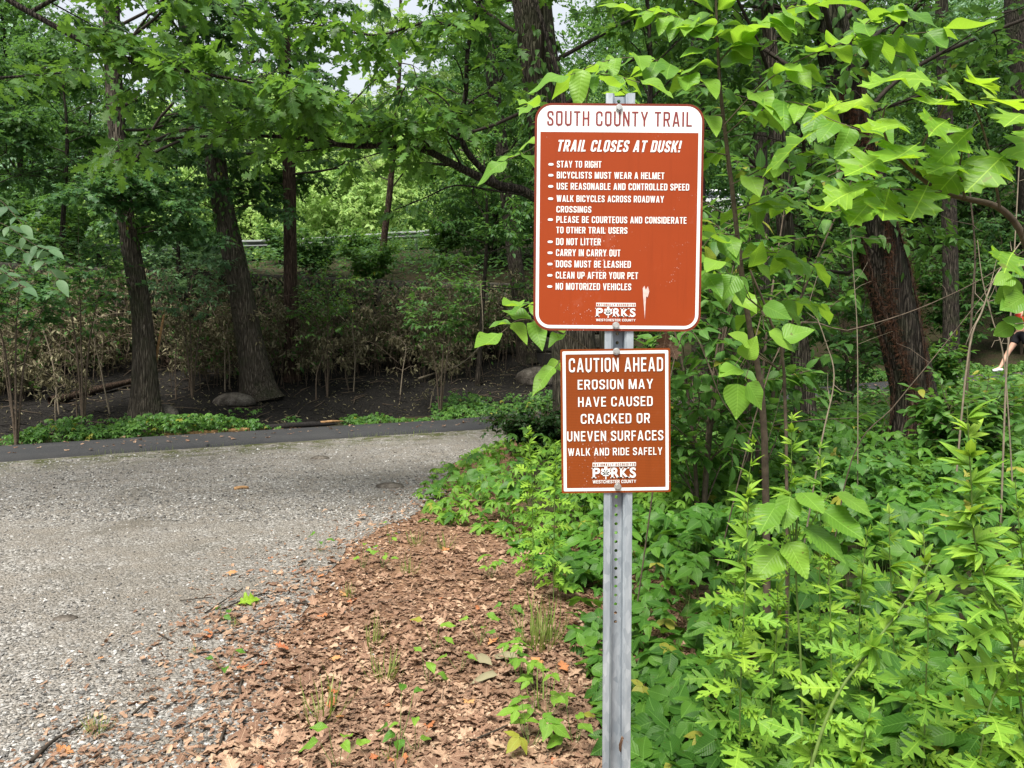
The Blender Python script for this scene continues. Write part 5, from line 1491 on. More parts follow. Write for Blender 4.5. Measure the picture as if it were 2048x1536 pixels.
# ------------------------------------------------------------------ saplings and shrubs near the camera
def pinnate(acc_l, acc_w, path, n, size, g, tpl='ovate_hd', r=.0028, terminal=True, ang=1.05, flat=.25, cam_face=.45, rnd=None, taper=.25):
    """a twig with leaves in opposite pairs"""
    pp = spline(path, max(10, len(path) * 5)); tube(acc_w, pp, np.linspace(r, r * .45, len(pp)), 5, cap=False)
    P, D, N, S = [], [], [], []
    for k in range(n):
        f = .12 + .86 * (k + .5) / n; i = min(int(f * (len(pp) - 1)), len(pp) - 2); tv = unit(pp[i + 1] - pp[i])
        up_ = np.array([0, -cam_face, 1.0]); side = unit(np.cross(tv, up_))
        for sg in (1, -1):
            P.append(pp[i]); D.append(tv * math.cos(ang) + side * sg * math.sin(ang) + g.normal(0, .22, 3) + [0, 0, -.22])
            N.append(up_ + g.normal(0, flat, 3)); S.append(size * g.uniform(.75, 1.12) * (1 - taper * f))
    if terminal:
        P.append(pp[-1]); D.append(pp[-1] - pp[-3] + g.normal(0, .01, 3)); N.append(np.array([0, -cam_face, 1.0])); S.append(size)
    leaves(acc_l, tpl, P, D, N, S, rnd, 0, g)

def Lp(lst, d0, d1=None):
    n = len(lst); d1 = d0 if d1 is None else d1
    return [at(x, y, d0 + (d1 - d0) * i / max(1, n - 1)) for i, (x, y) in enumerate(lst)]

g = np.random.default_rng(601)
base = based(1543, 905, 3.3)
stem = [base] + Lp([(1528, 850), (1500, 660), (1480, 520), (1467, 400), (1452, 280), (1440, 170), (1434, 60), (1430, -60), (1428, -200)], 3.3, 3.0)
a, pp, rr = trunk_mesh(stem, [.014, .012, .010, .008, .005, .002], 12, 601, .05, .3)
root = thing('ash_sapling', 'tall slim sapling with paired oval leaves rising beside the signs', 'sapling', base)
a.build('trunk', M['twig'], root)
w, l = Acc(), Acc()
for lst, d0, d1, n, s in [
        ([(1440, 170), (1436, 100), (1434, 40), (1432, -40)], 3.03, 3.0, 5, .19),
        ([(1440, 185), (1380, 150), (1300, 118), (1220, 120), (1140, 150)], 3.05, 2.75, 7, .155),
        ([(1445, 230), (1370, 235), (1290, 215), (1240, 180)], 3.1, 2.6, 5, .14),
        ([(1448, 250), (1530, 165), (1620, 110), (1720, 78), (1800, 70), (1880, 62)], 3.05, 2.7, 9, .175),
        ([(1450, 270), (1520, 215), (1590, 205), (1660, 238), (1720, 260)], 3.1, 2.7, 6, .165),
        ([(1455, 310), (1400, 300), (1340, 280)], 3.15, 3.3, 4, .15),
        ([(1462, 370), (1540, 330), (1620, 300), (1690, 290)], 3.15, 2.9, 6, .165),
        ([(1470, 420), (1540, 400), (1610, 410)], 3.15, 3.4, 5, .16),
        ([(1475, 470), (1430, 470), (1400, 500)], 3.2, 3.0, 3, .15),
        ([(1480, 520), (1550, 505), (1620, 530)], 3.2, 3.4, 4, .16),
        ([(1490, 590), (1440, 560), (1400, 548)], 3.2, 2.9, 3, .15),
        ([(1496, 640), (1560, 600), (1630, 610)], 3.25, 3.6, 4, .16),
        ([(1440, 120), (1500, 60), (1570, 20), (1640, 5)], 3.05, 2.9, 6, .17),
        ([(1436, 80), (1370, 40), (1290, 20)], 3.05, 3.0, 5, .165),
        ([(1700, 85), (1740, 40), (1790, 15)], 2.8, 2.7, 4, .15)]:
    pinnate(l, w, Lp(lst, d0, d1), n + 1, s * 1.12, g)
w.build('branches', M['twig'], root); l.build('crown', M['ash'], root)

# leaves that show from behind the signs
for lab, b, twigs in [
        ('leafy shrub peeping out past the lower edge of the red sign', (1240, 985, 2.75), [([(1236, 900), (1190, 720), (1100, 655), (1040, 640), (1000, 668)], 2.75, 2.4, 4, .135), ([(1165, 760), (1130, 720), (1110, 735)], 2.7, 2.5, 2, .12), ([(1172, 640), (1140, 612), (1080, 610), (1040, 606)], 2.7, 2.45, 3, .12)]),
        ('leafy shrub peeping out past the upper corner of the red sign', (1243, 960, 3.1), [([(1240, 700), (1190, 420), (1110, 280), (1060, 300), (1015, 320)], 3.1, 2.7, 4, .14), ([(1165, 450), (1130, 260), (1090, 205), (1068, 212)], 3.1, 2.7, 4, .14), ([(1150, 350), (1180, 170), (1215, 150), (1280, 165)], 3.1, 2.7, 5, .14)])]:
    base = based(*b); root = thing('shrub', lab, 'shrub', base); w, l = Acc(), Acc()
    tube(w, spline([base, at(b[0], b[1] - 150, b[2]), at(*twigs[0][0][0], b[2])], 10), np.linspace(.010, .006, 10), 6)
    for lst, d0, d1, n, s in twigs: pinnate(l, w, Lp(lst, d0, d1), n, s, g)
    w.build('stem', M['twig'], root); l.build('foliage', M['ash'], root)

# the heart leaved sapling just right of the red sign
base = based(1585, 880, 3.0); root = thing('sapling', 'low branch of broad heart shaped leaves beside the red sign', 'sapling', base); w, l = Acc(), Acc()
tube(w, spline([base, at(1570, 780, 3.0), at(1540, 640, 3.0), at(1500, 540, 2.95)], 12), np.linspace(.008, .004, 12), 6)
hl = [((1478, 548), (1436, 600), .125), ((1468, 545), (1500, 606), .13), ((1440, 520), (1405, 545), .11), ((1500, 540), (1530, 480), .13), ((1460, 745), (1430, 735), .10), ((1480, 735), (1430, 745), .12),
      ((1490, 725), (1500, 700), .11), ((1475, 760), (1478, 805), .15), ((1490, 760), (1515, 790), .13), ((1500, 690), (1470, 660), .11), ((1530, 660), (1590, 690), .14), ((1520, 610), (1580, 625), .13), ((1560, 680), (1600, 660), .13)]
P = [at(*b, 2.85 + .1 * g.random()) for b, t, s in hl]; Q = [at(*t, 2.80 + .1 * g.random()) for b, t, s in hl]
leaves(l, 'heart', P, np.array(Q) - np.array(P), [(g.normal(0, .25), -.8, .8) for _ in hl], [s for _, _, s in hl], None, 0, g)
for p in P: tube(w, [at(1525, 620, 2.98) if p[2] > 1.45 else at(1560, 740, 3.0), (p + at(1525, 640, 2.95)) / 2 + [0, 0, -.01], p], [.003, .0022, .0015], 4, cap=False)
w.build('stem', M['twig'], root); l.build('foliage', M['ash'], root)

# oak sapling at the right, close to the camera
g = np.random.default_rng(611)
base = based(2120, 1010, 2.25); root = thing('oak_sapling', 'oak sapling holding big lobed leaves close to the camera', 'sapling', base); w, l = Acc(), Acc()
w2 = [base] + Lp([(2100, 760), (2075, 600), (2048, 478), (2000, 417), (1930, 397), (1882, 383), (1827, 345), (1780, 300)], 2.25, 2.0)
tube(w, spline(w2, 40), np.linspace(.014, .0035, 40), 8)
for lst in ([(2000, 417), (1985, 330), (1960, 240), (1940, 200)], [(1827, 345), (1850, 280), (1880, 230), (1895, 190)], [(1882, 383), (1830, 380), (1780, 378)], [(1930, 397), (1920, 340), (1925, 300)], [(2048, 478), (2060, 330), (2050, 230)],
            [(1780, 300), (1765, 250), (1770, 212)], [(2075, 600), (2040, 520), (2020, 500)]):
    tube(w, spline(Lp(lst, 2.03, 1.98), 10), np.linspace(.004, .0018, 10), 5, cap=False)
OL = [((1775, 214), (1672, 188), .16, .9), ((1940, 212), (1936, 118), .155, 1.), ((1895, 172), (1765, 148), .185, .6), ((1960, 200), (2075, 178), .16, .95), ((1778, 372), (1768, 476), .17, .25), ((1785, 300), (1695, 348), .15, .55),
      ((1765, 352), (1655, 390), .15, .6), ((1840, 288), (1748, 330), .155, .5), ((1950, 308), (1890, 372), .14, .2), ((1900, 236), (1822, 262), .13, .4), ((1660, 250), (1545, 300), .17, .15), ((2050, 232), (1995, 205), .13, .6),
      ((1885, 200), (1840, 210), .13, .8), ((1960, 250), (1900, 285), .14, .5), ((2020, 300), (1970, 350), .15, .35), ((2050, 250), (2080, 330), .16, .5), ((1990, 200), (1965, 140), .13, .9), ((1820, 255), (1755, 240), .12, .7),
      ((1790, 305), (1840, 330), .13, .3), ((1925, 300), (1990, 310), .14, .4), ((1770, 378), (1715, 410), .14, .45), ((1700, 200), (1640, 215), .12, .8), ((2030, 500), (1990, 545), .12, .3), ((1860, 360), (1830, 430), .14, .2), ((1925, 330), (1860, 325), .14, .35)]
P, D, N, S, RN = [], [], [], [], []
for b, t, s, rn in OL:
    p = at(*b, 2.0 + g.normal(0, .04)); q = at(*t, 1.95 + g.normal(0, .10)); P.append(p); D.append(q - p); N.append((g.normal(0, .25), -.55, .85)); S.append(s * 1.18); RN.append(rn)
leaves(l, 'oak_hd', P, D, N, S, RN, 0, g)
w.build('trunk', M['twig'], root); l.build('crown', M['oak_near'], root)

# round leaved vine and its bare stems at the right edge
g = np.random.default_rng(621)
base = based(2075, 990, 2.6); root = thing('vine', 'vine with cupped round leaves hanging at the edge in front of the runner', 'vine', base); w, l = Acc(), Acc()
tube(w, spline([base] + Lp([(2070, 800), (2075, 650), (2060, 560), (2030, 545)], 2.6, 2.5), 20), np.linspace(.006, .002, 20), 6)
tube(w, spline(Lp([(2075, 640), (2050, 645), (2030, 648)], 2.55, 2.5), 8), np.linspace(.003, .0015, 8), 5)
RL = [((2030, 552), (2000, 560), .085), ((2030, 552), (2028, 590), .10), ((2045, 570), (2000, 600), .10), ((2060, 540), (2035, 545), .08), ((2050, 590), (2010, 620), .10), ((2045, 600), (1985, 625), .10), ((2060, 600), (2070, 640), .1),
      ((2030, 648), (2000, 664), .075), ((2060, 560), (2085, 590), .09), ((2050, 655), (2030, 640), .08)]
P = np.array([at(*b, 2.52) for b, t, s in RL]); Q = np.array([at(*t, 2.46 + .08 * g.random()) for b, t, s in RL])
leaves(l, 'round', P, Q - P, [(g.normal(0, .4), -.9, .6) for _ in RL], [s * .95 for _, _, s in RL], None, 0, g)
w.build('stem', M['twig_pale'], root); l.build('foliage', M['ash'], root)
BARE = [([(1905, 880), (1935, 720), (1965, 620), (1990, 555), (2030, 500), (2075, 440)], 5.0, .012, 'pale slanting cane crossing behind the round leaved vine'),
        ([(2005, 905), (2012, 760), (2020, 650), (2030, 480), (2040, 300)], 4.6, .011, 'upright pale cane in front of the runner'),
        ([(1930, 720), (1945, 600), (1950, 500), (1940, 380), (1935, 250)], 7.5, .022, 'grey upright stem behind the slanting cane'),
        ([(2040, 880), (2010, 740), (1985, 640), (1965, 560), (1955, 480)], 4.8, .009, 'thin cane leaning back across the upright pale one'),
        ([(1720, 850), (1715, 700), (1708, 560), (1700, 440)], 5.5, .008, 'thin straight bare stem near the small grey trunk'),
        ([(1590, 1000), (1640, 900), (1668, 760), (1650, 680), (1620, 600)], 4.2, .009, 'bent pale twig hooking over beside the small grey trunk'),
        ([(1420, 680), (1560, 690), (1700, 660), (1830, 620), (1960, 560), (2050, 500)], 4.4, .007, 'long dark bramble cane arching in front of the vine wrapped trunk'),
        ([(1270, 560), (1360, 680), (1450, 810), (1530, 900)], 4.0, .007, 'dark cane slanting down behind the two signs'),
        ([(1640, 1010), (1700, 930), (1790, 810), (1880, 700), (1990, 560)], 3.6, .006, 'thin dark cane rising across the foot of the vine wrapped trunk')]
for lst, dd, r0, lab in BARE:
    pts = Lp(lst, dd, dd * 1.02)
    pts[0][2] = g1(pts[0][0], pts[0][1]) - .03
    r0 = r0 * .62; w = Acc(); pp = spline(pts, 24); tube(w, pp, np.linspace(r0, r0 * .45, 24), 6)
    for k in range(5):
        q = pp[g.integers(8, 24)]; e = q + g.normal(0, .12, 3) + [0, 0, .06]; tube(w, [q, (q + e) / 2 + g.normal(0, .01, 3), e], [r0 * .35, r0 * .3, r0 * .15], 4, cap=False)
    o = w.build('cane', M['twig_pale'] if 'pale' in lab or 'straight' in lab else M['twig'], loc=pts[0]); tag(o, lab, 'cane', 'bare canes in the thicket')

# woodland shrubs on the right
def shrub(name, lab, base, h, nst, spread, leaf, tpl, size, seed, ntw=5, m=9, wood='twig', flat=.4, nl=9, group=None, low=.15, twl=.34, cat='shrub'):
    g = np.random.default_rng(seed); root = thing(name, lab, cat, base, group); c = Crown(g)
    for s in range(nst):
        th = s * 2.4 + g.uniform(0, 1); e = np.array([math.cos(th), math.sin(th), 0]) * spread * g.uniform(.4, 1)
        pts = [base, base + e * .3 + [0, 0, h * .5], base + e + [0, 0, h * g.uniform(.8, 1.05)]]
        c.limb(pts, .004 + .006 * h, .003, nl, .28 * h * (.6 + spread), ntw, twl, m, size, start=low, seg=6, flat=flat, spread=.8, droop=.1)
    c.w.build('stem', M[wood], root); c.leaf_acc(tpl).build('foliage', M[leaf], root); return root
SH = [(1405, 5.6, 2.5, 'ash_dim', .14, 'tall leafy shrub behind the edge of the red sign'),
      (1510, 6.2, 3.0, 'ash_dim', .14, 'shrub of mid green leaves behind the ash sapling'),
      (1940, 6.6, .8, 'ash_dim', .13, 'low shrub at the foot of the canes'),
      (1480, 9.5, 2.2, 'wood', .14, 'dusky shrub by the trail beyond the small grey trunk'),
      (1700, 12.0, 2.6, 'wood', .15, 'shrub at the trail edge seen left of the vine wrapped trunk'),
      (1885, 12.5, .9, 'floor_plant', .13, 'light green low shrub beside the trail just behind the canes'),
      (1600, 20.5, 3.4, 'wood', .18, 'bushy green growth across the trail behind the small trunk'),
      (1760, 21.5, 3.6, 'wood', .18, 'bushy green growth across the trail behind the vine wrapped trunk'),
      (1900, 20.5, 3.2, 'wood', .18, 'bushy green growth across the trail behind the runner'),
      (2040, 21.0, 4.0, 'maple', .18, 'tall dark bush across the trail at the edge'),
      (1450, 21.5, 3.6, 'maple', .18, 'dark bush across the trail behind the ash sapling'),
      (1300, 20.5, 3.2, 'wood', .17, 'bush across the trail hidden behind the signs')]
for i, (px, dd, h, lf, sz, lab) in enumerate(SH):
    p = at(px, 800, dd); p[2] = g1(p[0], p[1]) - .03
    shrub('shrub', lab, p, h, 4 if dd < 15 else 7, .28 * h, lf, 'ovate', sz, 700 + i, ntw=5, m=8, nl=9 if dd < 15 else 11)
for i, (px, dd, h, lf, lab) in enumerate([(560, 27.5, 1.5, 'wood', 'bush against the guard rail just left of the slim red brown trunk'), (715, 28.5, 1.1, 'floor_plant', 'light green bush touching the guard rail'), (890, 28.0, 1.6, 'floor_plant', 'light green bush hiding the far end of the guard rail'),
        (620, 23.0, 1.3, 'wood', 'low bush above the wall by the slim red brown trunk'), (740, 22.5, 1.2, 'floor_plant', 'light green low bush on the slope above the wall'), (930, 22.5, 1.4, 'wood', 'dark bush on the slope above the wall near the slender trunk'), (130, 21.0, 1.5, 'floor_plant', 'light green bush on the wall top at the edge'), (395, 22.5, 1.4, 'wood', 'bush on the wall top between the leaning trunks')]):
    p = at(px, 500, dd); p[2] = g1(p[0], p[1]) - .05
    shrub('shrub', lab, p, h, 7, .9, lf, 'ovate', .15, 770 + i, ntw=5, m=8, nl=8, group='bushes on the bank')
# dark shrub at the trail's near edge beside the signs
p = at(1085, 850, 10.6); p[2] = g1(p[0], p[1]) - .03
shrub('shrub', 'low dark leaved bush at the trail edge beside the lower sign', p, .62, 10, .75, 'yew', 'small', .085, 730, ntw=6, m=10, nl=11, twl=.3, low=.05)
# young trees at the left
p = at(45, 900, 9.5); p = along(np.array([-9.3]), np.array([2.0])); p = np.array([p[0][0], p[1][0], 0]); p[2] = g1(p[0], p[1])
LS_ = [((30, 11.9), 3.3, 'maple', 'maple', .14, 'layered maple sapling at the edge across the trail'),
       ((165, 13.5), 3.6, 'maple', 'maple', .13, 'dark layered maple sapling beside the nearest grey trunk'),
       ((385, 16.2), 3.3, 'locust', 'ovate', .13, 'pale green sapling between the two leaning grey trunks'),
       ((655, 17.5), 2.8, 'floor_plant', 'ovate', .10, 'thin light green sapling rising from the withered brush'),
       ((880, 16.5), 3.0, 'wood', 'ovate', .13, 'leafy sapling among withered brush near the slender trunk')]
for i, ((px, dd), h, lf, tp_, sz, lab) in enumerate(LS_):
    p = at(px, 800, dd); p[2] = g1(p[0], p[1]) - .03
    shrub('sapling', lab, p, h, 3, .75, lf, tp_, sz, 740 + i, ntw=5, m=8, nl=9, low=.58, wood='twig', twl=.4, cat='sapling', flat=.25)
# a leafy bough low at the left edge
g = np.random.default_rng(760)
base = np.array([-5.3, 6.6, 0.]); base[2] = g1(base[0], base[1]); root = thing('sapling', 'sapling at the edge of the gravel dangling large pale leaves', 'sapling', base); w, l = Acc(), Acc()
tube(w, spline([base, base + [.1, 0, 1], base + [.3, .1, 2.2], at(-40, 400, 6.6), at(-60, 250, 6.6)], 14), np.linspace(.02, .006, 14), 6)
for lst, n, s in (([(-50, 470), (20, 490), (80, 520), (118, 560)], 5, .17), ([(-50, 430), (10, 450), (70, 490), (100, 500)], 5, .16), ([(-50, 520), (0, 540), (50, 575)], 4, .16), ([(-55, 370), (0, 400), (45, 450)], 4, .16)):
    pinnate(l, w, Lp(lst, 6.6, 6.2), n, s, g, 'ovate', r=.004, flat=.4)
w.build('trunk', M['twig'], root); l.build('crown', M['locust'], root)

# ------------------------------------------------------------------ mugwort
def mugwort(lab, lst, d0, d1, size, seed, bushy=1.0, old=2, thick=.0035, to_ground=True, top=.30):
    g = np.random.default_rng(seed)
    pts = Lp(lst, d0, d1)                    # from the foot up
    if to_ground:
        pts[0][2] = min(pts[0][2], g1(pts[0][0], pts[0][1]) + .3)
        b = pts[0] + (pts[0] - pts[1]) * .25; b[2] = g1(b[0], b[1]) - .02; pts = [b] + pts
    pp = spline(pts, 40); Lc = np.concatenate([[0], np.cumsum(np.linalg.norm(np.diff(pp, axis=0), axis=1))]); tot = Lc[-1]
    root = thing('mugwort', lab, 'plant', pts[0], 'mugwort plants beside the post')
    size = size * 1.12
    w, l, y = Acc(), Acc(), Acc()
    tube(w, pp, np.linspace(thick, thick * .35, 40), 6)
    n = int(tot / .038 * bushy); 
    P, D, N, S, K, RN = [], [], [], [], [], []
    for k in range(n):
        f = .10 + .90 * (k + g.random() * .6) / n; q = np.array([np.interp(f * tot, Lc, pp[:, c]) for c in range(3)])
        th = k * 2.4 + g.normal(0, .3); o = np.array([math.cos(th), math.sin(th), 0]); tipf = max(0, (f - (1 - top)) / top)
        rise = -.05 + .55 * f ** 2 + .9 * tipf + g.normal(0, .15)
        s = size * (1.05 - .35 * f) * (1 - .45 * tipf) * g.uniform(.8, 1.15)
        e = o + [0, 0, rise]
        P.append(q); D.append(e); N.append(np.array([0, 0, 1.0]) - o * .3 * rise + g.normal(0, .25, 3)); S.append(s); K.append(tipf > .05); RN.append(np.clip(.25 + .55 * g.random() + .25 * tipf, 0, 1))
        for _ in range(2):    # smaller leaves in the axil
            P.append(q); D.append(o + [0, 0, .35 + .3 * tipf] + g.normal(0, .5, 3)); N.append(np.array([0, 0, 1.0]) + g.normal(0, .4, 3)); S.append(s * g.uniform(.4, .85) if tipf > .05 else s * g.uniform(.35, .6)); K.append(tipf > .05); RN.append(np.clip(.3 + .6 * g.random(), 0, 1))
    P, D, N, S, K, RN = map(np.array, (P, D, N, S, K, RN))
    o_ = np.zeros(len(P), bool); cand = np.nonzero(~K)[0]
    if old and len(cand) > 4: o_[cand[:max(2, len(cand) // 4)][g.permutation(max(2, len(cand) // 4))[:old]]] = True
    N = N + [0, -.45, 0]
    leaves(l, 'mugtop', P[K], D[K], N[K], S[K], RN[K], 0, g); k2 = ~K & ~o_
    leaves(l, 'mug', P[k2], D[k2], N[k2], S[k2] * 1.15, RN[k2], 0, g)
    w.build('stem', M['stem'], root); l.build('foliage', M['mug'], root)
    if o_.any():
        leaves(y, 'mug', P[o_], D[o_] + [0, 0, -.4], N[o_], S[o_], None, 0, g); y.build('yellow_foliage', M['mug_old'], root)
MW = [('tall straight mugwort stem standing next to the post', [(1478, 1540), (1482, 1350), (1490, 1180), (1498, 960)], 2.15, 2.1, .100, 1.0, 3),
      ('tallest upright mugwort behind the broad serrated leaves', [(1574, 1380), (1578, 1200), (1582, 1000), (1584, 825)], 2.75, 2.7, .105, .9, 0),
      ('mugwort with a drooping tip right beside the lower sign', [(1450, 1320), (1468, 1180), (1490, 1020), (1508, 872)], 2.8, 2.75, .10, .9, 1),
      ('short mugwort between the two tallest upright ones', [(1640, 1250), (1640, 1100), (1642, 980), (1640, 880)], 2.9, 2.9, .095, .9, 0),
      ('big leaning mugwort with a feathery tip in front of the vine wrapped trunk', [(2085, 1480), (2021, 1270), (1990, 1204), (1951, 1087), (1942, 960), (1934, 812)], 1.72, 1.6, .125, 1.2, 0),
      ('bushy mugwort just below the leaning feathery one', [(1848, 1500), (1852, 1360), (1856, 1250), (1846, 1050)], 2.0, 2.0, .100, 1.2, 3),
      ('thick stemmed mugwort slanting up from its neighbours', [(1600, 1500), (1660, 1420), (1740, 1300), (1826, 1184), (1862, 1120)], 1.85, 1.9, .105, .75, 3),
      ('slim mugwort under the broad serrated leaves', [(1664, 1420), (1662, 1300), (1660, 1200), (1656, 1100)], 2.3, 2.25, .09, .9, 1),
      ('mugwort leaning in at the bottom corner', [(1940, 1540), (1975, 1430), (2029, 1320), (2050, 1180)], 1.7, 1.7, .11, .9, 1),
      ('yellowish mugwort shoot at the foot of the slanting one', [(1618, 1540), (1625, 1490), (1632, 1440), (1640, 1385)], 1.9, 1.9, .09, 1.5, 3),
      ('pale mugwort at the gravel border beside the lower sign', [(1066, 1010), (1064, 960), (1060, 910), (1056, 852)], 4.6, 4.6, .10, 1.2, 0),
      ('small pale mugwort tucked against the edge of the lower sign', [(1108, 1010), (1110, 960), (1112, 920), (1110, 885)], 4.4, 4.4, .10, 1.2, 0),
      ('mugwort with spreading leaves in the middle of the patch', [(1720, 1420), (1718, 1300), (1722, 1180), (1735, 1060)], 2.5, 2.45, .10, 1.0, 1),
      ('mugwort partly hidden behind the bushy one', [(1790, 1380), (1786, 1250), (1780, 1120), (1778, 1010)], 2.7, 2.65, .10, 1.0, 0),
      ('mugwort at the edge behind the big leaning one', [(2060, 1300), (2050, 1180), (2040, 1070), (2030, 960)], 2.3, 2.25, .10, 1.0, 0),
      ('low mugwort spreading over the bottom edge near the post', [(1700, 1560), (1722, 1500), (1735, 1450), (1745, 1400)], 1.8, 1.8, .10, 1.5, 2),
      ('mugwort half way between the post and the tallest plants', [(1540, 1480), (1545, 1380), (1552, 1280), (1556, 1170)], 2.35, 2.3, .095, 1.1, 2)]
for i, (lab, lst, d0, d1, sz, bu, old) in enumerate(MW):
    mugwort(lab, lst, d0, d1, sz * 1.12, 800 + i, bu, old, .006 if 'thick' in lab else .0035)

# broad serrated leaves
g = np.random.default_rng(840)
base = based(1600, 1330, 2.3); root = thing('plant', 'plant with a few broad serrated leaves above the mugwort', 'plant', base); w, l = Acc(), Acc()
SL = [((1600, 1052), (1680, 1095), .14), ((1640, 1020), (1700, 1052), .13), ((1560, 1005), (1520, 1040), .12), ((1580, 990), (1575, 1040), .10), ((1600, 985), (1632, 1000), .10), ((1660, 985), (1735, 1010), .12), ((1560, 1100), (1520, 1140), .12), ((1570, 1080), (1610, 1130), .11)]
P = np.array([at(*b, 2.32) for b, t, s in SL]); Q = np.array([at(*t, 2.24) for b, t, s in SL])
leaves(l, 'serrate', P, Q - P, [(g.normal(0, .2), -.5, .9) for _ in SL], [s * 1.15 for _, _, s in SL], np.linspace(.35, .9, len(SL)), 0, g)
c0 = at(1590, 1110, 2.33); tube(w, spline([base, (base + c0) / 2 + [.02, 0, 0], c0, at(1600, 1000, 2.33)], 10), np.linspace(.005, .002, 10), 6)
for p in P: tube(w, [c0, (c0 + p) / 2 + [0, 0, .01], p], [.0025, .002, .0016], 4, cap=False)
w.build('stem', M['stem'], root); l.build('foliage', M['creeper'], root)

# ------------------------------------------------------------------ seedlings, grass tufts, twigs on the litter
g = np.random.default_rng(860)
SD = [(800, 1490, 5, .055, 'ivy', 'rosette of dark green leaves near the bottom of the leaf litter'), (870, 1300, 3, .06, 'creeper', 'bright upright seedling in the middle of the leaf litter'), (960, 1290, 4, .05, 'creeper', 'four leaved yellow green seedling beside the grass tuft'),
      (980, 1160, 6, .055, 'creeper', 'trailing pale creeper sprig across the upper litter'), (920, 1345, 3, .05, 'creeper', 'three leaved pale seedling near the grey curled leaf'), (1045, 1380, 8, .06, 'creeper', 'largest bright seedling clump below the curled grey leaf'),
      (1095, 1440, 6, .055, 'creeper', 'yellow green seedling clump nearest the post'), (855, 1370, 3, .055, 'creeper', 'single upright green shoot in the open litter'), (675, 1540, 5, .06, 'creeper', 'seedling cut by the bottom edge among red leaves'),
      (1060, 1500, 7, .075, 'creeper', 'big leaved bright plant at the bottom beside the post'), (1020, 1235, 4, .05, 'ivy', 'green seedling close to the ivy bank'), (765, 1135, 4, .05, 'creeper', 'pale seedling at the upper end of the litter'),
      (1020, 1340, 4, .055, 'ivy', 'dull green sprig just below the grass tuft'), (725, 1140, 4, .05, 'creeper', 'pale seedling by the gravel border'), (445, 1245, 3, .05, 'ivy', 'small seedling standing on bare gravel beside twigs'),
      (780, 1090, 4, .05, 'creeper', 'seedling under the creeper edge by the gravel'), (450, 1345, 3, .04, 'ivy', 'tiny green seedling among gravel and leaves'), (1150, 1500, 5, .06, 'creeper', 'seedling hugging the foot of the post'), (640, 1105, 3, .05, 'ivy', 'weak seedling at the gravel edge above the green oak leaf'),
      (1200, 1130, 4, .05, 'creeper', 'yellowish creeper sprig behind the post'), (830, 1505, 3, .04, 'creeper', 'sprout beside the dark rosette')]
for px, py, n, s, mt, lab in SD:
    b = on_ground(px, py, -.005); root = thing('seedling', lab, 'seedling', b, 'seedlings in the leaf litter'); w, l = Acc(), Acc()
    P, D, N = [], [], []
    for k in range(n):
        th = k * 2.4 + g.uniform(0, 1); o = np.array([math.cos(th), math.sin(th), 0]); h = g.uniform(.03, .12) * (1 + n / 8); e = b + o * g.uniform(.01, .05) * (1 + n / 10) + [0, 0, h]
        tube(w, [b, (b + e) / 2 + o * .005, e], [.0016, .0013, .001], 4, cap=False); P.append(e); D.append(o + [0, 0, g.uniform(-.2, .25)]); N.append([g.normal(0, .2), -.3, 1])
    leaves(l, 'trifol' if n > 5 else 'ovate_hd', P, D, N, s * g.uniform(.8, 1.2, n) * (1.0 if n > 5 else 1.25), g.uniform(.5, 1, n), 0, g)
    w.build('stem', M['stem'], root); l.build('foliage', M[mt], root)
GT = [(1075, 1290, 70, .26, 'tall dry grass tuft beside the ivy bank'), (640, 1440, 26, .20, 'spiky grass tuft among red leaves'), (745, 1290, 22, .16, 'straggly grass tuft in the middle of the litter'), (770, 1360, 34, .15, 'dry yellowish grass tuft below the straggly one'),
      (830, 1090, 24, .15, 'grass tuft against the creeper at the upper litter'), (815, 1150, 22, .14, 'pale grass tuft on the upper litter'), (695, 1195, 26, .10, 'small flattened grass tuft near the gravel'), (190, 1470, 40, .09, 'thin moss like grass patch on the gravel corner'),
      (1085, 1420, 20, .18, 'few grass blades beside the largest seedling'), (790, 1540, 14, .14, 'grass blades at the bottom edge'), (470, 1255, 20, .07, 'low grass between gravel and litter'), (390, 1310, 18, .06, 'tiny grass patch on the gravel'),
      (890, 1100, 22, .16, 'grass under the front of the creeper')]
for px, py, n, h, lab in GT:
    b = on_ground(px, py, -.01); l = Acc(); th = g.uniform(0, 6.28, n); o = np.stack([np.cos(th), np.sin(th), np.zeros(n)], 1)
    leaves(l, 'blade', b + o * (g.random(n)[:, None] * .35 * h), o * g.uniform(.2, 1.5, n)[:, None] + [0, 0, 1], o + [0, 0, .2], h * g.uniform(.5, 1.2, n), None, 0, g)
    tag(l.build('grass_tuft', M['grass'], loc=b), lab, 'grass tuft', 'grass tufts in the litter')
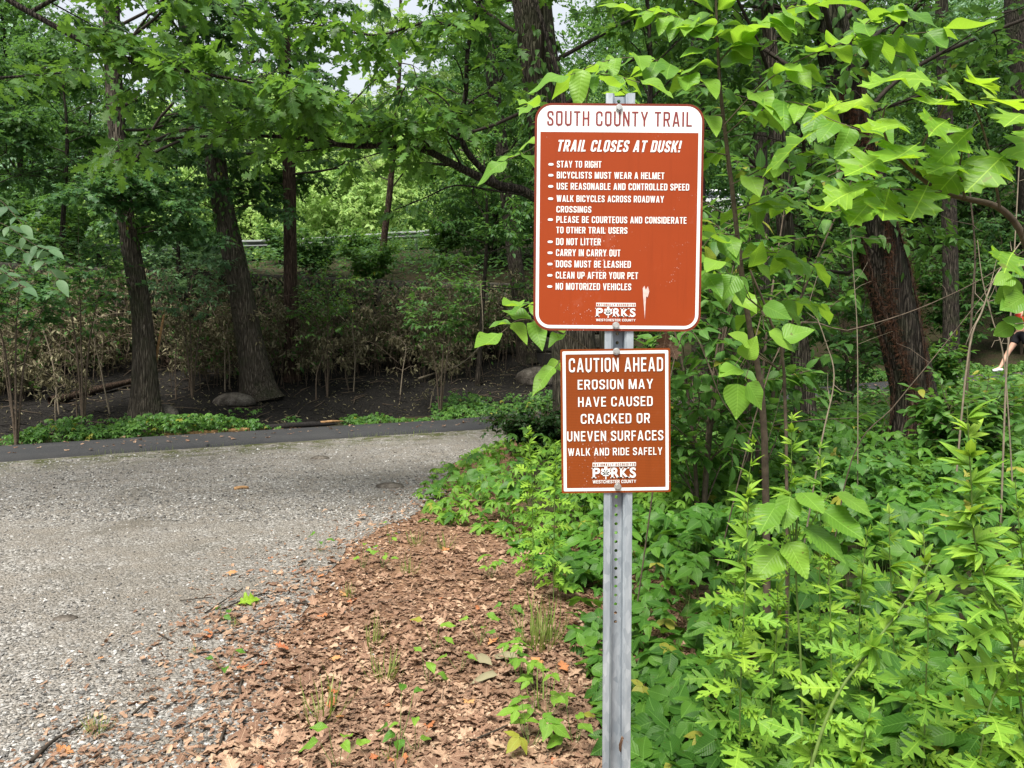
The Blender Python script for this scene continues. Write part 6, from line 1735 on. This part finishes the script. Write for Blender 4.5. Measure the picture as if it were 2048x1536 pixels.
# weeds where the gravel meets the trail
a = Acc(); n = 1500
xb = g.uniform(-12, 2.5, n); x, y = along(xb, -HALF - .08 - .5 * g.random(n) ** 2); nz = fbm(np.stack([x * 1.1, y * 1.1, 0 * x], 1), 97, 3); k = nz > .02; x, y = x[k], y[k]; n = len(x); th = g.uniform(0, 6.28, n); o = np.stack([np.cos(th), np.sin(th), 0 * th], 1)
leaves(a, 'blade', np.stack([x, y, gz(x, y)], 1), o * .7 + [0, 0, 1], o + [0, 0, .2], g.uniform(.04, .11, n), None, 0, g)
tag(a.build('verge_grass', M['grass']), 'sparse short grass where the gravel meets the trail', kind='stuff')
TW = [((410, 1230), (485, 1180), .005, 'thin straight twig on the gravel pointing at the green oak leaf'), ((445, 1222), (530, 1190), .006, 'crooked twig half under the green oak leaf'), ((60, 1532), (165, 1455), .009, 'longest dark twig at the bottom corner of the gravel'),
      ((440, 1515), (452, 1460), .008, 'stubby dark twig upright in the litter near the bottom'), ((480, 1400), (487, 1358), .007, 'dark twig pointing away in the litter'), ((265, 1435), (298, 1408), .006, 'small dark twig between gravel patches'), ((315, 1270), (350, 1290), .004, 'fine twig lying on the mid gravel'),
      ((915, 1500), (1070, 1430), .005, 'long fine twig lying across the lower litter'), ((360, 1205), (430, 1198), .004, 'pale thin twig on gravel above the longest ones'), ((590, 1210), (640, 1218), .006, 'curved twig at the border of litter and gravel')]
for p0, p1, r0, lab in TW:
    A_, B_ = on_ground(*p0, .012), on_ground(*p1, .012); w = Acc(); mid_ = (A_ + B_) / 2 + [*g.normal(0, .015, 2), .01]
    tube(w, spline([A_, mid_, B_], 10), np.linspace(r0, r0 * .6, 10), 6); tag(w.build('twig', M['twig_dark'], loc=A_), lab, 'twig', 'twigs on the ground')
a = Acc(); b = on_ground(470, 1216, .02); e = on_ground(512, 1206, .03); leaves(a, 'oak_hd', [b], [e - b], [(0.1, -.35, 1)], [.15], [.8], 0, g)
tag(a.build('oak_leaf', M['oak_near'], loc=b), 'fresh green oak leaf fallen on the gravel edge', 'leaf')
for (p0, p1, s, lab) in (((985, 1345), (950, 1330), .11, 'curled grey dead leaf standing up from the litter'), ((1035, 1326), (1000, 1322), .10, 'pale curled dead leaf beside the grey one'), ((995, 1362), (962, 1368), .09, 'lowest of the curled grey dead leaves')):
    a = Acc(); b = on_ground(*p0, .03); e = on_ground(*p1, .05); leaves(a, 'dead', [b], [e - b], [(0, -.6, .8)], [s * 1.4], [.9], 0, g); tag(a.build('dead_leaf', M['withered'], loc=b), lab, 'leaf', 'curled dead leaves')
a = Acc(); b = at(1335, 655, 2.25); leaves(a, 'oak_dead', [b, b + [.005, 0, -.03]], [(-.2, 0, -1), (.3, 0, -1)], [(0, -1, .2), (.2, -1, 0)], [.085, .07], [.4, .6], 0, g); tube(a, [b + [0, .02, .12], b], [.0015, .001], 4)
tag(a.build('dead_leaf', M['litter'], loc=b), 'brown dead leaf caught behind the bottom edge of the red sign', 'leaf')
a = Acc(); b = at(1243, 1470, SY + .01); leaves(a, 'dead', [b], [(.15, -.05, -1)], [(0, -1, 0)], [.10], [.3], 0, g); tag(a.build('dead_leaf', M['litter'], loc=b), 'dry brown leaf stuck in the channel of the post', 'leaf')
for px, py, r0, lab in ((437, 1378, .016, 'larger grey stone on gravel beside litter'), (395, 1505, .020, 'whitish stone near the bottom of the litter'), (425, 1528, .022, 'flat pale stone at the bottom edge'), (385, 1282, .014, 'white stone, one of a close pair'), (407, 1285, .012, 'smaller white stone of the close pair'),
                        (130, 1240, .05, 'flat dusty stone sunk in the gravel'), (640, 918, .10, 'flat rock bedded where gravel meets the trail'), (780, 975, .12, 'flat grey rock at the creeper border')):
    b = on_ground(px, py, .0); a = Acc(); blob(a, b, (r0 * 1.4, r0 * 1.0, r0 * (.5 if r0 > .03 else .8)), int(px), 2, .2); tag(a.build('stone', M['rock'] if r0 > .03 else M['sign_white'] if 'white' in lab else M['rock'], loc=b), lab, 'stone', 'single stones on the gravel')
a = Acc(); A_, B_ = on_ground(468, 981, .015), on_ground(497, 978, .015); tube(a, spline([A_, (A_ + B_) / 2 + [0, 0, .01], B_], 8), [.02, .024, .022, .02, .02, .018, .018, .012], 7); tag(a.build('bark_chip', M['raw_wood'], loc=A_), 'red brown bark chip alone on the open gravel', 'bark chip')

# ------------------------------------------------------------------ things on the burnt ground
g = np.random.default_rng(900)
for px, py, dd, r, sd_, fl, lab in ((326, 838, 13.2, (.30, .24, .22), 3, -.3, 'smaller boulder half buried beside the nearest grey trunk'), (470, 812, 14.4, (.46, .38, .22), 5, -.3, 'low boulder under soil between the two grey trunks'), (1078, 770, 15.2, (.66, .50, .38), 8, -.35, 'big smooth boulder behind the lower sign')):
    p = on_ground(px, py, r[2] * .3); p[:2] += unit(p[:2]) * r[1] * .6; a = Acc(); blob(a, p, r, sd_, 4, .16, 0, fl, 1.2); tag(a.build('boulder', M['rock'], loc=p), lab, 'boulder', 'boulders')
def log(name, lst, r, mat, lab, cat, seed, lift=.05, ground=True, seg=10):
    pts = [on_ground(x, y, lift) for x, y, _ in lst]
    pp = spline(pts, 18); a = Acc(); tube(a, pp, np.linspace(r, r * .7, 18), seg, bump=bark_bump(18, seg, seed, .15)); tag(a.build(name, M[mat], loc=pts[0]), lab, cat); return pts
log('fallen_log', [(100, 812, 15.6), (190, 790, 15.8), (275, 768, 16.0)], .085, 'bark_brown', 'fallen log lying behind the nearest grey trunk', 'log', 1, .10)
log('fallen_log', [(330, 745, 18), (400, 738, 18.4), (470, 735, 18.8)], .07, 'bark_brown', 'thin fallen log against the wall between the grey trunks', 'log', 4, .25)
log('dead_branch', [(835, 766, 16.5), (880, 750, 16.7), (925, 732, 17)], .030, 'twig_pale', 'pale bare branch lying on the black soil', 'branch', 2, .10)
q0, q1 = along(np.array([-4.1, -2.9]), np.array([HALF + .22, HALF + .18])); 
a = Acc(); A_ = np.array([q0[0], q1[0], g1(q0[0], q1[0]) + .07]); B_ = np.array([q0[1], q1[1], g1(q0[1], q1[1]) + .09])
q0, q1 = along(np.array([-5.6]), np.array([HALF + .25])); C_ = np.array([q0[0], q1[0], g1(q0[0], q1[0]) + .05])
tube(a, spline([C_, (C_ + A_) / 2, A_], 12), np.linspace(.035, .055, 12), 7, mat=0, bump=bark_bump(12, 7, 31, .25)); tube(a, spline([A_, (A_ + B_) / 2 + [0, 0, .02], B_], 12), [.07, .075, .07, .07, .065, .06, .06, .055, .05, .04, .03, .01], 7, mat=1, bump=bark_bump(12, 7, 30, .3))
e_ = unit(B_ - A_); tube(a, [B_ - e_ * .35 + [0, 0, .05], B_ - e_ * .1 + [0, 0, .06], B_ + e_ * .12 + [0, 0, .05]], [.03, .025, .004], 6, mat=0)
tag(a.build('broken_log', [M['raw_wood'], M['char_wood']], loc=A_), 'half charred splintered log lying along the far edge of the trail', 'log')
# withered saplings with a visible stem
WS = [((41, 603), (38, 740), 14.5, 1.5, 'withered sapling at the edge of the view before the wall'), ((85, 585), (118, 828), 13.4, 2.4, 'tall withered sapling leaning toward the nearest grey trunk'), ((198, 643), (220, 828), 13.6, 1.8, 'pale thin withered sapling just before the nearest grey trunk'),
      ((150, 720), (154, 838), 13.2, 1.2, 'short withered sapling beside the fallen log'), ((446, 590), (450, 782), 15.2, 2.1, 'one of two close withered stems by the leaning trunk, the darker'), ((438, 600), (459, 778), 15.3, 2.0, 'one of two close withered stems by the leaning trunk, the paler'),
      ((360, 650), (352, 800), 14.8, 1.6, 'withered sapling with an arching top between the grey trunks'), ((708, 640), (707, 784), 17.4, 1.7, 'twisted pale withered stem in front of the wall'), ((690, 690), (698, 780), 17.0, 1.1, 'short grey withered stem beside the twisted one'),
      ((640, 690), (632, 800), 16.0, 1.3, 'withered sapling beyond the slim red brown trunk'), ((800, 690), (800, 790), 15.6, 1.1, 'small withered sapling above the trailside weeds'), ((868, 740), (860, 815), 15.0, .9, 'small dry shrub by the pale bare branch'),
      ((20, 690), (28, 850), 12.6, 1.5, 'withered leafy sapling at the corner of the trail'), ((110, 760), (112, 850), 12.8, 1.0, 'low dry sapling near the trail under the tall one'), ((560, 640), (562, 770), 17.6, 1.8, 'withered sapling between the leaning trunk and the slim one')]
for i, (tp_, bp_, dd, h, lab) in enumerate(WS):
    b = on_ground(*bp_, -.03); t_ = at(*tp_, b[1] + .1); t_[2] = max(t_[2], b[2] + h * .8)
    root = thing('withered_sapling', lab, 'sapling', b, 'withered saplings on the burnt ground'); c = Crown(g)
    pp = spline([b, (b + t_) / 2 + [*g.normal(0, .05, 2), 0], t_ + [*g.normal(0, .1, 2), 0], t_ + [*g.normal(0, .3, 2), .25]], 16); w = Acc(); tube(w, pp, np.linspace(.018, .005, 16), 6)
    LP, LD, LN = [], [], []
    for k in range(16):
        q = pp[g.integers(5, 16)]; dr = unit(np.array([*g.normal(0, 1, 2), g.uniform(-.1, .7)])) * g.uniform(.2, .55); tube(w, [q, q + dr * .5 + [0, 0, .03], q + dr + [0, 0, -.1]], [.005, .004, .002], 4, cap=False)
        m = g.integers(8, 16); t = g.uniform(.3, 1, m)[:, None]; LP.append(q + dr * t + [0, 0, -.05] + g.normal(0, .04, (m, 3))); LD.append(np.stack([g.normal(0, .5, m), g.normal(0, .5, m), g.uniform(-1.3, -.2, m)], 1)); LN.append(g.normal(0, 1, (m, 3)) + [0, -.7, .5])
    l = Acc(); P_ = np.concatenate(LP); leaves(l, 'dead', P_, np.concatenate(LD), np.concatenate(LN), g.uniform(.06, .14, len(P_)), None, 0, g)
    w.build('stem', M['twig_pale'] if 'pale' in lab or i % 3 == 1 else M['twig'], root); l.build('foliage', M['withered'], root)
b = on_ground(302, 820); t_ = at(328, 630, 14.0); a = Acc(); tube(a, spline([b, (b + t_) / 2 + [-.04, 0, 0], t_], 12), np.linspace(.045, .018, 12), 7, bump=bark_bump(12, 7, 8, .2)); tag(a.build('dead_branch', M['raw_wood'], loc=b), 'pale dead stick propped against the nearest grey trunk', 'branch')
pts = [at(961, 560, 17.4), at(965, 671, 17.2), at(941, 712, 17.0), at(905, 735, 16.9), at(893, 715, 16.9), at(905, 700, 16.9)]; a = Acc(); tube(a, spline(pts, 26), np.linspace(.012, .008, 26), 5); tag(a.build('hanging_vine', M['twig_pale'], loc=pts[2]), 'bare vine drooping in a loop over the black soil', 'vine')
# ------------------------------------------------------------------ parked cars on the upper road
def car(lab, paint, pos, yaw):
    root = thing('parked_car', lab, 'car', (0, 0, 0), 'cars on the upper road')
    # side profile (x forward, z up), swept across the width with tumblehome
    low = [(-2.2, .35), (-2.25, .60), (-2.18, .88), (-1.2, .95), (-.3, .97), (.9, .93), (1.7, .85), (2.15, .70), (2.22, .50), (2.15, .32)]
    def loft(acc, prof, w0, w1, mat=0):
        n = len(prof); zs = [p[1] for p in prof]; z0, z1 = min(zs), max(zs)
        rows = []
        for k, s in enumerate((-1, -.92, -.4, .4, .92, 1)):
            ins = .06 if abs(s) == 1 else 0
            rows.append([(x * (1 - ins * .5), s * (w0 + (w1 - w0) * (z - z0) / (z1 - z0 + 1e-6)), z0 + (z - z0) * (1 - ins) + ins * .1) for x, z in prof])
        V = np.array(rows).reshape(-1, 3); m = len(rows)
        F = [[i * n + j, i * n + (j + 1) % n, (i + 1) * n + (j + 1) % n, (i + 1) * n + j] for i in range(m - 1) for j in range(n)]
        acc.add(V, F, mat=mat); acc.add(V, [list(range(n))], mat=mat); acc.add(V, [list(range((m - 1) * n, m * n))[::-1]], mat=mat)
    a = Acc(); loft(a, low, .88, .84); a.build('body', M[paint], root)
    a = Acc(); loft(a, [(-1.75, .94), (-1.35, 1.36), (-.9, 1.43), (.1, 1.44), (.5, 1.36), (1.15, .95)], .80, .60); a.build('roof', M[paint], root)
    for nm, pr in (('windscreen', [(.52, 1.345), (1.10, .985)]), ('rear_window', [(-1.38, 1.335), (-1.70, .985)])):
        a = Acc(); (x1, z1), (x2, z2) = pr; o = .02 if x1 > 0 else -.02
        a.add([[x1 + o, -.55, z1 + .012], [x1 + o, .55, z1 + .012], [x2 + o, .70, z2 + .012], [x2 + o, -.70, z2 + .012]], [[0, 1, 2, 3]]); a.build(nm, M['car_glass'], root)
    for s in (-1, 1):
        for x0, x1_, x2_, x3 in ((-1.40, -1.05, -.32, -.32), (-.24, -.24, .36, .85)):
            a = Acc(); a.add([[x0, s * .812, .99], [x1_, s * .640, 1.34], [x2_, s * .640, 1.34], [x3, s * .812, .99]], [[0, 1, 2, 3]]); a.build('window', M['car_glass'], root)
        a = Acc(); box(a, (-2.2, s * .64, .74), (.10, .30, .16)); a.build('tail_light', M['tail_red'], root)
        a = Acc(); box(a, (2.13, s * .62, .66), (.14, .34, .13)); a.build('headlight', M['chrome'], root)
        for x in (-1.35, 1.38):
            a = Acc(); tube(a, [(x, s * .70, .32), (x, s * .73, .32), (x, s * .90, .32), (x, s * .92, .32)], [.27, .32, .32, .28], 22); w = a.build('wheel', M['rubber'], root)
            a = Acc(); tube(a, [(x, s * .905, .32), (x, s * .928, .32)], [.20, .17], 16); a.build('rim', M['chrome'], w)
    root.location = [float(c) for c in pos]; root.rotation_euler = (0, 0, yaw); return root
for px, Y, paint, lab, fl in ((1440, 36.5, 'car_pale', 'pale silver car parked on the upper road behind the red sign', 0), (1800, 36.0, 'car_white', 'white car with a red tail light glimpsed behind the vine wrapped trunk', 1)):
    p = at(px, 410, Y); p[2] = float(gz(np.array([p[0]]), np.array([p[1]]), False)[0]) + .05
    s_, xt_ = trail_sd(np.array([p[0]]), np.array([p[1]])); i_ = int(np.abs(TRAIL[:, 0] - xt_[0]).argmin()); tt = TRAIL[min(i_ + 1, len(TRAIL) - 1)] - TRAIL[max(i_ - 1, 0)]
    car(lab, paint, p, math.atan2(tt[1], tt[0]) + (math.pi if fl else 0))

# ------------------------------------------------------------------ the runner on the trail
def skin_body(name, joints, edges, mat, parent, root_i=0, sub=2):
    me = bpy.data.meshes.new(name); me.from_pydata([j[:3] for j in joints], edges, []); o = bpy.data.objects.new(name, me); C.objects.link(o)
    sk = o.modifiers.new('skin', 'SKIN'); sk.use_smooth_shade = True
    for i, j in enumerate(joints):
        r = j[3] if isinstance(j[3], tuple) else (j[3], j[3]); me.skin_vertices[0].data[i].radius = r; me.skin_vertices[0].data[i].use_root = (i == root_i)
    sb = o.modifiers.new('smooth', 'SUBSURF'); sb.levels = sub; sb.render_levels = sub
    me.materials.append(mat); o.parent = parent; return o
PX = at(2043, 700, 17.5); pz = np.interp(PX[0], *TX_Z) + .09
runner = thing('person', 'runner in a red top, black shorts and white shoes striding along the trail', 'person', (PX[0], PX[1], pz))
J, E = [], []
def jn(x, y, z, r, par=None):
    J.append((x, y, z, r)); 
    if par is not None: E.append((par, len(J) - 1))
    return len(J) - 1
pel = jn(0, 0, .93, (.135, .10)); wa = jn(-.01, 0, 1.08, (.115, .085), pel); ch = jn(-.03, 0, 1.26, (.135, .095), wa); up_ = jn(-.04, 0, 1.38, (.10, .075), ch); ne = jn(-.05, 0, 1.46, .048, up_); hb = jn(-.065, 0, 1.53, .070, ne); hm = jn(-.07, 0, 1.60, .090, hb); ht = jn(-.06, 0, 1.675, .055, hm)
nose = jn(-.165, 0, 1.575, .014, hm); chin = jn(-.135, 0, 1.51, .026, hb)
for s in (1, -1): jn(-.055, s * .098, 1.585, .018, hm)
for s, kn, an, to in ((1, (-.24, .50), (-.43, .115), (-.60, .05)), (-1, (.10, .49), (.43, .28), (.46, .12))):
    hp = jn(0, s * .085, .88, .095, pel); k_ = jn(kn[0], s * .09, kn[1], .056, hp)
    cf = jn((kn[0] * .65 + an[0] * .35), s * .09, kn[1] * .65 + an[1] * .35, .052, k_); a_ = jn(an[0], s * .09, an[1], .036, cf); jn(to[0], s * .09, to[1], .026, a_)
for s, el, wr in ((1, (.17, 1.12), (.02, .98)), (-1, (-.05, 1.08), (-.26, 1.16))):
    sh = jn(-.035, s * .175, 1.37, .052, up_); e_ = jn(el[0], s * .215, el[1], .038, sh); w_ = jn(wr[0], s * .19, wr[1], .026, e_)
    dx, dz_ = wr[0] - el[0], wr[1] - el[1]; ln = math.hypot(dx, dz_); dx, dz_ = dx / ln, dz_ / ln
    pm = jn(wr[0] + dx * .055, s * .185, wr[1] + dz_ * .055, (.030, .018), w_)
    for q, (off, l_) in enumerate(((-.030, .060), (-.010, .072), (.010, .068), (.029, .052))):
        f1 = jn(wr[0] + dx * (.055 + l_ * .55), s * .185 + off, wr[1] + dz_ * (.055 + l_ * .55), .0088, pm); jn(wr[0] + dx * (.05 + l_ * .8) - dz_ * .02, s * .185 + off, wr[1] + dz_ * (.05 + l_ * .8) + dx * .02 - .02, .0078, f1)
    t1 = jn(wr[0] + dx * .045 - .01, s * .185 - .05 * s, wr[1] + dz_ * .04 - .01, .010, w_); jn(wr[0] + dx * .08 - .015, s * .185 - .055 * s, wr[1] + dz_ * .07 - .02, .008, t1)
skin_body('body', J, E, M['skin'], runner, 0)
skin_body('top', [(-.002, 0, 1.10, (.128, .096)), (-.03, 0, 1.26, (.150, .110)), (-.04, 0, 1.36, (.125, .092)), (-.035, .13, 1.385, .052), (-.035, -.13, 1.385, .052)], [(0, 1), (1, 2), (2, 3), (2, 4)], M['red_cloth'], runner, 1)
skin_body('shorts', [(0, 0, 1.02, (.130, .104)), (0, 0, .93, (.150, .118)), (0, .085, .88, .112), (-.10, .09, .73, .098), (-.135, .09, .665, .09), (0, -.085, .88, .112), (.042, -.09, .73, .098), (.062, -.09, .66, .09)], [(0, 1), (1, 2), (2, 3), (3, 4), (1, 5), (5, 6), (6, 7)], M['black_cloth'], runner, 1)
for s, an, to in ((1, (-.43, .10), (-.61, .045)), (-1, (.44, .27), (.475, .10))):
    skin_body('shoe', [(an[0] + .05 * (1 if s == 1 else .6), s * .09, an[1] - .045, .040), (an[0], s * .09, an[1] - .01, .044), ((an[0] + to[0]) / 2, s * .09, (an[1] + to[1]) / 2 - .012, .042), (to[0], s * .09, to[1], .034)], [(0, 1), (1, 2), (2, 3)], M['white_shoe'], runner, 1)
skin_body('hair', [(-.055, 0, 1.655, .075), (-.01, 0, 1.62, .088), (.03, 0, 1.55, .055), (.08, 0, 1.53, .030), (.12, 0, 1.44, .022), (.13, 0, 1.36, .010)], [(0, 1), (1, 2), (2, 3), (3, 4), (4, 5)], M['hair'], runner, 1)
for s in (1, -1):
    a = Acc(); blob(a, (-.152, s * .034, 1.60), (.010, .013, .010), 1, 2, .0); o = bpy.data.objects.new('eye', a.mesh('eye', M['black_cloth'])); C.objects.link(o); o.parent = runner
a = Acc(); blob(a, (-.150, 0, 1.537), (.008, .024, .006), 2, 2, .0); o = bpy.data.objects.new('mouth', a.mesh('mouth', M['red_cloth'])); C.objects.link(o); o.parent = runner
